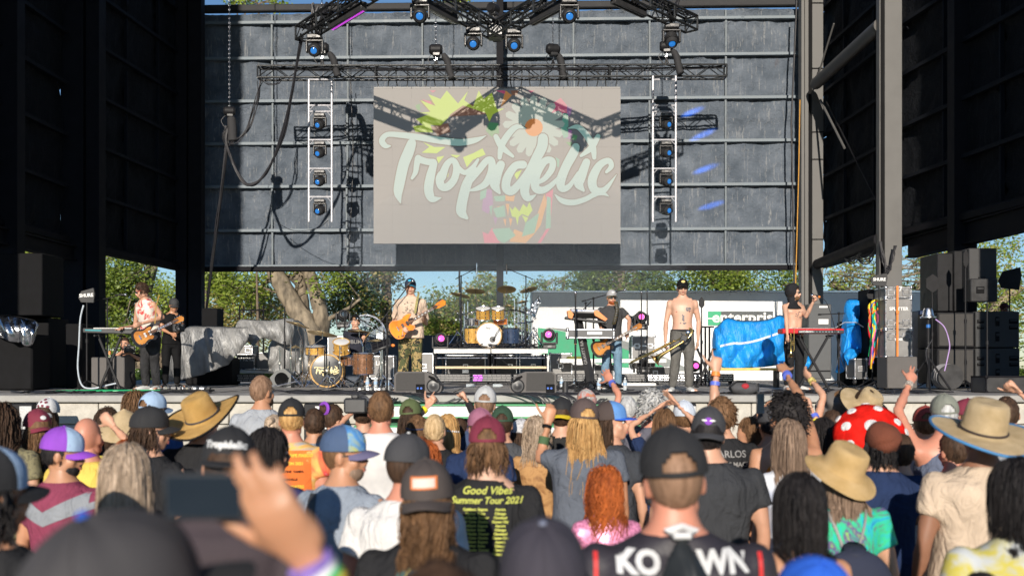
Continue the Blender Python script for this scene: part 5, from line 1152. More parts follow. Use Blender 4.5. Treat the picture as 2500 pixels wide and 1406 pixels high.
tarp('blue_tarpaulin','strip of blue tarpaulin on the floor between the keyboard stand legs',20.4,[(1966,893,897,0),(1972,870,900,0),(1978,872,899,0),(1982,890,898,.1)],M_btarp,.03,7)
mb=MB();mb.tube([(X(2040,20),20,Z(800,20)),(X(2062,19.9),19.9,Z(787,19.9)),(X(2090,19.85),19.85,Z(787,19.85)),(X(2120,19.9),19.9,Z(806,19.9))],.02,6,flat=.4);p0=Vector((X(2080,20),20,Z(790,20)));mb.v=[tuple(Vector(v)-p0)for v in mb.v];solo(mb,'strap',M_white,'pale strap tied round the bundled blue tarpaulin','strap',p0)
mb=MB();mb.box((0,0,0),(.6,.5,1.3),b=.03);solo(mb,'equipment_rack',M_flatblack,'dark rack standing under the bundled blue tarpaulin','rack',(X(2088,20.8),20.8,SZ+.67))
tarp('foil_cover','crumpled silver foil hanging over the black desk at the far left',17.2,[(-40,770,815,0),(0,768,822,0),(30,770,835,-.05),(55,775,836,-.05),(70,778,845,0),(85,782,835,0),(93,788,800,.1)],foil,.06,8,fr=9,cat='foil sheet')
mb=MB();mb.box((0,0,0),(1.3,.7,.95),b=.03);solo(mb,'mixing_desk',M_flatblack,'black mixing desk beneath the crumpled foil','desk',(X(10,17.7),17.7,SZ+.48))
def cabinet(label,px0,px1,py0,py1,D,dep=.8,m=M_black,handles=False,name='loudspeaker',grille=False,slots=None):
 x0,x1,z0,z1=X(px0,D),X(px1,D),max(Z(py1,D),SZ),Z(py0,D);w,h=x1-x0,z1-z0;t=thing(name,label,'speaker',((x0+x1)/2,D,z0))
 mb=MB();mb.box((0,dep/2,h/2),(w,dep,h),b=.015);mb.build('cabinet',m,t)
 if grille:mb=MB();mb.box((0,-.008,h/2),(w-.06,.016,h-.06),b=.005);mb.build('grille',M_grille,t)
 for sx,sz,sw,sh in(slots or[]):
  mb=MB();mb.box((sx*w,-.004,sz*h),(sw*w,.012,sh*h),b=.005);p=mb.build('handle_cup',M_flatblack,t);mb=MB();mb.box((sx*w,-.014,sz*h+sh*h*.2),(sw*w*.8,.014,sh*h*.3),b=.006);mb.build('grip',m,p)
 return t
cabinet('tall black loudspeaker tower above the foil covered desk',-60,103,618,770,18.6,.9,M_flatblack)
cabinet('low black equipment box behind the foil covered desk',-60,118,775,960,19.0,.9,M_flatblack)
cabinet('dark amplifier rack left of the looping stand cable',160,200,790,955,18.8,.6,M_flatblack)
cabinet('dark grey wedge speaker beside the crouching photographer',222,262,872,960,18.0,.5,M_grey);cabinet('brown grey speaker box behind the keyboard stand legs',272,304,868,958,18.2,.5,M_grey)
cabinet('dark road box behind the photographer with the black cap',492,530,752,800,26.0,.6,M_flatblack,name='road_box')
sub_=[(.12,.72,.16,.10),(.12,.55,.16,.08),(.50,.72,.09,.26),(.50,.3,.09,.26),(.86,.72,.2,.13),(.86,.55,.2,.10)]
sub_=[(a-.5,b_,c,d)for a,b_,c,d in sub_]
cabinet('upper black subwoofer with recessed grips in the right hand stack',2381,2489,760,848,18.6,.9,mat('sub_paint',(.035,.036,.038),.6,var=.15,bump=.3,bs_=80),slots=sub_);cabinet('lower black subwoofer with recessed grips in the right hand stack',2381,2490,850,938,18.6,.9,MATS['sub_paint'],slots=sub_)
cabinet('black subwoofer seen from its side in the upper row',2288,2379,762,848,18.5,.9,M_black,grille=True);cabinet('black subwoofer seen from its side in the lower row',2288,2379,850,938,18.5,.9,M_black,grille=True)
cabinet('tall narrow black loudspeaker on top of the subwoofer stack',2288,2327,618,760,18.8,.8);cabinet('tall black loudspeaker beside it on top of the stack',2329,2364,612,760,18.9,.8)
cabinet('large dark grey loudspeaker highest on the stack',2366,2434,606,702,18.6,.8,mat('sub_paint2',(.045,.045,.047),.6,var=.12),slots=[(-.05,.2,.25,.13)])
cabinet('square black monitor box hung before the large loudspeaker',2370,2436,680,736,18.2,.3,M_plast,slots=[(-.15,.5,.3,.3)])
cabinet('dark wedge monitor in front of the splitter road cases',2166,2240,870,948,17.6,.5,M_grey,name='stage_monitor')
cabinet('tall dark grey speaker behind the keyboard of the hooded singer',1974,2030,742,925,20.6,.6,mat('graphite_box',(.075,.078,.08),.55,var=.1),name='loudspeaker')
for k,py in enumerate((749,785)):mb=MB();w=.17 if k==0 else .2;mb.box((0,0,0),(w,.006,.035 if k==0 else .10));solo(mb,'paper_label',M_white,('narrow white label high on the dark grey speaker','square white label on the dark grey speaker')[k],'label',(X(2011,20.57),20.59,Z(py,20.57)))
cabinet('dark blue box under the dome lamp stand',2243,2286,758,900,19.4,.6,mat('navy_box',(.01,.03,.09),.5))
road_case('upper splitter road case with two handles and an orange strap',2161,2226,700,727,18.4,.6,M_casel,2,False,text='57',tsize=.12,wheels=False)
road_case('middle road case stencilled splitter',2161,2226,728,803,18.4,.6,M_casel,2,False,text='SPLITTER',tsize=.085,wheels=False,lid=.2)
road_case('lower road case under the splitter case',2161,2226,804,872,18.4,.6,M_casel,2,False,text='BOSE',tsize=.06,wheels=False,lid=.75)
mb=MB();mb.box((0,0,0),(.035,.008,Z(698,18.35)-Z(870,18.35)));mb.box((0,-.008,.16),(.05,.02,.06),b=.004);solo(mb,'ratchet_strap',M_orange,'orange ratchet strap running down the splitter cases','strap',(X(2193,18.3),18.34,Z(784,18.35)))
road_case('black road case with silver corners below the loose tarpaulin corner',2086,2118,875,925,19.4,.5,M_case,1,False)
cabinet('black stage rack behind the coloured cables',2120,2160,705,930,19.6,.6,M_flatblack,name='equipment_rack')
mb=MB();r8=random.Random(8)
for k,col in enumerate(('red','green','yellow','blue','orange','pink','cyan','green','red','yellow')):
 cc=dict(red=(.6,.02,.03),green=(.02,.4,.15),yellow=(.75,.6,.03),blue=(.02,.1,.55),orange=(.75,.2,.02),pink=(.8,.15,.35),cyan=(.02,.4,.5))[col]
 D=18.9;x0=2148-4*k%24;P=[(X(2150-k,D),D,Z(722+3*k,D)),(X(2125+r8.uniform(-8,18),D),D-.1,Z(750+r8.uniform(-8,10),D)),(X(2118+r8.uniform(-6,20),D),D-.15,Z(785+r8.uniform(-10,10),D)),(X(2125+r8.uniform(-8,14),D),D-.1,Z(820+r8.uniform(-10,25),D)),(X(2128+r8.uniform(-8,14),D),D,Z(870+r8.uniform(-10,30),D))]
 m_=MB();p0=Vector(P[0]);m_.tube([tuple(Vector(p)-p0)for p in spline(P,6)],.020 if k<7 else .014,6);solo(m_,'patch_cable',mat('cable_'+col,cc,.4),['long red','thick green','bright yellow','deep blue','orange','pale pink','turquoise','thin green','thin red','thin yellow'][k]+' cable in the bunch beside the splitter cases','cable',p0)
D=17.3;t=thing('dome_lamp_stand','silver domed fitting on a tall black tripod in front of the subwoofers','stand',st(2266,D));tripod(t,lz(775,D),.42,z=.55,th=.018,pole=.026,a0=.2)
mb=MB(TR((0,0,lz(776,D))));mb.lathe([(.001,0),(.13,.0),(.13,.02),(.10,.03),(.085,.07),(.08,.12),(.06,.16),(.001,.17)],26);mb.build('dome',M_alu,t);mb=MB();mb.cyl((0,0,lz(800,D)),(0,0,lz(792,D)),.035,12);mb.build('collar',mat('blue_collar',(.02,.15,.5),.4),t)
for k,P in enumerate(([(2278,780),(2300,800),(2312,840),(2308,870),(2300,905)],[(2270,830),(2255,860),(2262,900)])):
 m_=MB();Q=[Vector((X(a,D),D-.1,Z(b_,D)))for a,b_ in P];m_.tube([tuple(Vector(q)-Q[0])for q in spline([tuple(q)for q in Q],6)],.010,6);solo(m_,'cable',mat('lilac_cable',(.45,.3,.6),.5)if k==0 else M_cable,('thin lilac cable arching off the domed stand','black cable hanging beside the domed stand pole')[k],'cable',Q[0])
D=17.9;t=thing('cable_reel','coil of grey cable wound on a reel below the domed stand','cable reel',st(2312,D))
mb=MB()
for k in range(9):rr=.17+.02*(k%3);mb.tube([(rr*1.0*cos(a),-.12+.03*k,.23+rr*sin(a))for a in[2*pi*i/26 for i in range(26)]],.014,6,close=True)
mb.build('coil',mat('grey_cable',(.22,.22,.23),.5),t)
for s in(-1,1):mb=MB(TR((0,s*.16,.23),(pi/2,0,0)));mb.lathe([(.001,-.008),(.22,-.008),(.22,.008),(.001,.008)],26);mb.build('flange',M_plast,t)
road_case('ribbed black equipment trunk at the right front edge of the stage',2406,2530,918,960,15.8,.5,M_plast,0,False,edge=M_steel,wheels=False)
def paddle(label,px,py,D,w,h,shape='kite',text=None,h0=None,stand=True,ang=0):
 t=thing('antenna_paddle',label,'antenna',(X(px,D),D,SZ));zc=lz(py,D)
 if shape=='kite':out=[(-w/2,-h*.1),(-w*.3,h*.32),(w*.45,h*.5),(w/2,h*.1),(w*.4,-h*.5),(-w*.35,-h*.42)]
 else:out=[(w/2*cos(a),h/2*sin(a))for a in[pi/6+i*pi/3 for i in range(6)]]
 mb=MB();mb.prism(out,.04,TR((0,0,zc),(0,ang,0)));mb.build('paddle',M_black if not text else mat('antenna_grey',(.028,.028,.03),.6),t,30)
 if text:mb=MB();text_mb(mb,text,h*.32,TR((0,-.023,zc-.02),(0,ang,0)),bold=.003);mb.build('lettering',M_white,t,None)
 if stand:tripod(t,zc-h*.3,.3)
 return t
paddle('grey antenna paddle with white lettering above the left keyboard',212,722,17.6,.28,.25,'kite','SHURE',ang=-.06)
paddle('dark hexagonal antenna beside the trombone player',1713,739,21.5,.13,.24,'hex');paddle('grey lettered antenna in front of the grey column',2146,683,18.6,.30,.24,'kite','SHURE')
paddle('second antenna paddle lower behind the lettered one',2130,718,19.0,.22,.2,'kite');paddle('black hexagonal reflector left of the loudspeaker stack',2276,692,18.6,.27,.34,'hex')
paddle('black flag panel on a stand right of the loudspeaker stack',2465,680,19.0,.42,.42,'kite');paddle('slim black reflector before the tall loudspeakers',2357,632,17.9,.10,.34,'hex')
mic_stand('thin black stand rising before the subwoofers',2410,17.4,lz(740,17.4),mic=False);mic_stand('thin stand left of the splitter cases',2146,18.2,lz(700,18.2),mic=False)
D=24;p0=Vector((X(612,D),D,SZ));pf=thing('pipe_goalpost','goalpost shaped pipe frame standing behind the silver tarpaulins','frame',p0)
for px in(585,643):mb=MB();mb.cyl((X(px,D)-p0.x,0,0),(X(px,D)-p0.x,0,Z(745,D)-p0.z),.018,8);mb.build('post',M_steel,pf)
for px in(594,614,634):mb=MB();mb.cyl((X(px,D)-p0.x,0,Z(775,D)-p0.z),(X(px,D)-p0.x,0,Z(744,D)-p0.z),.012,8);mb.build('spigot',M_steel,pf)
mb=MB();mb.cyl((X(580,D)-p0.x,0,Z(757,D)-p0.z),(X(648,D)-p0.x,0,Z(757,D)-p0.z),.016,8);mb.build('crossbar',M_steel,pf)
t=thing('light_pole','slim black telescopic pole before the hanging silver tarpaulin','stand',st(695,20.0));tripod(t,lz(748,20.0),.3,a0=0)
t=thing('fog_machine','grey fog machine with round grille on the floor beside the small kit','fog machine',st(682,19.6));mb=MB();mb.prism([(-.18,0),(.22,0),(.22,.26),(.10,.36),(-.05,.33),(-.18,.2)],.35,TR((0,.18,0)));mb.build('housing',mat('fog_grey',(.10,.105,.105),.5),t,30)
mb=MB(TR((.04,-.008,.16),(pi/2,0,0)));[mb.lathe([(rr,0),(rr+.008,.006),(rr+.012,0)],22)for rr in(.02,.045,.07,.095,.12)];mb.build('grille',M_black,t);mb=MB();mb.tube([(-.3,-.1,0.02),(0,-.12,.04),(.35,-.1,.12)],.012,6);mb.build('handle',M_alu,t)
def keys(t,w,x0,y,z,T=None,n=28,dep=.13):
 mb=MB(T);kw=w/n
 for k in range(n):mb.box((x0+(k+.5)*kw,y,z),(kw*.9,dep,.016),b=.002)
 o=mb.build('white_keys',M_keys,t,None);mb=MB(T)
 for k in range(n):
  if k%7 not in(2,6):mb.box((x0+(k+1)*kw,y+dep*.18,z+.013),(kw*.5,dep*.62,.014),b=.002)
 mb.build('black_keys',M_plast,t,None)
def xstand(t,h,w,y=0,m=M_black):
 for s in(-1,1):mb=MB();mb.box((0,s*.02,h/2),(.04,.03,sqrt(h*h+w*w)),(0,s*atan2(w,h),0),b=.006);mb.build('stand_leg',m,t)
 for s in(-1,1):mb=MB();mb.cyl((s*w/2,-.2,.02),(s*w/2,.2,.02),.018,8);mb.cyl((s*w/2,-.16,h-.02),(s*w/2,.16,h-.02),.016,8);mb.build('stand_foot',m,t)
D=17.0;w=X(2062,D)-X(1910,D);t=thing('keyboard','red stage keyboard on a black folding stand before the hooded singer','keyboard',(X(1986,D),D,SZ),radians(2));z=lz(808,D)
mb=MB();mb.box((0,.15,z),(w,.30,.085),b=.012);mb.build('case',M_red,t);mb=MB();mb.box((w*.12,-.004,z-.012),(w*.74,.012,.05),b=.003);mb.build('back_panel',M_plast,t)
mb=MB();text_mb(mb,'nord electro',.045,TR((-w*.235,-.013,z-.022)),bold=.001,align='LEFT');mb.build('lettering',M_white,t,None);mb=MB()
for k in range(9):mb.box((w*(.0+.05*k),-.012,z-.012),(.02,.006,.012))
mb.build('socket',M_alu,t);mb=MB(TR(rot=(0,0,pi)));mb.mi=0;keys(t,w*.8,-w*.4,.1+.10,z+.045)
xstand(t,z-.06,w*.52)
mb=MB();mb.cyl((-w*.1,.02,.33),(w*.28,.02,.33),.012,8);mb.build('crossbar',M_black,t)
D=16.9;w=X(335,D)-X(202,D);t=thing('keyboard','black synthesizer on a folding stand played by the guitarist','keyboard',(X(268,D),D,SZ),0);z=lz(808,D)
mb=MB();mb.box((0,.14,z),(w,.28,.08),(0,.03,0),b=.012);mb.build('case',M_plast,t);mb=MB();mb.box((-w*.3,-.006,z+.012),(w*.3,.012,.022),(0,.03,0),b=.002);mb.build('panel_light',mat('teal_panel',(.02,.2,.22),.4,emit=(.0,.3,.35),es=.3),t);keys(t,w*.7,-w*.3,.06,z+.045,n=24);xstand(t,z-.06,w*.42)
mb=MB();mb.box((0,.0,z-.36),(.03,.03,.06),b=.004);mb.build('orange_clip',M_orange,t)
D=18.0;t=thing('keyboard_column','slanted black column stand holding two keyboards beside the bass player','keyboard stand',st(1425,D))
a0=Vector((X(1442,D)-X(1425,D),0,lz(930,D)));a1=Vector((X(1410,D)-X(1425,D),0,lz(775,D)))
mb=MB(TR());mb.tube([a0,a1],.075,4,flat=1.0);mb.build('column',M_plast,t)
Mt=Matrix.Translation(a0.lerp(a1,.50)+Vector((.0,-.085,0)))@rotm((0,-radians(90)+atan2(a1.x-a0.x,a1.z-a0.z),0))
mb=MB();text_mb(mb,'GRAVITY RAPID',.075,Mt,bold=.001);mb.build('lettering',M_casel,t,None)
for s in((-.42,-.25),(-.1,-.45),(.35,-.3),(.15,.35)):mb=MB();mb.tube([(a0.x,0,.12),(a0.x+s[0]*.6,s[1]*.6,.10),(a0.x+s[0],s[1],.02)],.020,8);mb.build('leg',M_black,t)
def slab(label,name,px0,px1,py,D,th,dep,m,m2,ang=0,tiltx=0,extra=None):
 x0,x1=X(px0,D),X(px1,D);w=x1-x0;t=thing(name,label,'keyboard',((x0+x1)/2,D,Z(py,D)),0);T=rotm((tiltx,ang,0));mb=MB(T);mb.box((0,0,0),(w,dep,th),b=.01);mb.build('case',m,t)
 mb=MB(T);mb.box((0,-dep/2-.004,0),(w*.9,.01,th*.45),b=.002);mb.build('panel',m2,t);keys(t,w*.8,-w*.4,0,th/2+.005,T,20,dep*.5);return t
slab('small grey keyboard on the upper tier with orange end cheeks','keyboard',1390,1462,766,17.9,.07,.30,M_casel,M_alu,.03,-.3)
for px,a in((1391,1),(1462,2)):mb=MB();mb.prism([(-.03,-.06),(.03,-.08),(.06,0),(.0,.07),(-.05,.06)]if a==1 else[(-.10,.06),(-.04,.07),(.14,-.08),(.10,-.12),(-.08,-.02)],.28,TR((0,0,0)));solo(mb,'end_cheek',M_orange,('orange end cheek at the left of the upper keyboard','orange end cheek at the right of the upper keyboard')[a-1],'keyboard cheek',(X(px,17.85),17.85,Z(768,17.85)))
mb=MB();mb.box((0,0,0),(.74,.34,.04),(0,.12,0),b=.01);solo(mb,'keyboard_tray',M_plast,'black tilted tray under the upper keyboard','tray',(X(1430,17.95),17.95,Z(782,17.95)))
road_case('open road case keyboard tray on the lower tier of the column',1384,1500,803,826,17.8,.36,M_case,0,False,wheels=False,text='',name='keyboard_case')
mb=MB();mb.box((0,0,0),(.26,.008,.055),b=.003);mb2=None;solo(mb,'name_plate',M_white,'pale name plate on the lower keyboard case','plate',(X(1452,17.77),17.785,Z(813,17.77)))
mic_stand('straight microphone stand in front of the keyboards',1405,17.2,lz(735,17.2),None,a0=1.0,ring=M_orange)
mic_stand('boom microphone stand reaching over to the bass player',1449,18.9,lz(728,18.9),(-.22,0,-.06,.45,0,.12),(1,0,.2),ring=M_orange)
mic_stand('boom stand with low arm over the upper keyboard',1430,18.6,lz(740,18.6),(-.18,-.1,-.25,.1,0,.03),mic=False)
mic_stand('white pole stand rising between the bass player knees',1491,17.6,lz(840,17.6),None,a0=.3,ring=M_yellow,mic=False,m=M_steel)
mic_stand('boom microphone stand of the singing guitarist',945,15.9,lz(770,15.9),(-.09,-.05,-.10,.30,.10,.44),(.6,.3,.6),ring=M_orange,flat=True)
mic_stand('boom microphone stand over the left keyboard',262,17.9,lz(730,17.9),(-.35,0,-.06,.2,-.05,.05),(1,0,.05))
mic_stand('boom microphone stand at the seated drummer',938,20.2,lz(812,20.2),(.15,0,-.08,-.42,.1,.22),(-1,0,.35),ring=M_orange)
mic_stand('microphone stand behind the floor tom',842,20.8,lz(760,20.8),(-.02,0,-.3,.12,0,.12))
mic_stand('stand beside the red keyboard of the hooded singer',2048,17.3,lz(765,17.3),(-.35,0,-.02,.1,0,0),mic=False,ring=M_orange)
mic_stand('tall thin stand behind the bass player, left of a pair',1566,22.5,lz(728,22.5));mic_stand('tall thin stand behind the bass player, right of a pair',1580,22.5,lz(728,22.5))
t=thing('metal_rack','dark tubular rack behind the blue tarpaulin table','rack',st(1726,21.2));mb=MB()
for px in(1712,1722,1732):mb.cyl((X(px,21.2)-X(1726,21.2),0,.0),(X(px,21.2)-X(1726,21.2),0,lz(798,21.2)),.02,8)
mb.box((0,0,lz(798,21.2)),(.28,.1,.03),b=.005);mb.build('frame',M_steel,t)
t=thing('folded_keyboard_stand','black crossed keyboard stand left of the blue tarpaulin','stand',st(1722,19.8));xstand(t,lz(850,19.8),.33)
t=thing('sampling_pad','black sampling pad on a chrome stand left of the singing guitarist','sampling pad',st(930,18.6));tripod(t,lz(852,18.6),.25,m=M_chrome);mb=MB(TR((0,0,lz(843,18.6)),(.6,-.35,0)));mb.box((0,0,0),(.36,.26,.05),b=.012);b_=mb.build('pad',M_plast,t)
for k in range(6):mb=MB(TR((0,0,lz(843,18.6)),(.6,-.35,0)));mb.box((-.11+.11*(k%3),-.06+.11*(k//3),.028),(.09,.09,.012),b=.004);mb.build('pad_key',M_steel,b_)
mb=MB();mb.ell((.22,0,lz(843,18.6)),(.04,.03,.03),10,6);mb.build('clamp',M_orange,t)
def bottle(px,D,label):
 t=thing('water_bottle',label,'bottle',st(px,D),0,'clear water bottles on the stage floor');mb=MB();mb.lathe([(.001,0),(.032,0),(.034,.02),(.034,.07),(.030,.08),(.034,.09),(.034,.14),(.028,.17),(.012,.195),(.012,.205)],14);mb.build('body',mat('clear_plastic',(.75,.82,.85),.08,alpha=.45),t)
 mb=MB();mb.cyl((0,0,.203),(0,0,.222),.015,12);mb.build('cap',M_white,t);mb=MB();mb.cyl((0,0,.09),(0,0,.135),.0348,14);mb.build('label_band',mat('bottle_label',(.35,.5,.7),.5),t)
for px,D,l in((1371,18.6,'clear water bottle behind the left leg of the synth stand'),(1462,17.0,'clear water bottle before the bass player'),(1526,17.2,'clear water bottle right of the bass player'),(897,18.3,'clear water bottle right of the small kit, left one'),(917,18.3,'clear water bottle right of the small kit, right one'),(916+30,17.2,'clear water bottle by the left floor monitor'),(1404,19.4,'clear water bottle behind the straight microphone stand')):bottle(px,D,l)
for px,l in((1150,'small clear bottle lying before the riser, left one'),(1215,'small clear bottle lying before the riser, right one')):
 mb=MB(TR((0,0,.034),(0,pi/2,0)));mb.lathe([(.001,-.1),(.034,-.095),(.034,.05),(.012,.1),(.001,.1)],12);solo(mb,'water_bottle',MATS['clear_plastic'],l,'bottle',st(px,20.0),.1)
mb=MB();mb.cyl((0,0,0),(0,0,.17),.045,16);solo(mb,'black_tumbler',M_plast,'black tumbler on the floor beside the synth stand','tumbler',st(1380,15.6));mb=MB();mb.cyl((0,0,0),(0,0,.15),.045,16);solo(mb,'black_tumbler',M_plast,'black tumbler beside the grey backpack','tumbler',st(1846,15.6))
t=thing('backpack','grey and red backpack lying at the stage edge','backpack',st(1815,15.0));mb=MB();mb.ell((0,0,.09),(.22,.14,.10),18,10);mb.ell((-.08,.0,.11),(.12,.12,.09),14,8);V,F=fuse(mb,.015,2);V+=wob(V,.008,20,4)[:,None]*.6;link('bag',npmesh('bag',V,F,mat('charcoal_canvas',(.07,.07,.075),.85,bump=.5)),t);mb=MB();mb.ell((0,-.12,.12),(.06,.03,.045),12,6);mb.build('red_panel',mat('red_canvas',(.35,.02,.03),.8),t);mb=MB();mb.tube([(-.18,-.08,.03),(-.22,-.12,.12),(-.12,-.10,.19),(.02,-.08,.19)],.012,6,flat=.5);mb.build('strap',M_black,t)
r9=random.Random(9)
lab9=['in front of the left guitarist','below the small drum kit','across the front beside the left monitor','over the stage lip between the monitors','over the stage lip at the right monitor','before the trombone player','by the bass player feet','near the backpack','below the hooded singer','in front of the splitter cases','at the far left edge','behind the left monitor','left of the drum riser','right of the drum riser']
for k,(a,b_,D0,D1)in enumerate(((250,520,15.2,16.4),(640,900,15.4,17.0),(850,1010,14.7,15.6),(960,1260,14.5,15.0),(1240,1480,14.4,15.0),(1500,1740,14.9,15.9),(1400,1560,15.4,17.5),(1740,1900,14.9,15.6),(1880,2080,15.2,17.0),(2080,2330,15.0,17.0),(20,260,15.2,16.5),(700,980,15.0,15.4),(950,1080,17,21),(1340,1460,18,21))):
 mb=MB();x0=X((a+b_)/2,(D0+D1)/2);y0=(D0+D1)/2
 for q in range(7):
  px=r9.uniform(a,a+(b_-a)*.3);P=[]
  for s in range(7):d=r9.uniform(D0,D1);P.append((X(px+(b_-a)*.7*s/6,d)-x0,d-y0,.012+.01*q*.2))
  mb.tube(spline(P,5),r9.choice((.006,.009,.012)),5)
 solo(mb,'cable_tangle',M_cable,'tangle of black cables '+lab9[k],'cables',(x0,y0,SZ))
for k,(px,D)in enumerate(((1030,14.1),(1300,14.1),(1370,14.1),(870,14.3))):
 mb=MB()
 for q in range(5):x=q*.05+r9.uniform(-.1,.1);mb.tube(spline([(x-.5,.3,.02),(x-.2,.05,.03),(x,-.12 if k<3 else 0,-.02),(x+.15,-.15 if k<3 else-.05,-.10-.04*q),(x+.45,-.12,-.03)],6),.011,6)
 solo(mb,'cable_tangle',M_cable,('cables spilling over the green edged thrust below the left monitor','cables spilling over the green edged thrust below the right monitor','cables looping down right of the green edged thrust','loop of cable hanging over the block wall near the small kit')[k],'cables',(X(px,D),D,SZ))
mb=MB()
for q in range(6):mb.tube(spline([(r9.uniform(-.8,.8),r9.uniform(-.3,.3),.02)for _ in range(6)],5),.009,5)
solo(mb,'green_cables',MATS['cable_green'],'green and teal cables on the floor below the left keyboard','cables',st(262,16.4))
for k,(px,D,lab)in enumerate(((420,16.6,'pedalboard of small chrome effects before the left guitarist'),(470,16.4,'second group of effects pedals right of the left guitarist'),(900,15.9,'effects pedals at the feet of the singing guitarist'))):
 t=thing('pedalboard',lab,'pedalboard',st(px,D));mb=MB();mb.box((0,.12,.02),(.55,.32,.03),b=.005);mb.build('board',M_black,t)
 for q in range(8):mb=MB();mb.box((-.22+.063*q,.05+.1*(q%2),.055),(.05,.09,.04),b=.006);p=mb.build('pedal',r9.choice([M_chrome,M_casel,M_alu,M_plast]),t);mb=MB();mb.cyl((-.22+.063*q,.03+.1*(q%2),.07),(-.22+.063*q,.03+.1*(q%2),.088),.008,8);mb.build('switch',M_chrome,p)
D=17.0;t=thing('looping_stand_hose','pale hose looping down from the left antenna stand','hose',st(200,D));mb=MB();P=[(204,745),(196,780),(193,840),(190,900),(200,940),(225,948),(262,940),(285,935)];mb.tube(spline([(X(a,D)-X(200,D),0,max(.02,lz(b_,D)))for a,b_ in P],6),.014,8);mb.build('hose',mat('pale_hose',(.45,.5,.55),.35),t)
for k in range(0):pass
for k,(a,b_,lab)in enumerate(((742,800,'black front fill speaker with white grille below the stage lip by the orange haired crowd'),(1660,1700,'front fill speaker with perforated grille below the stage lip right of centre'),(20,80,'grey front fill speaker below the stage lip at the far left'))):
 D=13.2;x0,x1=X(a,D),X(b_,D);t=thing('front_fill_speaker',lab.replace(' by the orange haired crowd',' behind the tie dye fan'),'speaker',((x0+x1)/2,D,0));zt=Z(985,D);mb=MB();mb.box((0,.25,zt/2),(x1-x0,.5,zt),b=.01);mb.build('cabinet',M_black,t)
 mb=MB();mb.box(((x1-x0)*.22,-.008,zt-.18),((x1-x0)*.5,.016,.3),b=.004);mb.build('grille',mat('perforated_steel',(.5,.5,.5),.4,.6,vs=200,var=.5),t)
M_truss=mat('black_truss',(.03,.032,.034),.38,.3,var=.25)
M_ltruss=mat('bright_aluminium',(.62,.62,.66),.5,.5,var=.1)
def truss(name,label,a,b_,w,h,n,m,r=.025,rb=.012,cat='truss'):
 a=Vector(a);b_=Vector(b_);d=b_-a;L=d.length;ux=d.normalized();up=Vector((0,0,1))if abs(ux.z)<.9 else Vector((0,1,0));uy=up.cross(ux).normalized();uz=ux.cross(uy)
 t=thing(name,label,cat,a);P=lambda s,i,j:ux*s+uy*(i*w/2)+uz*(j*h/2)
 for i in(-1,1):
  for j in(-1,1):mb=MB();mb.cyl(P(0,i,j),P(L,i,j),r,10);mb.build('chord',m,t)
 bay=L/n
 for k in range(n):
  x0,x1=k*bay,(k+1)*bay;q=1 if k%2 else-1
  for(i0,j0,i1,j1)in((-1,q,-1,-q),(1,q,1,-q),(q,1,-q,1),(q,-1,-q,-1)):
   mb=MB();mb.cyl(P(x0,i0,j0),P(x1,i1,j1),rb,6);mb.build('brace',m,t)
 for s in[0,L]+[L*q/4 for q in(1,2,3)]:
  mb=MB();c=[(-1,-1),(1,-1),(1,1),(-1,1)]
  for q in range(4):mb.cyl(P(s,*c[q]),P(s,*c[(q+1)%4]),r*.9,8)
  mb.build('end_frame',m,t)
 return t
TD=26.6
truss('screen_truss','long black box truss carrying the video screen',(X(632,TD),TD,Z(179,TD)),(X(1771,TD+.2),TD+.2,Z(176,TD+.2)),.30,.30,30,M_truss,.026,.013)
def ladder(label,px,D,py0,py1,lean=0):
 x=X(px,D);z1,z0=Z(py0,D),Z(py1,D);t=thing('ladder_truss',label,'truss',(x,D,z0));hw=.295;H=z1-z0
 for s in(-1,1):mb=MB();mb.cyl((s*hw,0,0),(s*hw,0,H),.030,10);mb.build('rail',M_ltruss,t)
 for zz in[Z(q,D)-z0 for q in(195,258,273,342,412,481)]:
  mb=MB();mb.cyl((-hw,0,zz),(hw,0,zz),.024,8);mb.build('rung',M_ltruss,t)
  if zz<H-.1:
   for s in(-1,1):mb=MB();mb.cyl((s*(hw-.02),0,zz-.12),(s*(hw-.13),0,zz),.009,6);mb.build('gusset',M_ltruss,t)
 return t
ladder('bright ladder truss with lamps hanging left of the screen',782,26.4,195,542);ladder('bright ladder truss with lamps hanging right of the screen',1622,26.4,186,542)
names=('top','second','third','lowest')
for side,px in(('left',781),('right',1626)):
 for k,py in enumerate((282,351,420,491)):
  moving_head('moving_light','%s blue lens moving light hung in the ladder truss %s of the screen'%(names[k],side),(X(px,26.2),26.2,Z(py-4,26.2)),M_blue,(.35 if side=='left' else .2,0,(-.35 if side=='left' else .5)),hang=True,s=.92,pan=0,group='moving lights in the ladder trusses')
ZT=9.85
zz=[(X(737,24.5),24.5),(X(965,20.8),20.8),(X(1210,24.3),24.3),(X(1442,20.9),20.9),(X(1688,23.8),23.8)]
for k in range(4):
 truss('zigzag_truss',('leftmost leg of the black zigzag truss, ending above the screen truss','second leg of the zigzag truss, running down to the middle point','third leg of the zigzag truss, rising from the middle point','rightmost leg of the zigzag truss, ending in an open frame')[k],(*zz[k],ZT),(*zz[k+1],ZT),.32,.32,11,M_truss,.028,.014)
mb=MB();mb.box((0,0,0),(.4,.4,.36),b=.05);solo(mb,'corner_block',M_truss,'black corner block at the middle point of the zigzag truss','truss corner',(*zz[2],ZT))
def tzz(k,f):a,b_=zz[k],zz[k+1];return(a[0]+(b_[0]-a[0])*f,a[1]+(b_[1]-a[1])*f)
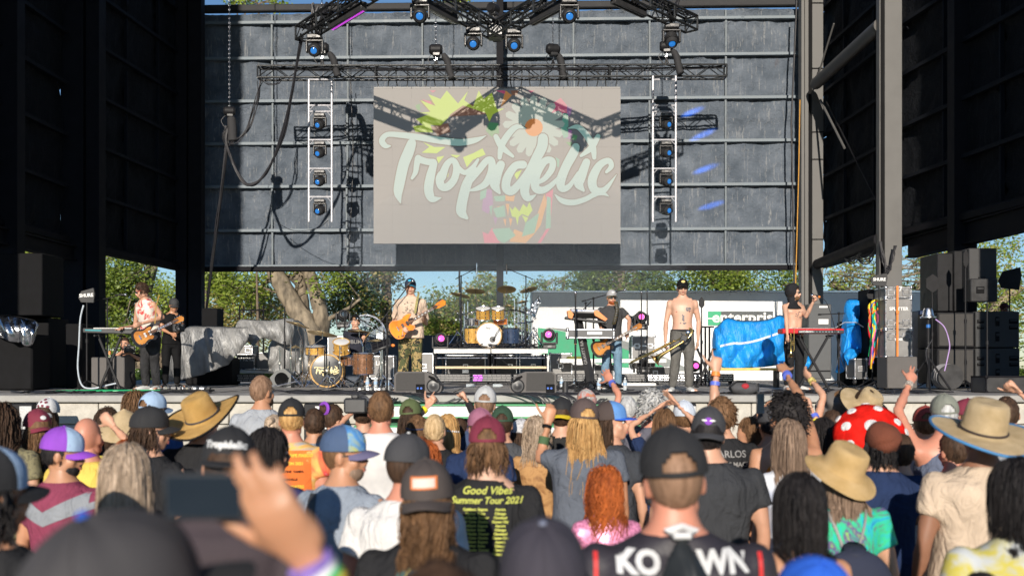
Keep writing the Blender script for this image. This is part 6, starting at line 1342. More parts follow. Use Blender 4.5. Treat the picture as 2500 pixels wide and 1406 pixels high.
for k,(q,f,lab,ln)in enumerate(((0,.16,'blue lens moving light under the left end of the zigzag truss',M_blue),(1,.75,'blue lens moving light left of the middle point of the zigzag truss',M_blue),(2,.22,'blue lens moving light right of the middle point of the zigzag truss',M_blue),(3,.78,'dark moving light under the right end of the zigzag truss',M_blue),(1,.22,'moving light at the very top left of the middle',M_blue),(2,.80,'moving light at the very top right of the middle',M_blue))):
 x,y=tzz(q,f);moving_head('moving_light',lab,(x,y,ZT-.22),ln,(.42 if k!=3 else .9,0,0),hang=True,s=1.12,group='moving lights under the zigzag truss')
def batten(k,f0,f1,lab,glow):
 a,b_=Vector((*tzz(k,f0),ZT-.24)),Vector((*tzz(k,f1),ZT-.24));d=b_-a;t=thing('led_batten',lab,'stage light',a,(0,0,atan2(d.y,d.x)));L=d.length;s=1 if d.y<0 else-1
 mb=MB();mb.box((L/2,0,0),(L,.15,.20),b=.012);mb.build('housing',M_plast,t)
 mb=MB();[mb.ell((L*(i+.5)/22,0,-.10),(.020,.035,.012),8,5)for i in range(22)];mb.build('led_row',glow,t)
 for s in(.2,.8):mb=MB();mb.box((L*s,0,.11),(.05,.05,.14));mb.build('clamp',M_steel,t)
batten(0,.36,.70,'black batten with violet leds under the left zigzag leg',M_uv);batten(1,.18,.56,'black batten with white leds under the second zigzag leg',M_alu)
batten(2,.42,.78,'black batten with dark lenses under the third zigzag leg',M_steel);batten(3,.2,.5,'black batten under the rightmost zigzag leg',M_steel)
def chain(t,p0,p1,m,step=.055,name='chain'):
 p0=Vector(p0);p1=Vector(p1);n=int((p1-p0).length/step);V=[];mb=MB()
 for k in range(n):
  c=p0.lerp(p1,(k+.5)/n);e=.036;q=(k%2)*pi/2;u=Vector((cos(q),sin(q),0))*.017
  mb.tube([c+Vector((0,0,e)),c+u+Vector((0,0,e*.5)),c+u-Vector((0,0,e*.5)),c-Vector((0,0,e)),c-u-Vector((0,0,e*.5)),c-u+Vector((0,0,e*.5))],.0075,4,close=True)
 o=mb.build(name,m,t);o['kind']='stuff';return o
def hoist(label,px,py,D,tz,bagdx=.32,ang=0,s=1.0,low=None):
 t=thing('chain_hoist',label,'hoist',(X(px,D),D,Z(py,D)),ang);mb=MB();mb.tube([(-.12*s,0,0),(-.17*s,0,0)],[.13*s,.10*s],16);mb.tube([(-.12*s,0,0),(.12*s,0,0)],.14*s,18);mb.tube([(.12*s,0,0),(.17*s,0,0)],[.13*s,.10*s],16);mb.build('motor',M_black,t)
 mb=MB();mb.box((.02,0,-.13*s),(.20*s,.2*s,.10*s),b=.02);mb.build('gearbox',M_plast,t);mb=MB();mb.tube([(0,0,-.18*s),(.02,0,-.24*s),(0,0,-.30*s),(-.03,0,-.26*s)],.014,6);mb.build('hook',M_alu,t)
 chain(t,(0,0,.13*s),(0,0,tz-Z(py,D)),M_alu)
 mb=MB();S=spline([(bagdx*.6,0,-.12),(bagdx,0,-.3),(bagdx*1.25,0,-.62),(bagdx*1.45,0,-.75)],4);mb.tube(S,[.07,.09,.105,.11,.115,.115,.115,.115,.11,.115,.12,.125,.10],12,flat=.8);mb.build('chain_bag',mat('black_canvas',(.03,.03,.033),.85,bump=.4),t)
 lo=low if low is not None else Z(160,D)-Z(py,D)
 mb=MB();mb.tube([(0,0,-.28*s),(-.03,.0,lo)],.022,6);mb.tube([(0,0,-.28*s),(.05,0,lo)],.022,6);mb.build('sling',M_black,t)
 mb=MB();mb.tube(spline([(-.08,0,-.1),(-.2,0,-.25),(-.1,0,-.42),(.0,0,-.45)],5),.01,5);mb.build('loop_cable',M_cable,t);return t
hoist('chain hoist motor hanging above the left part of the screen truss',786,118,TD,14.2,.30);hoist('chain hoist above the screen truss left of the middle',1064,122,TD,14.2,.30)
hoist('chain hoist above the screen truss right of the middle',1350,121,TD,14.2,.22,.3);hoist('chain hoist above the right end of the screen truss',1627,113,TD,14.2,.26,-.2)
hoist('chain hoist hanging low at the left with bundled cables',560,272,26.0,14.2,.06,.2,.85,low=Z(350,26)-Z(272,26))
hoist('small hoist motor just left of the middle zigzag point',1204,22,24.6,14.2,.12,1.0,.9,low=-.5)
def cable(label,P,r,n=1,spread=.04,seed=0,sub=7,m=M_cable):
 """P: (px, py, D) points"""
 r_=random.Random(seed);Q=[Vector((X(a,d),d,Z(b_,d)))for a,b_,d in P];mb=MB()
 for k in range(n):o=[Vector((r_.uniform(-spread,spread),r_.uniform(-spread,spread),r_.uniform(-spread,spread)))for _ in Q];mb.tube([tuple(Vector(q)-Q[0])for q in spline([tuple(q+o[i])for i,q in enumerate(Q)],sub)],r*r_.uniform(.8,1.15),6)
 return solo(mb,'cable_bundle',m,label,'cable',Q[0])
cable('thick cable bundle sweeping from the zigzag truss down to the low hoist',[(738,85,24.4),(730,130,24.6),(712,230,25),(690,330,25.4),(650,420,25.8),(615,452,25.9),(590,440,26),(565,390,26),(553,345,26),(556,310,26)],.024,6,.03,1)
cable('loose cables drooping from the end of the screen truss to the low hoist',[(634,195,26.5),(628,240,26.4),(618,280,26.2),(600,320,26.1),(575,345,26),(556,350,26),(549,330,26),(556,305,26)],.012,6,.06,2)
cable('cable tails hanging from the low hoist towards the corner column',[(552,350,26),(540,440,26.2),(530,540,26.6),(520,620,27),(505,720,27.6)],.016,3,.03,3)
cable('small cable loop hanging below the left end of the screen truss',[(640,198,26.5),(660,206,26.5),(680,203,26.5),(682,190,26.6)],.009,3,.03,4)
cable('cable dangling under the left ladder truss to the wall',[(800,540,26.5),(770,560,27),(720,565,28),(680,545,28.6)],.008,1,.02,5)
cable('cable run lying along the screen truss',[(640,168,26.6),(800,170,26.6),(950,169,26.6),(1100,171,26.6),(1300,168,26.6),(1500,170,26.7),(1760,166,26.8)],.012,5,.05,6,10)
for k in range(4):
 a,b_=zz[k],zz[k+1];mb=MB();r_=random.Random(40+k)
 for q in range(5):mb.tube([tuple(p)for p in spline([((b_[0]-a[0])*s/6+r_.uniform(-.12,.12),(b_[1]-a[1])*s/6+r_.uniform(-.12,.12),.14+r_.uniform(-.03,.06))for s in range(7)],5)],.013,5)
 solo(mb,'cable_bundle',M_cable,'black cables lying on the '+('leftmost','second','third','rightmost')[k]+' leg of the zigzag truss','cable',(*a,ZT))
cable('cable hanks tied at the left end of the zigzag truss',[(770,10,24),(765,60,24),(775,90,24.2),(790,40,24),(800,5,23.8)],.03,5,.08,8)
cable('cable hanks tied at the right end of the zigzag truss',[(1625,0,23.6),(1632,30,23.6),(1640,50,23.6),(1650,20,23.6),(1655,0,23.6)],.03,4,.07,9)
cable('black cable running down the back wall left of the screen',[(855,200,28.9),(862,350,28.95),(858,500,29),(850,650,29)],.012,1,.01,10)
SD=26.75;sx0,sx1,sz1,sz0=X(912,SD),X(1515,SD),Z(217,SD),Z(595,SD);sw,sh=sx1-sx0,sz1-sz0
scr=thing('video_screen','large led video screen showing brush lettering over a flowery skull','screen',(sx0,SD,sz0))
M_led=mat('led_face',(.258,.24,.224),.75,var=.05,vs=1.2,emit=(.11,.14,.17),es=.26)
NX,NZ=13,8;pw,ph=sw/NX,sh/NZ
pmb=MB();pmb.box((pw/2,.04,ph/2),(pw-.0006,.08,ph-.0006),b=.0004);pme=pmb.mesh('panel',M_led)
for i in range(NX):
 for j in range(NZ):link('panel',pme,scr,(i*pw,random.uniform(0,.002),j*ph))
for i in range(NX):
 mb=MB();mb.box(((i+.5)*pw,.03,sh+.025),(pw-.006,.06,.05),b=.004);hb=mb.build('hanging_bar',M_casel,scr)
 for s in(-.26,.26):
  mb=MB();mb.tube([((i+.5+s)*pw,.03,sh+.05),((i+.5+s)*pw,.03,sh+.09),((i+.5+s*1.15)*pw,-.02,Z(200,SD)-sz0),((i+.5+s*1.2)*pw,-.03,Z(172,SD)-sz0)],.014,6);mb.build('strut',M_truss,hb)
def ux(x):return(x-105)/(2078-105)*sw
def uz(y):return(1325-y)/(1325-97)*sh
def glow(name,ref,e,s):return mat('screen_'+name,tuple(x*.60 for x in ref),.75,var=.03,vs=2,emit=e,es=s*.85)
G=dict(lime=glow('lime',(.46,.50,.30),(.42,.60,.02),.42),green=glow('green',(.38,.42,.33),(.02,.32,.10),.3),pink=glow('pink',(.50,.34,.34),(.75,.08,.25),.30),brown=glow('brown',(.44,.36,.31),(.28,.10,.05),.28),teal=glow('teal',(.40,.44,.38),(.1,.55,.42),.26),orange=glow('orange',(.50,.40,.32),(.75,.30,.05),.34),purple=glow('purple',(.42,.36,.38),(.35,.12,.45),.3),petal=glow('petal',(.46,.46,.43),(.30,.42,.38),.42),dark=glow('dark',(.36,.32,.29),(.02,.04,.06),.1),daisy=glow('daisy',(.5,.34,.25),(.62,.20,.03),.5))
def art(name,polys,m,y):
 for P in polys:
  mb=MB()
  Q=[(ux(x),uz(y_))for x,y_ in P];ar=sum(Q[i][0]*Q[(i+1)%len(Q)][1]-Q[(i+1)%len(Q)][0]*Q[i][1]for i in range(len(Q)))
  if ar<0:Q=Q[::-1]
  mb.add([(a,y,b_)for a,b_ in Q],[tuple(range(len(Q)))]);mb.build(name,m,scr,None);y-=.00003
art('picture_lime',[[(420,395),(500,385),(445,340),(545,300),(470,290),(560,280),(480,190),(600,235),(540,140),(640,180),(690,112),(780,215),(860,115),(830,190),(900,240),(945,112),(985,180),(1050,130),(1090,260),(1150,255),(1060,300),(1030,360),(1000,290),(940,270),(820,230),(720,300),(700,330),(640,390),(560,385),(580,445),(440,440)],[(500,520),(590,560),(680,560),(610,610),(490,605),(550,560)],[(610,640),(670,630),(615,700)],[(820,640),(900,610),(975,570),(1000,620),(900,660),(850,720)],[(720,620),(800,625),(760,650)],[(680,780),(705,765),(700,800)],[(1225,770),(1290,740),(1250,820)]],G['lime'],-.004)
art('picture_brown',[[(470,190),(640,190),(1020,240),(1010,300),(720,320),(560,290)],[(560,400),(700,370),(720,440),(620,470)],[(1200,112),(1265,112),(1250,150),(1210,150)]],G['brown'],-.003)
art('picture_orange',[[(1120,245),(1160,112),(1210,150)],[(1095,1030),(1130,1030),(1120,1110),(1100,1100)],[(1160,1010),(1190,1010),(1180,1110)],[(1190,1310),(1230,1210),(1330,1250),(1400,1130),(1470,930),(1490,1000),(1440,1180),(1380,1260),(1320,1320)],[(1155,935),(1235,940),(1225,990),(1160,985)],[(1140,1130),(1165,1130),(1160,1190)],[(1185,1120),(1215,1130),(1200,1190)]],G['orange'],-.004)
art('picture_pink',[[(555,112),(605,112),(580,130)],[(1340,112),(1390,112),(1365,130)],[(1530,220),(1600,170),(1650,230),(1650,290),(1530,300)],[(975,1230),(1020,1250),(1050,1200),(1140,1240),(1110,1320),(990,1320)],[(1480,900),(1540,890),(1525,1080),(1510,1210),(1440,1320),(1415,1320),(1490,1200)],[(490,180),(560,200),(580,240)],[(1080,112),(1150,112),(1200,160)]],G['pink'],-.0035)
art('picture_green',[[(1000,430),(1030,365),(1100,370),(1110,450),(1050,480)],[(440,230),(475,215),(480,280),(450,260)],[(1700,460),(1735,470),(1720,510),(1690,500)],[(1640,520),(1690,520),(1680,560)],[(1260,380),(1300,370),(1290,420)]],G['green'],-.003)
art('picture_teal',[[(1620,290),(1660,300),(1660,480),(1625,490),(1600,430)],[(1560,640),(1590,660),(1585,720),(1560,710)],[(960,900),(1010,890),(1000,960),(955,980)],[(1065,950),(1160,945),(1150,990),(1080,990)],[(1060,1050),(1150,1020),(1160,1110),(1090,1120)],[(1030,1030),(1055,1020),(1045,1110)],[(1050,1210),(1190,1200),(1240,1260),(1150,1320),(1100,1300)],[(1320,1160),(1430,1080),(1390,1240),(1290,1270)],[(1490,950),(1520,960),(1520,1200),(1480,1210)]],G['teal'],-.0042)
art('picture_lime_teeth',[[(1190,1030),(1215,1060),(1235,1030),(1270,1070),(1300,1010),(1330,1040),(1350,995),(1375,1060),(1340,1110),(1290,1090),(1260,1120),(1210,1110)],[(1240,1115),(1265,1120),(1255,1180)],[(1290,1100),(1340,1120),(1320,1160)]],G['lime'],-.0045)
art('picture_purple',[[(1660,420),(1690,430),(1680,500),(1610,480)],[(990,890),(1050,900),(1060,1010),(1020,1090),(970,1060)],[(1060,1110),(1095,1120),(1080,1180)],[(1640,230),(1690,250),(1680,300),(1655,330)]],G['purple'],-.0033)
pts=[]
for k in range(17):
 a=2*pi*k/17+.1;c,s=cos(a),sin(a);L=250 if s>-.2 else 240;w=33
 pts.append([(1385+c*60-s*10,400-s*60-c*10),(1385+c*L*.6-s*w,400-s*L*.6-c*w),(1385+c*L*.93-s*w*.8,400-s*L*.93-c*w*.8),(1385+c*L,400-s*L),(1385+c*L*.93+s*w*.8,400-s*L*.93+c*w*.8),(1385+c*L*.6+s*w,400-s*L*.6+c*w),(1385+c*60+s*10,400-s*60+c*10)])
art('picture_petal',pts,G['petal'],-.005)
art('picture_flower_eye',[[(1385+72*cos(a),405+70*sin(a))for a in[2*pi*i/22 for i in range(22)]]],G['daisy'],-.0055)
Tm=Matrix(((sw/1973,0,0,-105*sw/1973),(0,1,0,0),(0,0,-sh/1228,1325*sh/1228),(0,0,0,1)))
M_out=glow('letter_outline',(.40,.36,.33),(.05,.07,.08),.12);M_mint=glow('letter_mint',(.46,.44,.42),(.50,.98,.90),.25)
for S_,y,g_,m_,nm in((PALMS,-.0065,6,M_out,'lettering_outline'),(WORD,-.007,8,M_out,'lettering_outline'),(PALMS,-.0095,0,M_mint,'lettering'),(WORD,-.0100,0,M_mint,'lettering')):
 for i,s_ in enumerate(S_):mb=MB();stroke(mb,[(a,b_,c*.92)for a,b_,c in s_],Tm,y-i*.00004,g_,6);mb.build(nm,m_,scr,None)['kind']='stuff'
for k,(py,tx,ty)in enumerate(((282,1690,274),(351,1715,330),(420,1720,413),(491,1735,502))):
 a=Vector((X(1648,26.7),26.7,Z(py+6,26.7)));b_=Vector((X(tx,29.2),29.2,Z(ty,29.2)));l_=bpy.data.lights.new('blue_beam','SPOT');l_.energy=1500;l_.color=(.02,.22,1.0);l_.spot_size=radians(5);l_.spot_blend=1;l_.shadow_soft_size=.04
 o=bpy.data.objects.new('blue_beam',l_);COL.objects.link(o);o.location=a;o.rotation_euler=((b_-a).to_track_quat('-Z','Y').to_matrix()@Matrix.Rotation(.28,3,'Z')).to_euler();o.scale=(3.2,.8,1)
t=thing('added_stage_roof','unseen dark roof added high over the stage to cut sky light','roof',(0,21.4,18.2));mb=MB();mb.box((0,0,0),(26,16.4,.3),b=.02);mb.build('deck',M_flatblack,t)  # roof added out of view to hold sky light off the stage
for k in range(5):mb=MB();mb.box((0,-7.6+3.8*k,-.4),(26,.2,.5));mb.build('joist',M_steel,t)
for s,x,w,lab in((-1,-9.55,4.5,'dark proscenium wall at the left front corner of the stage'),(1,7.95,5.0,'dark proscenium wall at the right front corner of the stage')):
 t=thing('proscenium_wall',lab,'wall',(x+s*w/2,13.3,0));mb=MB();mb.box((0,0,9.5),(w,.4,19),b=.02);mb.build('wall_face',M_steel,t)
 mb=MB();mb.box((-s*(w/2-.12),-.25,9.5),(.24,.12,19),b=.01);mb.build('edge_trim',M_steel,t)
def perf(label,px,D,h,rz,tg={},zoff=0,base=SZ,**kw):
 loc=Vector((X(px,D),D,base+zoff));s=h/1.78;Ri=Matrix.Rotation(-rz,4,'Z');pose=dict(kw.pop('pose',{}))
 for k,(a,b_,d)in tg.items():
  v=Ri@(Vector((X(a,d),d,Z(b_,d)))-loc)/s;pose[k]=v
 for sd in 'LR':
  if 'wr'+sd in pose and 'el'+sd not in pose:
   S_=Vector(SKEL['sh'+sd]);W=Vector(pose['wr'+sd]);d=W-S_;L=min(d.length,.56);dn=d.normalized();pose['wr'+sd]=S_+dn*L
   b=sqrt(max(0,.285**2-(L/2)**2));out=Vector(((1 if sd=='R' else-1),-.4,-.7));out=(out-dn*out.dot(dn)).normalized();pose['el'+sd]=S_+dn*L/2+out*b
 return person(label,loc,rz,h,pose=pose,**kw)
BAND='musicians and crew on the stage';M_shoe=mat('white_sneaker',(.6,.6,.58),.6);M_bshoe=mat('black_shoe',(.02,.02,.02),.5)
def tie(name,cols,sc=3.0,dist=2.5):
 m,nt,b=newmat(name);n=_noise(nt,_coord(nt),sc,4,.6,dist);nt.links.new(_ramp(nt,n,[(.28+.44*i/(len(cols)-1),c)for i,c in enumerate(cols)]),b.inputs['Base Color']);b.inputs['Roughness'].default_value=.9;return m
def camo():
 m,nt,b=newmat('camouflage');c=_coord(nt);x=_ramp(nt,_noise(nt,c,9,2,.5,1.2),[(.0,(.33,.24,.10)),(.49,(.33,.24,.10)),(.5,(.08,.09,.035)),(1,(.08,.09,.035))]);y=_ramp(nt,_noise(nt,c,13,1,.5,1.5),[(.0,0.0),(.57,0.0),(.58,1.0)]);nt.links.new(_mix(nt,x,(.02,.02,.015),y),b.inputs['Base Color']);b.inputs['Roughness'].default_value=.9;return m
def guitar(name,label,body,head,M_body,outline,D,tilt=0,side=None,frets=16,kind='instrument'):
 """body and head: (px, py, D) of the body middle and of the headstock"""
 a=Vector((X(body[0],body[2]),body[2],Z(body[1],body[2])));h_=Vector((X(head[0],head[2]),head[2],Z(head[1],head[2])));d=h_-a;L=d.length;t=thing(name,label,kind,a)
 ux=d.normalized();uy=Vector((0,1,.0));uy=(uy-ux*uy.dot(ux)).normalized();uz=ux.cross(uy);T=Matrix(((ux.x,uy.x,uz.x,0),(ux.y,uy.y,uz.y,0),(ux.z,uy.z,uz.z,0),(0,0,0,1)))
 fs=.76 if side is M_burst2 else .93;mb=MB();S=spline(outline,5,True);mb.prism([(p[0],p[1])for p in S],.042,T);mb.build('body',M_body,t,30)
 mb=MB();mb.prism([(p[0]*fs-.004,p[1]*fs)for p in S],.006,T@TR((0,-.0235,0)));mb.build('face',side or M_body,t,30)
 mb=MB(T);mb.box((.10+(L-.12)/2,-.028,0),(L-.08,.024,.046),b=.006);nk=mb.build('neck',M_walnut,t);mb=MB(T)
 for k in range(frets):mb.box((.19+(L-.26)*(1-.944**(k+1))/(1-.944**frets)*.98,-.0415,0),(.003,.003,.044))
 for k in range(5):mb.box((.25+(L-.34)*(k/5),-.0412,0),(.022,.003,.022))
 mb.build('fret',M_alu,nk,None);mb=MB();mb.prism([(-.02,-.024),(.03,-.042),(.14,-.05),(.17,0),(.14,.045),(.03,.04),(-.02,.024)],.018,T@TR((L-.02,-.022,0)));hs=mb.build('headstock',side or M_body,t)
 mb=MB(T);[mb.ell((L+.02+.04*k,-.02,s*.055),(.009,.009,.014),8,5)for k in range(3)for s in(-1,1)];mb.build('tuning_peg',M_chrome,hs)
 for x in(.02,.10):mb=MB(T);mb.box((x,-.034,0),(.034,.012,.075),b=.004);mb.build('pickup',M_white if side is not None and name=='electric_guitar' and M_body is not M_orange else M_plast,t)
 mb=MB(T);mb.box((-.07,-.034,0),(.02,.012,.08),b=.003);mb.build('bridge',M_chrome,t);mb=MB(T);[mb.cyl((-.12+.05*k,-.028,-.11-.015*k),(-.12+.05*k,-.042,-.11-.015*k),.011,10)for k in range(3)];mb.build('knob',M_plast,t)
 mb=MB(T);[mb.cyl((-.07,-.043,q),(L+.05,-.046,q*.6),.0012,4)for q in(-.022,-.013,-.004,.005,.014,.022)];mb.build('string',M_chrome,t,None);return t
OUT=[(-.20,0),(-.17,-.12),(-.08,-.165),(.0,-.13),(.07,-.115),(.13,-.135),(.18,-.10),(.155,-.06),(.13,-.035),(.13,.035),(.165,.06),(.215,.095),(.19,.125),(.12,.125),(.05,.105),(-.02,.12),(-.09,.15),(-.17,.115)]
M_burst=tie('amber_sunburst',[(.55,.06,.01),(.80,.24,.02),(.85,.36,.04)],3,.3);M_burst2=tie('tobacco_sunburst',[(.03,.015,.01),(.45,.17,.03),(.6,.30,.08)],3.2,.2)
def strap(label,P,m,w=.018):
 Q=[Vector((X(a,d),d,Z(b_,d)))for a,b_,d in P];mb=MB();mb.tube([tuple(Vector(q)-Q[0])for q in spline([tuple(q)for q in Q],6)],w,6,flat=.15);return solo(mb,'strap',m,label,'strap',Q[0])
def shades(root,HM,m,fr=M_plast,r=.024):
 mb=MB(HM)
 for s in(-1,1):mb.box((s*.031,.100,.0),(.050,.006,.036),(0,0,-.18*s),b=.003)
 g=mb.build('lens',m,root);g.name='sunglasses';mb=MB(HM);mb.box((0,.104,.008),(.02,.005,.006))
 for s in(-1,1):mb.tube([(s*.056,.096,.008),(s*.078,.04,.008),(s*.082,-.015,.0)],.003,5)
 mb.build('glasses_frame',fr,g)
camo_m=camo();tan_tee=cloth('tan_print',(.66,.50,.38))
P1=perf('singing guitarist in blue cap, orange glasses, tan print shirt and camouflage trousers',1002,16.2,1.80,pi-.05,dict(elR=(962,782,16.35),wrR=(984,800,15.88),elL=(1040,790,16.3),wrL=(1037,772,15.9)),group=BAND,skin='pale',w=1.02,hands=('fret','curl'),palm=dict(L=(0,-.6,1),R=(0,-1,0)),shirt=tan_tee,sleeve=.85,loose=1.9,hem=.84,pants=camo_m,shoes=M_bshoe,vox=.018,hd=(.12,.05,0),hat=cap_hat(mat('navy_cap',(.02,.03,.06),.8),bill=mat('cyan_bill',(.03,.35,.55),.7),mark=[(mat('cyan_mark',(.03,.45,.7),.6),0,.085,.035,.016)]),hair=('short','brown'),seed=1)
shades(P1['root'],P1['HM'],mat('orange_lens',(.8,.15,.02),.15))
mb=MB();r_=random.Random(5)
for k in range(60):x,z=r_.gauss(0,.055),r_.gauss(0,.06);mb.prism([(x+.012*cos(a+k),z+.010*sin(a))for a in(0,1.3,2.6,3.9,5.2)],.001)
m_=MB();m_.v=mb.v;m_.f=mb.f;m_.m=mb.m;decal(m_,P1['shirt'],TR((0,1,1.27),(0,0,pi)),mat('faded_print',(.20,.17,.14),.9),'shirt_print',P1['root'],dirv=(0,-1,0))
guitar('electric_guitar','orange sunburst electric guitar held by the singing guitarist',(982,797,15.86),(1068,747,15.80),M_orange,OUT,15.9,side=M_burst)
strap('woven guitar strap over the shoulder of the singing guitarist',[(1013,765,15.98),(1018,735,16.02),(1022,718,16.1),(1020,712,16.25)],mat('woven_strap',(.30,.26,.10),.9,var=.7,vs=60))
P2=perf('shirtless tattooed man in black cap and glasses holding a trombone',1666,16.2,1.79,pi-.08,dict(wrR=(1624,836,16.0),elR=(1626,787,16.25),wrL=(1704,832,16.1),elL=(1706,785,16.25)),pose=dict(anR=(.16,.07,.085),knR=(.115,.09,.50),anL=(-.10,-.03,.085)),group=BAND,skin='pale',w=1.05,belly=.015,hands=('relax','grip'),pants=cloth('grey_jeans',(.13,.125,.115),.25),shoes=M_shoe,vox=.016,hd=(.05,-.02,0),hat=cap_hat(M_flatblack,mark=[(mat('yellow_badge',(.7,.55,.2),.6),0,.085,.03,.02)]),hair=('short','brown'),seed=2,loose=1.2)
mb=MB(P2['HM'])
for s in(-1,1):mb.tube([(s*.031+.026*cos(a),.100,-.004+.021*sin(a))for a in[pi/4+i*pi/8 for i in range(16)]],.0028,5,close=True);mb.tube([(s*.058,.098,.008),(s*.082,-.01,.0)],.0028,5)
mb.build('glasses',M_plast,P2['root'])
mb=MB(P2['S']);M_belt=M_flatblack;mb.tube([(.170*cos(a),.125*sin(a)-.008,.965)for a in[2*pi*i/30 for i in range(30)]],.022,6,close=True,flat=1);mb.build('belt',mat('leather_belt',(.03,.03,.03),.4),P2['root'])
M_ink=mat('tattoo_ink',(.13,.12,.13),.5)
def ink(P,spots,seed=0,dv=(0,-1,0)):
 r_=random.Random(seed)
 for x,z,sx,sz,n in spots:
  m_=MB()
  for k in range(n):a,b_=x+r_.uniform(-sx,sx),z+r_.uniform(-sz,sz);q=r_.uniform(.004,.011);m_.add([(a+q*cos(t+k)*(1+.8*(i%2)),0,b_+q*sin(t+k))for i,t in enumerate([j*pi/3 for j in range(6)])],[tuple(range(6))])
  decal(m_,P['body'],TR((0,.8,0)),M_ink,'tattoo',P['root'],.0015,dv)
ink(P2,[(-.085,1.30,.035,.03,34),(.0,1.17,.014,.05,34),(-.0,1.08,.05,.012,10)],3)
nip=MB();[nip.add([(s*.10+.012*cos(t),0,1.265+.010*sin(t))for t in[j*pi/4 for j in range(8)]],[tuple(range(8))])for s in(-1,1)];decal(nip,P2['body'],TR((0,.8,0)),M_lip,'nipple',P2['root'],.0015,(0,-1,0))
D=15.75;t=thing('trombone','brass trombone held low by the shirtless man','trombone',(X(1624,D),D,Z(846,D)));o_=Vector(t.location);W3=lambda a,b_,dd=0:Vector((X(a,D),D+dd,Z(b_,D)))-o_
mb=MB();mb.tube(spline([tuple(W3(*q))for q in((1535,888),(1600,858),(1668,822),(1682,812),(1688,806),(1683,803))],6),.011,8);mb.tube([W3(1540,884,.06),W3(1650,830,.06)],.011,8);mb.build('slide',M_brass,t)
bl_=[W3(1598,880),W3(1604,875),W3(1615,866),W3(1640,851),W3(1670,832),W3(1686,818),W3(1690,806),W3(1682,800)];mb=MB();S=spline([(*bl_[i],(.105,.055,.032,.02,.014,.012,.011,.011)[i])for i in range(8)],6);mb.tube([p[:3]for p in S],[p[3]for p in S],18);mb.build('bell',M_brass,t,180)
mb=MB();mb.tube([W3(1612,847),W3(1622,862)],.008,6);mb.tube([W3(1662,812),W3(1672,830)],.008,6);mb.ell(W3(1680,812),(.04,.02,.04),12,8);mb.build('brace',M_chrome,t);mb=MB();mb.box(W3(1669,825,-.03),(.10,.03,.09),(0,.5,0),b=.008);mb.build('slide_bag',M_plast,t)
P3=perf('bass player in grey cap, dark grey shirt and blue jeans behind the keyboards',1493,18.5,1.79,pi+.1,dict(elL=(1537,780,18.5),wrL=(1534,812,18.15),elR=(1462,775,18.4),wrR=(1466,800,18.0)),group=BAND,skin='fair',w=1.06,hands=('fret','curl'),shirt=cloth('charcoal_tee',(.06,.06,.062)),sleeve=.6,pants=cloth('blue_jeans',(.16,.26,.36),.25),shoes=M_bshoe,vox=.02,hd=(.12,-.10,0),hat=cap_hat(mat('grey_mesh_cap',(.35,.35,.36),.8),bill=mat('olive_bill',(.14,.14,.10),.8),patch=(M_white,M_white,.05,.03),tilt=-.2),beard='copper',hair=('short','brown'),seed=3)
shades(P3['root'],P3['HM'],M_plast);guitar('bass_guitar','tobacco sunburst bass guitar slung low on the bass player',(1470,846,18.05),(1549,802,18.0),mat('black_lacquer',(.015,.012,.01),.2),OUT,18,side=M_burst2)
S=[(1503,738),(1506,755),(1502,775),(1497,792)];st_=thing('cartridge_strap','bass strap lined with brass cartridges on the bass player','strap',(X(1503,18.25),18.25,Z(740,18.25)))
mb=MB();Q=spline([(X(a,18.22)-X(1503,18.25),-.03-.03*i,Z(b_,18.25)-Z(740,18.25))for i,(a,b_)in enumerate(S)],5);mb.tube([tuple(q)for q in Q],.03,6,flat=.25);mb.build('webbing',M_plast,st_)
for q in Q:mb=MB();mb.cyl((q[0]-.035,q[1]-.012,q[2]),(q[0]+.035,q[1]-.012,q[2]+.01),.008,6);mb.build('cartridge',M_brass,st_)
floral=tie('floral_print',[(.70,.66,.58),(.72,.68,.60),(.70,.66,.58),(.60,.05,.04),(.04,.09,.14)],11,.6)
P4=perf('guitarist in sleeveless flower print shirt and torn black jeans leaning to the keyboard',368,17.2,1.84,radians(152),dict(elR=(330,798,17.3),wrR=(303,800,16.95),elL=(398,775,17.1),wrL=(345,790,16.8)),group=BAND,skin='fair',w=.95,lean=.26,hands=('curl','relax'),palm=dict(R=(0,0,-1)),shirt=floral,tank=False,sleeve=.0,loose=1.5,pants=cloth('torn_black_jeans',(.035,.035,.037),.5),shoes=M_shoe,vox=.018,hd=(-.6,-.35,0),hair=('fringe','dark'),seed=4)
shades(P4['root'],P4['HM'],M_lens,M_red,.02);guitar('electric_guitar','sunburst electric guitar hanging before the left guitarist',(352,820,16.7),(428,785,16.9),mat('black_lacquer',(0,0,0)),OUT,17,side=M_burst2)
strap('yellow guitar strap over the flower print shirt',[(389,720,16.97),(382,745,16.85),(378,790,16.8)],mat('mustard_strap',(.30,.18,.04),.7),.010)
P5=perf('shirtless singer with a black cloth over his head holding a microphone',1938,17.3,1.79,radians(-155),dict(elL=(1968,772,17.1),wrL=(1986,736,16.95),elR=(1919,770,17.1),wrR=(1922,818,16.95)),group=BAND,skin='pale',w=.97,hands=('grip','grip'),pants=cloth('black_baggy_trousers',(.02,.02,.022)),loose=1.8,shoes=M_shoe,vox=.017,hd=(.55,.02,0),beard='brown',hair=('messy','dark'),seed=5)
ink(P5,[(0,1.28,.05,.05,14)],8);mb=MB();mb.ell((0,-.03,.035),(.118,.13,.14),20,14);mb.ell((0,-.02,-.1),(.10,.10,.09),16,10);mb.tube([(0,-.03,-.12),(0,-.02,-.2),(0,-.02,-.27)],[.10,.14,.205],20,flat=.72);V,F=fuse(mb,.012,3);V=V+(wob(V,.006,26,2)+wob(V,.006,12,5))[:,None]*.7
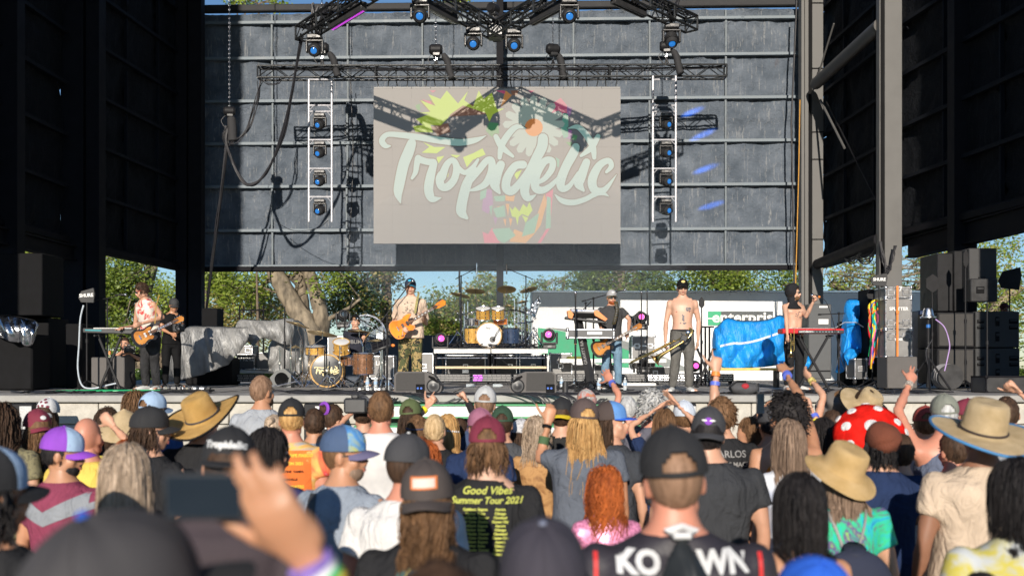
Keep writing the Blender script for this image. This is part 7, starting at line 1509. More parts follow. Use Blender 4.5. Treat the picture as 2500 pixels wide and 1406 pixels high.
c_=V[F].mean(1);F=F[~((c_[:,1]>.035)&(abs(c_[:,0])<.075)&(c_[:,2]>-.13)&(c_[:,2]<.085))];o=link('head_cloth',npmesh('head_cloth',xf(V,P5['HM']),F,cloth('black_head',(.022,.022,.025))),P5['root']);shades(P5['root'],P5['HM'],M_plast)
t=thing('handheld_microphone','microphone in the raised hand of the hooded singer','microphone',(X(1990,16.9),16.9,Z(724,16.9)));microphone(t,(-.03,0,.02),(-1,-.1,.15));mb=MB();mb.cyl((.05,0,.0),(.08,0,-.01),.02,10);mb.build('orange_band',M_orange,t);mb=MB();mb.tube(spline([(.1,0,-.02),(.2,0,-.12),(.32,0,-.5),(.45,.1,-1.0),(.6,.2,-1.3)],6),.006,6);mb.build('cable',M_cable,t)
D=16.75;t=thing('trumpet','brass trumpet hanging bell down from the hand of the hooded singer','trumpet',(X(1931,D),D,Z(840,D)));mb=MB();S=spline([(0,0,.19,.007),(0,0,.05,.008),(0,0,-.08,.011),(0,0,-.15,.018),(0,0,-.185,.032),(0,0,-.205,.062)],5);mb.tube([p[:3]for p in S],[p[3]for p in S],16);mb.build('bell',M_brass,t,180)
mb=MB();mb.tube(spline([(.05,0,.26),(.05,0,0),(.05,0,-.09),(.028,0,-.115),(.005,-.01,-.09),(.0,-.02,.12)],6),.007,6);[mb.cyl((-.03+.018*k,-.03,-.05),(-.03+.018*k,-.03,.07),.010,8)for k in range(0)];mb.build('tubing',M_brass,t)
for k in range(3):mb=MB();mb.cyl((-.01,-.03,.045-.026*k),(.05,-.03,.045-.026*k),.0105,10);mb.build('valve',M_brass,t)
P6=perf('drummer in black cap and dark printed shirt seated behind the small kit',868,20.5,1.80,pi,dict(elR=(850,832,20.6),wrR=(842,838,20.2),elL=(889,832,20.6),wrL=(890,825,20.2)),zoff=-.36,pose=dict(knL=(-.26,.42,.90),knR=(.26,.42,.90),anL=(-.27,.50,.45),anR=(.27,.50,.45)),group=BAND,skin='pale',w=1.05,hands=('grip','grip'),shirt=cloth('navy_black_tee',(.03,.032,.045)),sleeve=.2,pants=M_flatblack,shorts=True,shoes=M_bshoe,vox=.02,hd=(-.25,.12,0),hat=cap_hat(M_flatblack,back=True),hair=('short','brown'),seed=6)
decal(subdiv_text('SUBLIME',.10,bold=.002),P6['shirt'],TR((0,1,1.22),(0,0,pi)),M_casel,'lettering',P6['root'],dirv=(0,-1,0))
for s,a,b_ in(('left',(842,838),(818,828)),('right',(890,826),(903,812))):
 p=Vector((X(a[0],20.1),20.1,Z(a[1],20.1)));q=Vector((X(b_[0],19.9),19.9,Z(b_[1],19.9)));mb=MB();mb.tube([-(q-p)*.2,q-p],[.009,.006],8);solo(mb,'drumstick',M_wood,'wooden drumstick in the drummer hand on the %s side'%('snare' if s=='left' else 'floor tom'),'drumstick',p)
def photo_cam(label,px,py,D,rz=0,s=1.0):
 t=thing('camera',label,'camera',(X(px,D),D,Z(py,D)),rz);mb=MB(TR(s=s));mb.box((0,0,0),(.145,.06,.10),b=.012);mb.box((0,0,.06),(.05,.06,.035),b=.01);mb.build('body',M_plast,t);mb=MB(TR((0,-.03,0),(pi/2,0,0),s));mb.lathe([(.035,0),(.036,.06),(.042,.07),(.042,.13),(.036,.14),(.03,.125),(.001,.12)],18);mb.build('lens',M_plast,t);return t
P7=perf('camera operator in black cap and black clothes behind the left guitarist',418,19.3,1.70,radians(215),dict(wrL=(432,812,19.0),wrR=(418,815,18.95)),group=BAND,skin='tan',hands=('grip','grip'),lean=.25,shirt=M_flatblack,sleeve=.6,pants=M_flatblack,shoes=M_bshoe,hd=(0,-.25,0),hat=cap_hat(mat('soft_black_cap',(.04,.04,.042),.8)),hair=('short','dark'),seed=7)
photo_cam('video camera rig held by the operator in the black cap',436,800,18.9,.3,1.5)
P8=perf('crouching photographer with dark beard holding a black camera',305,18.9,1.74,pi+.1,dict(wrL=(315,862,18.5),wrR=(303,855,18.5)),zoff=-.78,pose=dict(knL=(-.2,.42,1.05),knR=(.2,.42,1.05),anL=(-.22,.25,.87),anR=(.22,.25,.87)),group=BAND,skin='fair',hands=('grip','grip'),shirt=M_flatblack,pants=cloth('dark_grey_trousers',(.05,.045,.045)),shoes=M_bshoe,beard='dark',hair=('buzz','dark'),seed=8)
photo_cam('black camera with long lens held by the crouching photographer',316,853,18.35,.2,1.3)
perf('crew member in knitted cap looking over the subwoofer stack',2452,21.5,1.75,pi,{},group=BAND,skin='dark',shirt=cloth('grey_shirt',(.2,.2,.22)),pants=M_flatblack,hat=None,hair=('buzz',HR['dark']),deco=lambda o:(lambda m_:m_.build('knit_cap',mat('wine_knit',(.08,.015,.02),.9,bump=.6),o['root'],180))((lambda m_:(m_.ell((0,-.01,.045),(.09,.11,.09),18,10),m_)[1])(MB(o['HM']))))
def fan_(label,px,py,ppm,hatadd=.02,rz=0,reach=None,**kw):
 """one onlooker: head centre column px, top row py, scale ppm (px per metre); reach = {'R': (px, py, metres nearer to the stage)}"""
 D=FP/ppm;zt=Z(py,D);h=(zt-hatadd);sh=kw.get('shirt');kw.setdefault('pants',PANTS[len(label)%3]);LOD[0]=int(ppm<600);kw.setdefault('vox',.03 if ppm<420 else .024)
 tg={};pose={}
 if reach:
  for sd,v in reach.items():
   a,b_,dd=v[:3];tg['wr'+sd]=(a,b_,D+dd)
   if len(v)>3:tg['el'+sd]=(v[3],v[4],D+dd*.5)
 rr=random.Random(int(px)+5)
 if not reach and 'deco' not in kw:kw.setdefault('lean',rr.uniform(-.04,.10));kw.setdefault('twist',rr.uniform(-.14,.14))
 kw.setdefault('hd',(rr.uniform(-.22,.22),rr.uniform(-.10,.10),rr.uniform(-.09,.09)))
 kw.setdefault('seed',int(px)+100);return perf(label,px,D,h,rz,tg,base=0,**kw)
PANTS=[cloth('denim_dark',(.05,.07,.11)),cloth('khaki',(.25,.20,.13)),cloth('black_trousers',(.025,.025,.028))]
c_blk=cloth('black_tee',(.024,.024,.026));c_gry=cloth('grey_tee',(.26,.275,.30));c_wht=cloth('white_tee',(.68,.67,.66));c_chr=cloth('charcoal_tee2',(.075,.08,.09));c_nvy=cloth('navy_tee',(.02,.035,.09));c_tan=cloth('tan_tee',(.56,.44,.33))
K=lambda n,c,r=.85:mat('cap_'+n,c,r,bump=.3,bs_=150)
cblk=K('black',(.02,.02,.022));cmar=K('maroon',(.20,.025,.05));cwht=K('white',(.66,.66,.66));cpur=K('purple',(.26,.06,.50));cgry=K('grey',(.12,.12,.13));cnav=K('navy',(.02,.025,.05));cblu=K('blue',(.02,.12,.62));csky=K('pale_blue',(.35,.48,.66));cdk=K('charcoal',(.05,.05,.055))
tdye_r=tie('tie_dye_red',[(.7,.7,.72),(.70,.05,.05),(.75,.45,.12),(.05,.28,.55),(.75,.5,.05)],2.2,1.5);tdye_g=tie('tie_dye_green',[(.01,.09,.35),(.02,.40,.50),(.03,.50,.22),(.12,.05,.22),(.25,.55,.10)],5.5,3);tdye_y=tie('tie_dye_yellow',[(.42,.45,.48),(.48,.50,.50),(.50,.43,.06),(.38,.40,.44)],5,1.5)
def P(body,P_,px,pz,size,m,bold=.001,y=-.7,**k):decal(subdiv_text(body,size,bold=bold,**k),P_['shirt'],TR((px,y,pz)),m,'lettering',P_['root'])['kind']='stuff'
def band(o,side,off,m,w=.028,r=.031):
 """a wristband; off metres up the forearm"""
 a,b_=Vector(o['J']['el'+side]),Vector(o['J']['wr'+side]);d=(a-b_).normalized();p=b_+d*(off+.01);q=p+d*w;mb=MB(o['S']);mb.tube([p,q],r+off*.05,16);mb.build('wristband',m,o['root'])
M_wbl=mat('blue_wristband',(.10,.15,.6),.4);M_wye=mat('yellow_wristband',(.8,.7,.03),.4)
fan_('person in white cap with scattered red prints and dark hair',118,966,300,hair=('long','dark',dict(length=.25)),hat=cap_hat(cwht,back=True,mark=[(cmar,x,z,.012,.010)for x,z in((-.04,.06),(0,.065),(.04,.06),(-.02,.095),(.022,.095),(0,.118))]),shirt=c_blk)
fan_('person with brown wavy hair beside the pale blue trucker cap',332,948,300,hair=('wavy','brown',dict(length=.25)),shirt=c_blk)
fan_('person in white and pale blue trucker cap near the left guitarist',371,951,330,hat=cap_hat(csky,patch=(mat('peach_patch',(.75,.45,.3),.7),M_yellow,.05,.03)),hair=('short','brown'),shirt=cloth('blue_tee',(.05,.1,.25)),hd=(-.5,0,0))
fan_('bearded man with short brown hair in grey shirt below the fog machine',637,907,290,hair=('short','stubble'),beard='dark',hd=(-.6,0,0),shirt=cloth('light_grey_tee',(.36,.38,.41)),skin='tan',w=1.1)
fan_('woman with pinned up blond hair behind the tie dye fan',668,1003,310,sex='f',hair=('bun','ash'),shirt=c_gry)
fan_('woman with dark hair and purple hair ties and a hoop earring',815,978,300,sex='f',hair=('bun','dark'),hd=(-.8,0,0),shirt=tie('floral_blue',[(.05,.06,.3),(.6,.6,.65),(.1,.1,.4)],14,1),deco=lambda o:(lambda m_:m_.build('hair_tie',cpur,o['root']))((lambda m_:(m_.tube([(.06*cos(a),-.10,.10+.05*sin(a))for a in[i*pi/6 for i in range(12)]],.016,6,close=True),m_)[1])(MB(o['HM']))))
o=fan_('photographer in dark cap lifting a camera beside the white tank top',888,965,310,hat=cap_hat(cgry),hair=('short','dark'),shirt=c_blk,reach=dict(L=(868,1000,.35),R=(885,1000,.35)),hands=('grip','grip'));photo_cam('camera raised in the crowd left of the white tank top',868,990,7.9,pi,1.2)
o=fan_('person in olive cap raising a pointing finger with yellow wristband',1004,968,320,hat=cap_hat(K('olive',(.10,.13,.05))),hair=('long','dark'),reach=dict(R=(1044,990,.2,1010,1030)),hands=('relax','point'),palm=dict(R=(-.5,-1,0)),shirt=c_blk);band(o,'R',.03,M_wye)
o=fan_('woman with star patterned headband under the pointing hand',1022,1005,330,sex='f',hair=('long','brown'),shirt=tie('violet_top',[(.4,.3,.6),(.6,.5,.7)],5),deco=lambda o:(lambda m_:m_.build('headband',K('star',(.05,.06,.12)),o['root']))((lambda m_:(m_.tube([(.088*cos(a),-.012+.108*sin(a),.035)for a in[i*pi/14 for i in range(28)]],.016,6,close=True,flat=.5),m_)[1])(MB(o['HM']))))
o=fan_('woman with long light brown hair and white beaded headband',1092,1002,325,sex='f',hair=('long','gold',dict(length=.36)),shirt=cloth('peach_top',(.6,.35,.22)),deco=lambda o:(lambda m_:m_.build('beaded_band',cwht,o['root'],180))((lambda m_:([m_.ell((.10*cos(a),-.012+.118*sin(a),-.01),.009,6,4)for a in[i*pi/15 for i in range(30)]],m_)[1])(MB(o['HM']))))
o=fan_('person raising a dark sleeved fist left of the pale grey cap',1122,1010,310,hair=('short','dark'),shirt=c_blk,sleeve=1.2,reach=dict(R=(1140,978,.1)),hands=('relax','fist'))
fan_('man in pale grey snapback in front of the drum riser',1184,937,310,hat=cap_hat(K('pale',(.50,.50,.50))),hair=('buzz','stubble'),shirt=cloth('navy_shirt2',(.06,.09,.17)),w=1.05)
fan_('person in dull pink and blue trucker cap behind the maroon cap',1172,990,370,hat=cap_hat(K('dusty',(.34,.13,.20)),front=csky,hole=False),hair=('short','brown'),shirt=c_nvy,hd=(.3,0,0))
fan_('woman in black and white patterned bandana',1272,1016,320,sex='f',hair=('long','dark',dict(length=.3)),hat=cap_hat(tie('bandana',[(.04,.04,.05),(.6,.6,.62),(.05,.05,.06)],16,1),hole=False),shirt=cloth('deep_blue',(.03,.05,.16)))
fan_('blond woman in brown fringed leather jacket',1312,1008,345,sex='f',hair=('wavy','ash',dict(length=.3)),shirt=tie('fringed_suede',[(.16,.07,.03),(.45,.25,.1),(.2,.09,.03)],12,.5),sleeve=1.2)
o=fan_('person in black and yellow cap beside the raised tattooed arm',1372,965,330,hat=cap_hat(cblk,bill=K('yellow',(.75,.55,.02)),back=True),hair=('short','dark'),shirt=cloth('black_yellow',(.03,.03,.03)))
fan_('person in grey cap with small flower print bending down',1432,945,280,hat=cap_hat(tie('flower_cap',[(.35,.35,.34),(.4,.4,.38),(.5,.12,.1),(.5,.45,.1)],18,1)),hair=('short','grey'),shirt=c_gry)
fan_('long haired person in flat blue billed cap turned to the truck side',1490,972,385,hat=cap_hat(K('brown_cap',(.07,.05,.045)),bill=cblu,front=mat('cap_azure',(.1,.25,.55),.8),flat=True,hole=False),hair=('wavy','dark',dict(length=.42)),hd=(-1.2,.1,0),rz=-.6,shirt=cloth('faded_black',(.05,.055,.065)),w=1.05)
o=fan_('man with shaved greying head and sunburnt neck raising a hand',1535,956,290,hair=('buzz','grey'),skin='red',shirt=c_chr,reach=dict(L=(1490,928,.3,1512,965)),hands=('open','relax'),palm=dict(L=(.3,1,0)));band(o,'L',.02,M_wbl)
fan_('man with curly grey hair right of the shaved head',1591,948,310,hair=('curly','grey'),skin='red',shirt=cloth('slate_tee',(.12,.12,.15)))
fan_('person in white cap left of the black cap with purple emblem',1672,972,320,hat=cap_hat(K('ice',(.55,.60,.68)),hole=False),hair=('short','brown'),shirt=c_wht)
o=fan_('man with messy brown hair raising one hand with bracelets',1762,958,370,hair=('messy','brown'),shirt=c_blk,w=1.1,reach=dict(L=(1748,905,.1,1742,985)),hands=('point','relax'),palm=dict(L=(0,1,0)))
band(o,'L',.0,M_orange,.03);band(o,'L',.07,M_wbl)
for b_,z_,s_ in(('KARLOS',1.33,.062),('THE SUICIDE MACHINES',1.27,.042),('SUPERVILLAINS',1.22,.05),('FRIDAY OCTOBER',1.17,.028)):P(b_,o,.02,z_,s_,M_casel)
fan_('bare shouldered woman with light brown hair and blue straps',1832,1010,340,sex='f',hair=('long','brown',dict(length=.22)),skin='red',shirt=c_nvy,tank=True)
o=fan_('person in dark cap lifting a phone near the curly black hair',1880,985,350,hat=cap_hat(cdk),hair=('short','black'),shirt=c_nvy,tank=True,skin='tan',reach=dict(L=(1862,1000,.3)),hands=('hold','relax'))
o=fan_('man with big curly black hair pointing one finger up',1918,955,400,hair=('curly','black'),skin='tan',shirt=cloth('orange_tank',(.7,.2,.02)),tank=True,beard='black',hd=(.7,0,0),reach=dict(R=(1915,905,.9,1962,985)),hands=('relax','point'),palm=dict(R=(0,1,0)));band(o,'R',.05,M_wbl)
o=fan_('woman in white top filming with a phone, blue and yellow wristbands',2012,1010,370,sex='f',skin='pale',hair=('long','black',dict(length=.2)),shirt=tie('pink_stripe',[(.7,.4,.4),(.7,.6,.6)],9),reach=dict(R=(1982,1000,.2,2002,1050)),hands=('relax','hold'),palm=dict(R=(-1,.2,0)));band(o,'R',.04,M_wbl);band(o,'R',.09,M_wye)
def phone(label,px,py,D,w,h,rz=0):
 t=thing('phone',label,'phone',(X(px,D),D,Z(py,D)),(0,0,rz));mb=MB();mb.box((0,0,0),(w,.009,h),b=.003);mb.build('case',M_plast,t);mb=MB();mb.box((0,-.0055,0),(w-.008,.002,h-.008));mb.build('screen',mat('phone_screen',(.006,.008,.012),.12,emit=(.02,.05,.08),es=.25),t)
phone('black phone held level above the curly black hair',1938,967,6.95,.15,.075);phone('phone held upright beside the dark cap',1856,985,7.0,.07,.14,.5)
o=fan_('person with tattooed arm and bead bracelets reaching up near the grey hat',2030,990,330,hair=('short','dark'),skin='fair',shirt=c_blk,reach=dict(L=(1978,925,.3,2010,965)),hands=('relax','relax'));band(o,'L',.0,mat('beads',(.6,.45,.15),.5,var=.8,vs=80),.04)
fan_('person in wide grey felt hat tipped to one side',2052,935,315,hatadd=.04,hat=straw_hat(mat('grey_felt',(.15,.135,.125),.85),brim=.175,crown=.11,cr=.085,tilt=-.5,roll=-.55,curl=.4,pinch=.2),hair=('short','brown'),shirt=c_chr)
fan_('person in pale round straw hat behind the red mushroom hat',2112,930,325,hatadd=.04,hat=straw_hat(M_straw2,brim=.205,crown=.12,cr=.088,tilt=-.65,roll=.25,pinch=.2,trim=M_flatblack),hair=('short','dark'),shirt=c_wht)
o=fan_('grey haired man in cap making a peace sign, bare tattooed arm',2306,955,370,hat=cap_hat(K('camo_grey',(.22,.23,.19)),hole=True),hair=('short','grey'),skin='red',shirt=cloth('slate_tank',(.12,.14,.2)),tank=True,w=1.1,reach=dict(L=(2222,932,.4,2192,1002)),hands=('peace','relax'),palm=dict(L=(0,1,0)));band(o,'L',.01,mat('bead_bracelet',(.4,.35,.3),.5,var=.8,vs=90),.04)
fan_('person in maroon cap mostly hidden by the big straw hat',2362,968,330,hat=cap_hat(cmar,hole=False),hair=('short','brown'),hd=(.9,0,0),shirt=c_wht)
o=fan_('man with thinning dark hair lifting a hand right of the big straw hat',2458,955,360,hair=('buzz','dark'),skin='fair',shirt=c_gry,reach=dict(R=(2486,955,.2)),hands=('relax','fist'))
fan_('man with cropped dark hair in plain white shirt left of the photographer',768,985,330,hair=('short','dark'),shirt=c_gry,skin='tan')
fan_('person in dark green cap between the two pinkish caps and the bandana',1226,985,335,hat=cap_hat(K('forest',(.03,.07,.04))),hair=('short','dark'),shirt=c_chr)
fan_('woman with loose dark hair low before the block wall at the left',262,985,330,sex='f',hair=('long','dark',dict(length=.3)),shirt=c_nvy)
o=fan_('woman with brown hair holding both hands up near the truck side',1622,990,330,sex='f',hair=('long','brown',dict(length=.3)),shirt=c_nvy,reach=dict(R=(1652,985,.2),L=(1600,1000,.2)),hands=('open','open'))
fan_('man in faded red cap below the domed lamp stand',2262,985,350,hat=cap_hat(K('faded_red',(.30,.05,.04))),hair=('short','brown'),shirt=c_wht)
fan_('person with short fair hair between the striped band woman and the fist',1062,1000,345,hair=('short','blond'),shirt=c_blk)
fan_('person in dark maroon cap with brown ponytail',92,993,370,hat=cap_hat(cmar,back=True,mark=[(M_white,-.0,.08,.02,.014)]),hair=('wavy','brown',dict(length=.3)),shirt=c_blk,rz=.3,hd=(.5,0,0))
fan_('person in striped headscarf with dark hair at the far left',8,975,380,hair=('wavy','dark',dict(length=.4)),shirt=tie('striped_scarf',[(.05,.05,.04),(.25,.22,.12),(.04,.04,.03)],20,1))
fan_('bald man in bright yellow shirt',216,1003,430,hair=None,skin='red',shirt=cloth('yellow_tee',(.72,.52,.11)),w=1.12)
o=fan_('woman in teal top raising her hand with curled fingers',312,1060,420,sex='f',hair=('long','copper'),shirt=cloth('teal_top',(.01,.42,.34)),reach=dict(L=(272,1035,.1,318,1085)),hands=('curl','relax'),palm=dict(L=(0,1,0)))
o=fan_('person under a pleated conical straw hat with black brush marks',306,985,360,hatadd=.06,hair=('short','dark'),shirt=cloth('yellow_trim',(.6,.5,.1)),deco=lambda o:(rev_uv('conical_hat',[(.20,-.03),(.12,.03),(.06,.085),(.002,.13)],24,o['HM']@rotm((.45,.1,0))@TR((0,0,.05),s=1.1),M_straw2,o['root'])))
fan_('man in black trucker cap with brown hair and black shirt, turned right',366,985,430,hat=cap_hat(cblk,hole=False),hair=('mop','dark'),hd=(-.9,0,0),shirt=c_blk,rz=-.3,w=1.05)
fan_('person in enormous golden straw hat',500,945,410,hatadd=.05,w=1.15,hat=straw_hat(M_straw,brim=.235,crown=.15,cr=.095,tilt=-.35,roll=-.22,curl=1.2,pinch=.25,band=mat('dark_band',(.04,.04,.05),.8),trim=M_flatblack,droop=.015),hair=('short','dark'),shirt=c_blk)
o=fan_('man in purple trucker cap and dark beard, maroon and grey shirt',160,1034,490,hat=cap_hat(cpur,front=csky,bill=cpur,hole=False),hair=('short','black'),beard='black',hd=(-1.05,-.1,0),rz=-.35,skin='tan',w=1.1,shirt=cloth('maroon_tee',(.24,.05,.09)))
mb=MB();mb.grid(lambda u,v:((u-.5)*.62,0,-.18+.07*v+.16*abs(u-.5)*2*(1 if v>.5 else .75)+(.0)),24,6);decal(mb,o['shirt'],TR((0,-.7,1.32)),c_gry,'grey_yoke',o['root'])['kind']='stuff'
o=fan_('man in black snapback and tie dye tour shirt with yellow lettering',712,966,375,hat=cap_hat(cblk),hair=('short','gold'),skin='red',shirt=tdye_r,w=1.08)
mb=MB();mb.grid(lambda u,v:((u-.5)*.30,0,(v-.5)*.42),8,10);decal(mb,o['shirt'],TR((0,-.7,1.17)),tie('sunset_print',[(.65,.42,.05),(.72,.16,.03),(.7,.2,.04)],2,.5),'shirt_print',o['root'],.003)
for i,(b_,s_)in enumerate((('DIRTY HEADS  RIPE FIASCO',.026),('REBELUTION 2021',.026),('ST AUGUSTINE  TAMPA',.02),('JACKSONVILLE',.02),('SELECTED  DATES',.026),('ST LOUIS  OMAHA  DES MOINES',.016),('MILWAUKEE  CHICAGO',.018))):P(b_,o,0,1.34-i*.05,s_,mat('print_yellow',(.6,.55,.05),.8)if i in(0,1,4)else M_flatblack)
fan_('young man with short brown hair and white tank over grey shirt',928,942,375,hair=('short','brown'),skin='red',shirt=tie('white_grey_top',[(.62,.60,.58),(.66,.64,.62),(.4,.4,.4)],2,0),w=1.08)
fan_('woman with dark bobbed hair and sunglasses turned to the right',650,1030,500,sex='f',hair=('long','black',dict(length=.2)),hd=(-1.0,0,0),shirt=cloth('navy_print',(.04,.04,.12)))
o=fan_('bearded man in blue mesh cap, blue grey shirt with black strap',832,1030,540,hat=cap_hat(K('denim',(.06,.10,.19)),bill=K('slate',(.12,.11,.2)),front=tie('blue_yellow_front',[(.02,.1,.4),(.1,.3,.6),(.5,.5,.1)],12,1),hole=False),hair=('buzz','brown'),beard='mouse',hd=(-1.15,0,0),rz=-.45,skin='tan',w=1.1,shirt=cloth('blue_grey_tee',(.27,.31,.37)))
shades(o['root'],o['HM'],M_blue if False else M_plast);mb=MB();mb.grid(lambda u,v:(-.12+.10*u+(v-.5)*.05,0,1.45-.55*u),16,3);decal(mb,o['shirt'],TR((0,-.7,0)),M_plast,'shoulder_strap',o['root'],.006)
fan_('woman with reddish brown hair behind the black mesh cap',1036,1062,440,sex='f',hair=('wavy','copper'),shirt=c_chr)
o=fan_('man in black mesh cap and white shirt with a dog print',985,1050,610,hat=cap_hat(cdk,bill=cblk,button=M_white,hole=False),hair=('buzz','dark'),hd=(-.5,-.1,0),rz=-.1,skin='red',w=1.12,shirt=c_wht)
dg_=MB();ec=lambda cx,cz,a,b_,n=14:[(cx+a*cos(2*pi*i/n),0,cz+b_*sin(2*pi*i/n))for i in range(n)]
for cx,cz,a,b_ in((.0,0,.075,.085),(-.075,.01,.03,.09),(.08,.0,.035,.10)):dg_.mi=0;dg_.add(ec(cx,cz,a,b_),[tuple(range(14))])
decal(dg_,o['shirt'],TR((.10,-.7,1.15)),M_flatblack,'shirt_print',o['root'],.003);dg2=MB()
for cx,cz,a,b_ in((0,.045,.05,.03),(0,-.045,.032,.035)):dg2.add(ec(cx,cz,a,b_),[tuple(range(14))])
decal(dg2,o['shirt'],TR((.10,-.7,1.15)),c_wht,'shirt_print',o['root'],.005);dg3=MB()
for cx in(-.028,.028):dg3.add(ec(cx,.012,.024,.018),[tuple(range(14))])
dg3.add(ec(0,-.03,.010,.007),[tuple(range(14))]);decal(dg3,o['shirt'],TR((.10,-.7,1.15)),M_flatblack,'shirt_print',o['root'],.007)
o=fan_('man in maroon snapback with curly brown hair and black tour shirt',1190,1008,540,hat=cap_hat(cmar),hair=('mop','brown'),skin='pale',shirt=c_blk,w=1.1)
M_py=mat('lime_print',(.50,.52,.10),.8);P('Good Vibes',o,.0,1.355,.046,M_py,italic=.3);P('Summer Tour 2021',o,.0,1.315,.040,M_py,italic=.3)
for i in range(12):P(('Cuthbert  Eugene','Harbor  Boise','Red Rocks  Denver','Stir Cove  Omaha')[i%4],o,-.05,1.285-i*.018,.015,M_py);P(('Kansas City','Aurora','Chicago','Cleveland')[(i+1)%4],o,.06,1.285-i*.018,.015,M_py)
o=fan_('long golden haired man in brown mesh cap and dark grey shirt',1425,965,400,hat=cap_hat(K('umber',(.10,.07,.065))),hair=('wavy','gold',dict(length=.44)),shirt=cloth('slate_grey_tee',(.115,.13,.16)),w=1.12,reach=dict(L=(1338,1030,.1,1318,1120)),hands=('curl','relax'),palm=dict(L=(0,1,0)),skin='tan');band(o,'L',.01,M_flatblack,.02);band(o,'L',.09,K('green_band',(.06,.12,.05)),.05)
o=fan_('woman with curled copper hair and pink sequin top',1478,1128,500,sex='f',hair=('wavy','copper',dict(length=.30,wave=.03)),skin='tan',shirt=mat('pink_sequins',(.75,.25,.42),.35,.2,var=.5,vs=60),sleeve=.3)
o=fan_('big man in black cap with purple emblem above the bill and black shirt',1728,985,480,hat=cap_hat(cdk,back=True,mark=[(cpur,0,.075,.02,.018),(M_white,-.02,.078,.014,.005),(M_white,.02,.078,.014,.005)]),hair=('short','black'),shirt=cloth('washed_black',(.045,.047,.052)),w=1.28,belly=.02)
fan_('woman with long grey brown hair in white and blue top',1932,1012,440,sex='f',hair=('long','mouse',dict(length=.34)),shirt=tie('white_blue_top',[(.6,.62,.66),(.62,.64,.68),(.05,.1,.3)],2,.2))
o=fan_('man in white shirt right of the mushroom hat',2200,1045,440,hair=('short','dark'),shirt=c_wht,w=1.05)
def mush(o):
 T=o['HM']@rotm((.95,.1,0))@TR((0,-.0,.05));h=rev_uv('mushroom_hat',[(.20,-.03),(.235,-.02),(.245,.01),(.225,.06),(.17,.11),(.10,.135),(.003,.14)],40,T,mat('red_velvet',(.62,.015,.01),.95,bump=.6,spec=.05,var=.35,vs=14),o['root'])
 for az,el,r in((0,.0,.05),(.2,.62,.038),(1.15,.5,.036),(2.0,.6,.03),(2.9,.55,.034),(3.9,.62,.034),(4.7,.52,.036),(5.5,.62,.034),(.7,.9,.032),(1.7,.88,.03),(3.3,.9,.032),(4.3,.88,.03),(5.2,.88,.03)):
  R=Matrix.Rotation(az,4,'Z')@Matrix.Rotation(el*pi/2*.9,4,'X');d_=R@Vector((0,0,1));c=Vector((d_.x*.246,d_.y*.246,d_.z*.143));n_=Vector((c.x/.0538,c.y/.0538,c.z/.0202)).normalized();M_=T@Matrix.Translation(c+n_*.007)@n_.to_track_quat('Z','Y').to_matrix().to_4x4();mb=MB(M_);mb.lathe([(.001,.004),(r*.8,.002),(r,-.006)],18);mb.build('white_dot',c_wht,h)
fan_('person in red mushroom hat with white dots',2122,1000,395,hatadd=.06,hair=('short','dark'),shirt=c_wht,deco=mush,rz=-.1,hatted=True)
def beanie(o):
 mb=MB();mb.ell((.01,-.03,.055),(.10,.115,.088),26,16);V,F=fuse(mb,.008,1);V=V+(np.abs(wob(V*np.array([1,.5,1]),.012,22,6)))[:,None]*(V-[0,0,.05])/.1;link('knit_cap',npmesh('knit_cap',xf(V,o['HM']@rotm((.2,0,0))),F,mat('rust_knit',(.16,.045,.022),.9,bump=.6,bs_=120)),o['root'])
fan_('person in rust brown knitted cap with dark locks and navy shirt',2146,1013,455,hatadd=.03,hair=('mop','black'),shirt=c_nvy,w=1.2,deco=beanie,hatted=True)
o=fan_('person in dark shirt with circular pale lettering by the peace sign arm',2330,1040,430,hair=('short','dark'),skin='red',shirt=c_nvy,tank=True);P('STICK FIGURE',o,0,1.32,.05,cwht,spacing=1.3);P('SF',o,0,1.2,.08,cwht)
fan_('woman in curled peach straw sun hat with long hair and green tie dye',2052,1062,540,hatadd=.04,sex='f',hair=('long','mouse',dict(length=.36)),shirt=tdye_g,w=1.15,hat=straw_hat(M_straw3,brim=.185,crown=.135,cr=.102,tilt=-.42,roll=.2,droop=.045,curl=.6),deco=lambda o:[(mb:=MB(),mb.grid(lambda u,v:(s*(.14-.12*u)+(v-.5)*.012,0,1.44-.36*u),16,2),decal(mb,o['shirt'],TR((0,-.7,0)),M_casel,'drawstring',o['root'],.010))for s in(-1,1)]+[(mb:=MB(),mb.ell((0,-.20,.96),(.17,.07,.17),18,10),mb.tube([(0,-.17,1.08),(0,-.2,1.13)],[.03,.05],10),mb.build('drawstring_bag',cnav,o['root'],180))])
fan_('man in huge straw hat with blue edging and tan shirt',2392,962,520,hatadd=.05,w=1.28,skin='dark',hair=('short','dark'),shirt=c_tan,loose=1.4,hat=straw_hat(M_straw2,brim=.235,crown=.16,cr=.10,tilt=-.22,roll=.16,curl=.8,pinch=.15,band=mat('cord_band',(.03,.02,.02),.8),trim=mat('blue_edging',(.05,.2,.42),.7),under=mat('navy_lining',(.03,.08,.2),.8)))
fan_('woman with long straight blond hair',302,1080,700,hatadd=.0,sex='f',hair=('long','ash',dict(length=.40,n=1400,wave=.002,spread=.018,r=.0032)),shirt=c_blk,rz=.1)
o=fan_('man in black cap with white lettering on its front, turned backwards',545,1030,740,hatadd=.02,hat=cap_hat(cblk,back=True,flat=True,text='Tropidelic',tsize=.032,bill=cblk),hair=('buzz','dark'),skin='fair',w=1.2,shirt=mat('cloth_dim_plum',(.05,.036,.042),.9,bump=.3))
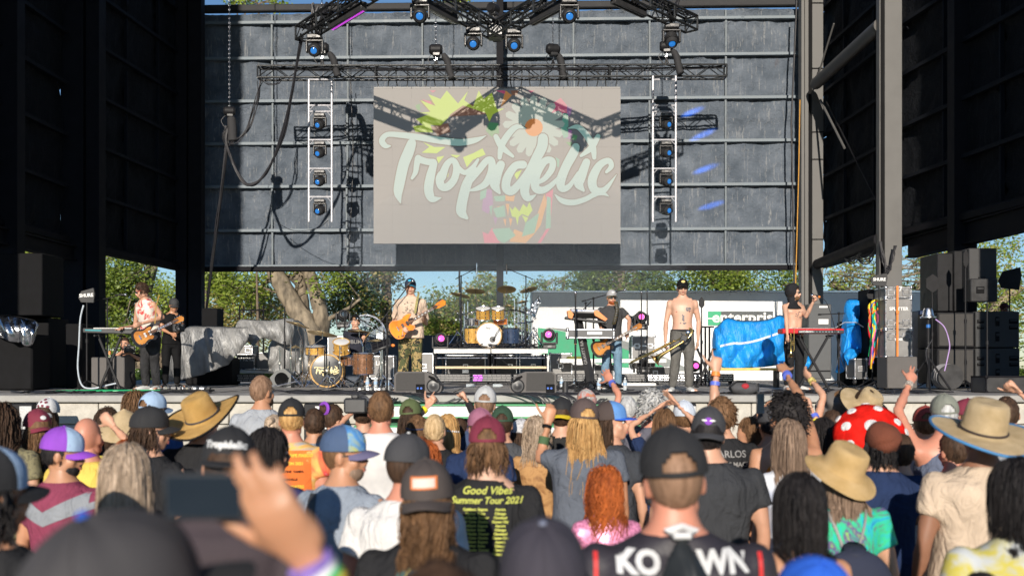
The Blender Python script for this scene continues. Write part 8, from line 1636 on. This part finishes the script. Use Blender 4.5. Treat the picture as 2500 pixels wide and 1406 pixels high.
o=fan_('long haired person in grey cap with orange edged patch and black shirt',1046,1118,730,hat=cap_hat(K('warm_grey',(.075,.06,.055)),size=1.1,bill=K('warm_grey',0),back=True,patch=(mat('patch_orange',(.72,.2,.05),.7),mat('patch_cream',(.66,.56,.5),.7),.085,.04)),hair=('wavy','brown',dict(length=.26,cover=(-.6,-.1))),shirt=c_blk,w=1.15)
for i,(mm,rr)in enumerate(((mat('print_teal',(.03,.10,.10),.8),.105),(mat('print_gold',(.35,.3,.12),.8),.085),(mat('print_dark',(.02,.04,.05),.8),.078))):mb=MB();mb.grid(lambda u,v:(rr*v*cos(2*pi*u),0,rr*v*sin(2*pi*u)),24,4);decal(mb,o['shirt'],TR((0,-.7,1.20)),mm,'shirt_print',o['root'],.003+.0015*i)
for k in range(7):mb=MB();a=-1.2+.4*k;mb.grid(lambda u,v:(sin(a)*.07*u+cos(a)*.012*(v-.5)*2*sin(pi*min(.98,u+.05)),0,.01+cos(a)*.05*u-sin(a)*.012*(v-.5)*2),6,3);decal(mb,o['shirt'],TR((0,-.7,1.325)),mat('print_rose',(.7,.3,.32),.8)if k%2 else mat('print_cream',(.65,.55,.3),.8),'shirt_print',o['root'],.006+.0006*k)
o=fan_('large man in plain black cap and black jersey with red trim',1643,1030,880,hat=cap_hat(cblk,size=1.04),hair=('buzz','stubble'),skin='red',w=1.2,shirt=mat('jersey_black',(.03,.026,.034),.6,bump=.3),vox=.016,sleeve=.7)
mb=MB();mb.grid(lambda u,v:((u-.5)*.19,0,.010*(v-.5)*2-.02*(1-(2*u-1)**2)),14,2);decal(mb,o['shirt'],TR((0,-.7,1.492)),mat('jersey_red',(.62,.03,.03),.6),'red_collar',o['root'],.004)
for s in(-1,1):mb=MB();mb.grid(lambda u,v:(s*(.215+.012*v),0,1.42-.24*u),12,2);decal(mb,o['shirt'],TR((0,-.7,0)),MATS['jersey_red'],'red_stripe',o['root'],.005)
P('KO',o,-.112,1.375,.078,cwht,bold=.004);P('WN',o,.118,1.375,.078,cwht,bold=.004)
mb=MB();mb.tube([(0,-.145,1.475),(0,-.165,1.43),(0,-.20,1.34),(0,-.215,1.2),(0,-.2,1.05)],[.012,.035,.085,.12,.12],16,flat=.4);V,F=fuse(mb,.01,1);V[:,1]+=wob(V*[1,1,.2],.008,60,3);link('drawstring_bag',npmesh('drawstring_bag',V,F,mat('satin_black',(.02,.022,.022),.3)),o['root'])
mb=MB();mb.tube([(-.04,-.140,1.485),(0,-.155,1.50),(.04,-.140,1.485),(.02,-.155,1.475),(-.02,-.155,1.475)],.010,6,close=True);mb.build('white_bow',cwht,o['root'])
fan_('bare shouldered woman with straight black hair and navy halter',1946,1150,720,hatadd=.0,sex='f',skin='tan',hair=('long','black',dict(length=.22)),shirt=cloth('navy_halter',(.015,.03,.09)),tank=True)
fan_('woman with black hair at the right edge in yellow and grey tie dye',2500,1115,760,hatadd=.0,sex='f',skin='tan',hair=('long','black',dict(length=.22)),shirt=tdye_y,w=1.25)
fan_('person in yellow tie dye shirt at the lower right corner',2420,1395,900,hatadd=.0,skin='tan',hair=('short','black'),shirt=tdye_y,w=1.2)
fan_('person in navy mesh cap seen large at the bottom',1325,1242,1250,hat=cap_hat(mat('mesh_navy',(.045,.04,.055),.8,bump=.4,bs_=300),button=mat('button_grey',(.2,.22,.3),.6),hole=False,size=1.03,tilt=-.3),hair=('short','dark'),skin='fair',shirt=c_blk,w=1.15)
fan_('person in bright blue cap at the bottom',1975,1335,1200,hat=cap_hat(cblu,hole=False,size=1.05,tilt=-.3),hair=('short','brown'),skin='fair',shirt=c_chr)
fan_('person in blurred black cap with blue button nearest the camera',285,1212,2050,hat=cap_hat(mat('cap_near',(.045,.042,.045),.8),button=cblu,bill=cblk,hole=False,size=1.0,tilt=-.3),hair=('short','black'),skin='tan',shirt=c_blk,hd=(-.9,0,0),w=1.1,vox=.018)
fan_('dark haired person in black and white cap at the far left edge',-30,1075,900,hat=cap_hat(cblk,front=csky,hole=False),hair=('mop','black'),skin='tan',shirt=c_blk,hd=(-.6,0,0))
o=fan_('person below the picture lifting a phone with rainbow wristbands',1010,1500,1700,hatadd=0,hair=('short','dark'),skin='fair',shirt=c_blk,vox=.018,hands=('open','relax'),reach=dict(L=(735,1365,-.14,860,1480)),palm=dict(L=(.15,1,.1)),h=None)if False else None
LOD[0]=0;loc=Vector((X(1080,1.5),1.42,0));tg=lambda a,b_,d:Vector((X(a,d),d,Z(b_,d)))
hp=1.66/1.78
o=person('person below the picture lifting a phone with rainbow wristbands',loc,0,1.66,skin='tan',hair=('short','dark'),shirt=c_blk,vox=.018,hands=('cup','relax'),pose=dict(wrL=(tg(748,1362,1.29)-loc)/hp,elL=(tg(890,1570,1.33)-loc)/hp),palm=dict(L=(.25,1,.1)),seed=99,group='people in the festival crowd')
for k,(nm_,c)in enumerate((('violet',(.3,.2,.6)),('white',(.7,.7,.75)),('green',(.05,.5,.15)),('yellow',(.8,.55,.05)))):band(o,'L',-.004+.011*k,mat('band_'+nm_,c,.6,var=.4,vs=60),.010,.033)
phone('dark phone held up close to the camera in the left foreground',500,1210,1.27,.100,.060)
sm_=MB();sm_.ell((0,0,0),(4.6,2.2,2.0),24,14);m,nt,b=newmat('stage_smoke');nt.nodes.remove(b);v=nt.nodes.new('ShaderNodeVolumePrincipled');v.inputs['Color'].default_value=(.72,.85,1,1)
v.inputs['Density'].default_value=.055;nt.links.new(v.outputs[0],nt.nodes['Material Output'].inputs['Volume'])
o=solo(sm_,'stage_smoke',m,'thin bluish smoke hanging behind the raised drum kit','smoke',(X(1260,26.6),26.6,4.9));o['kind']='stuff'
bpy.data.scenes.remove(_S2)
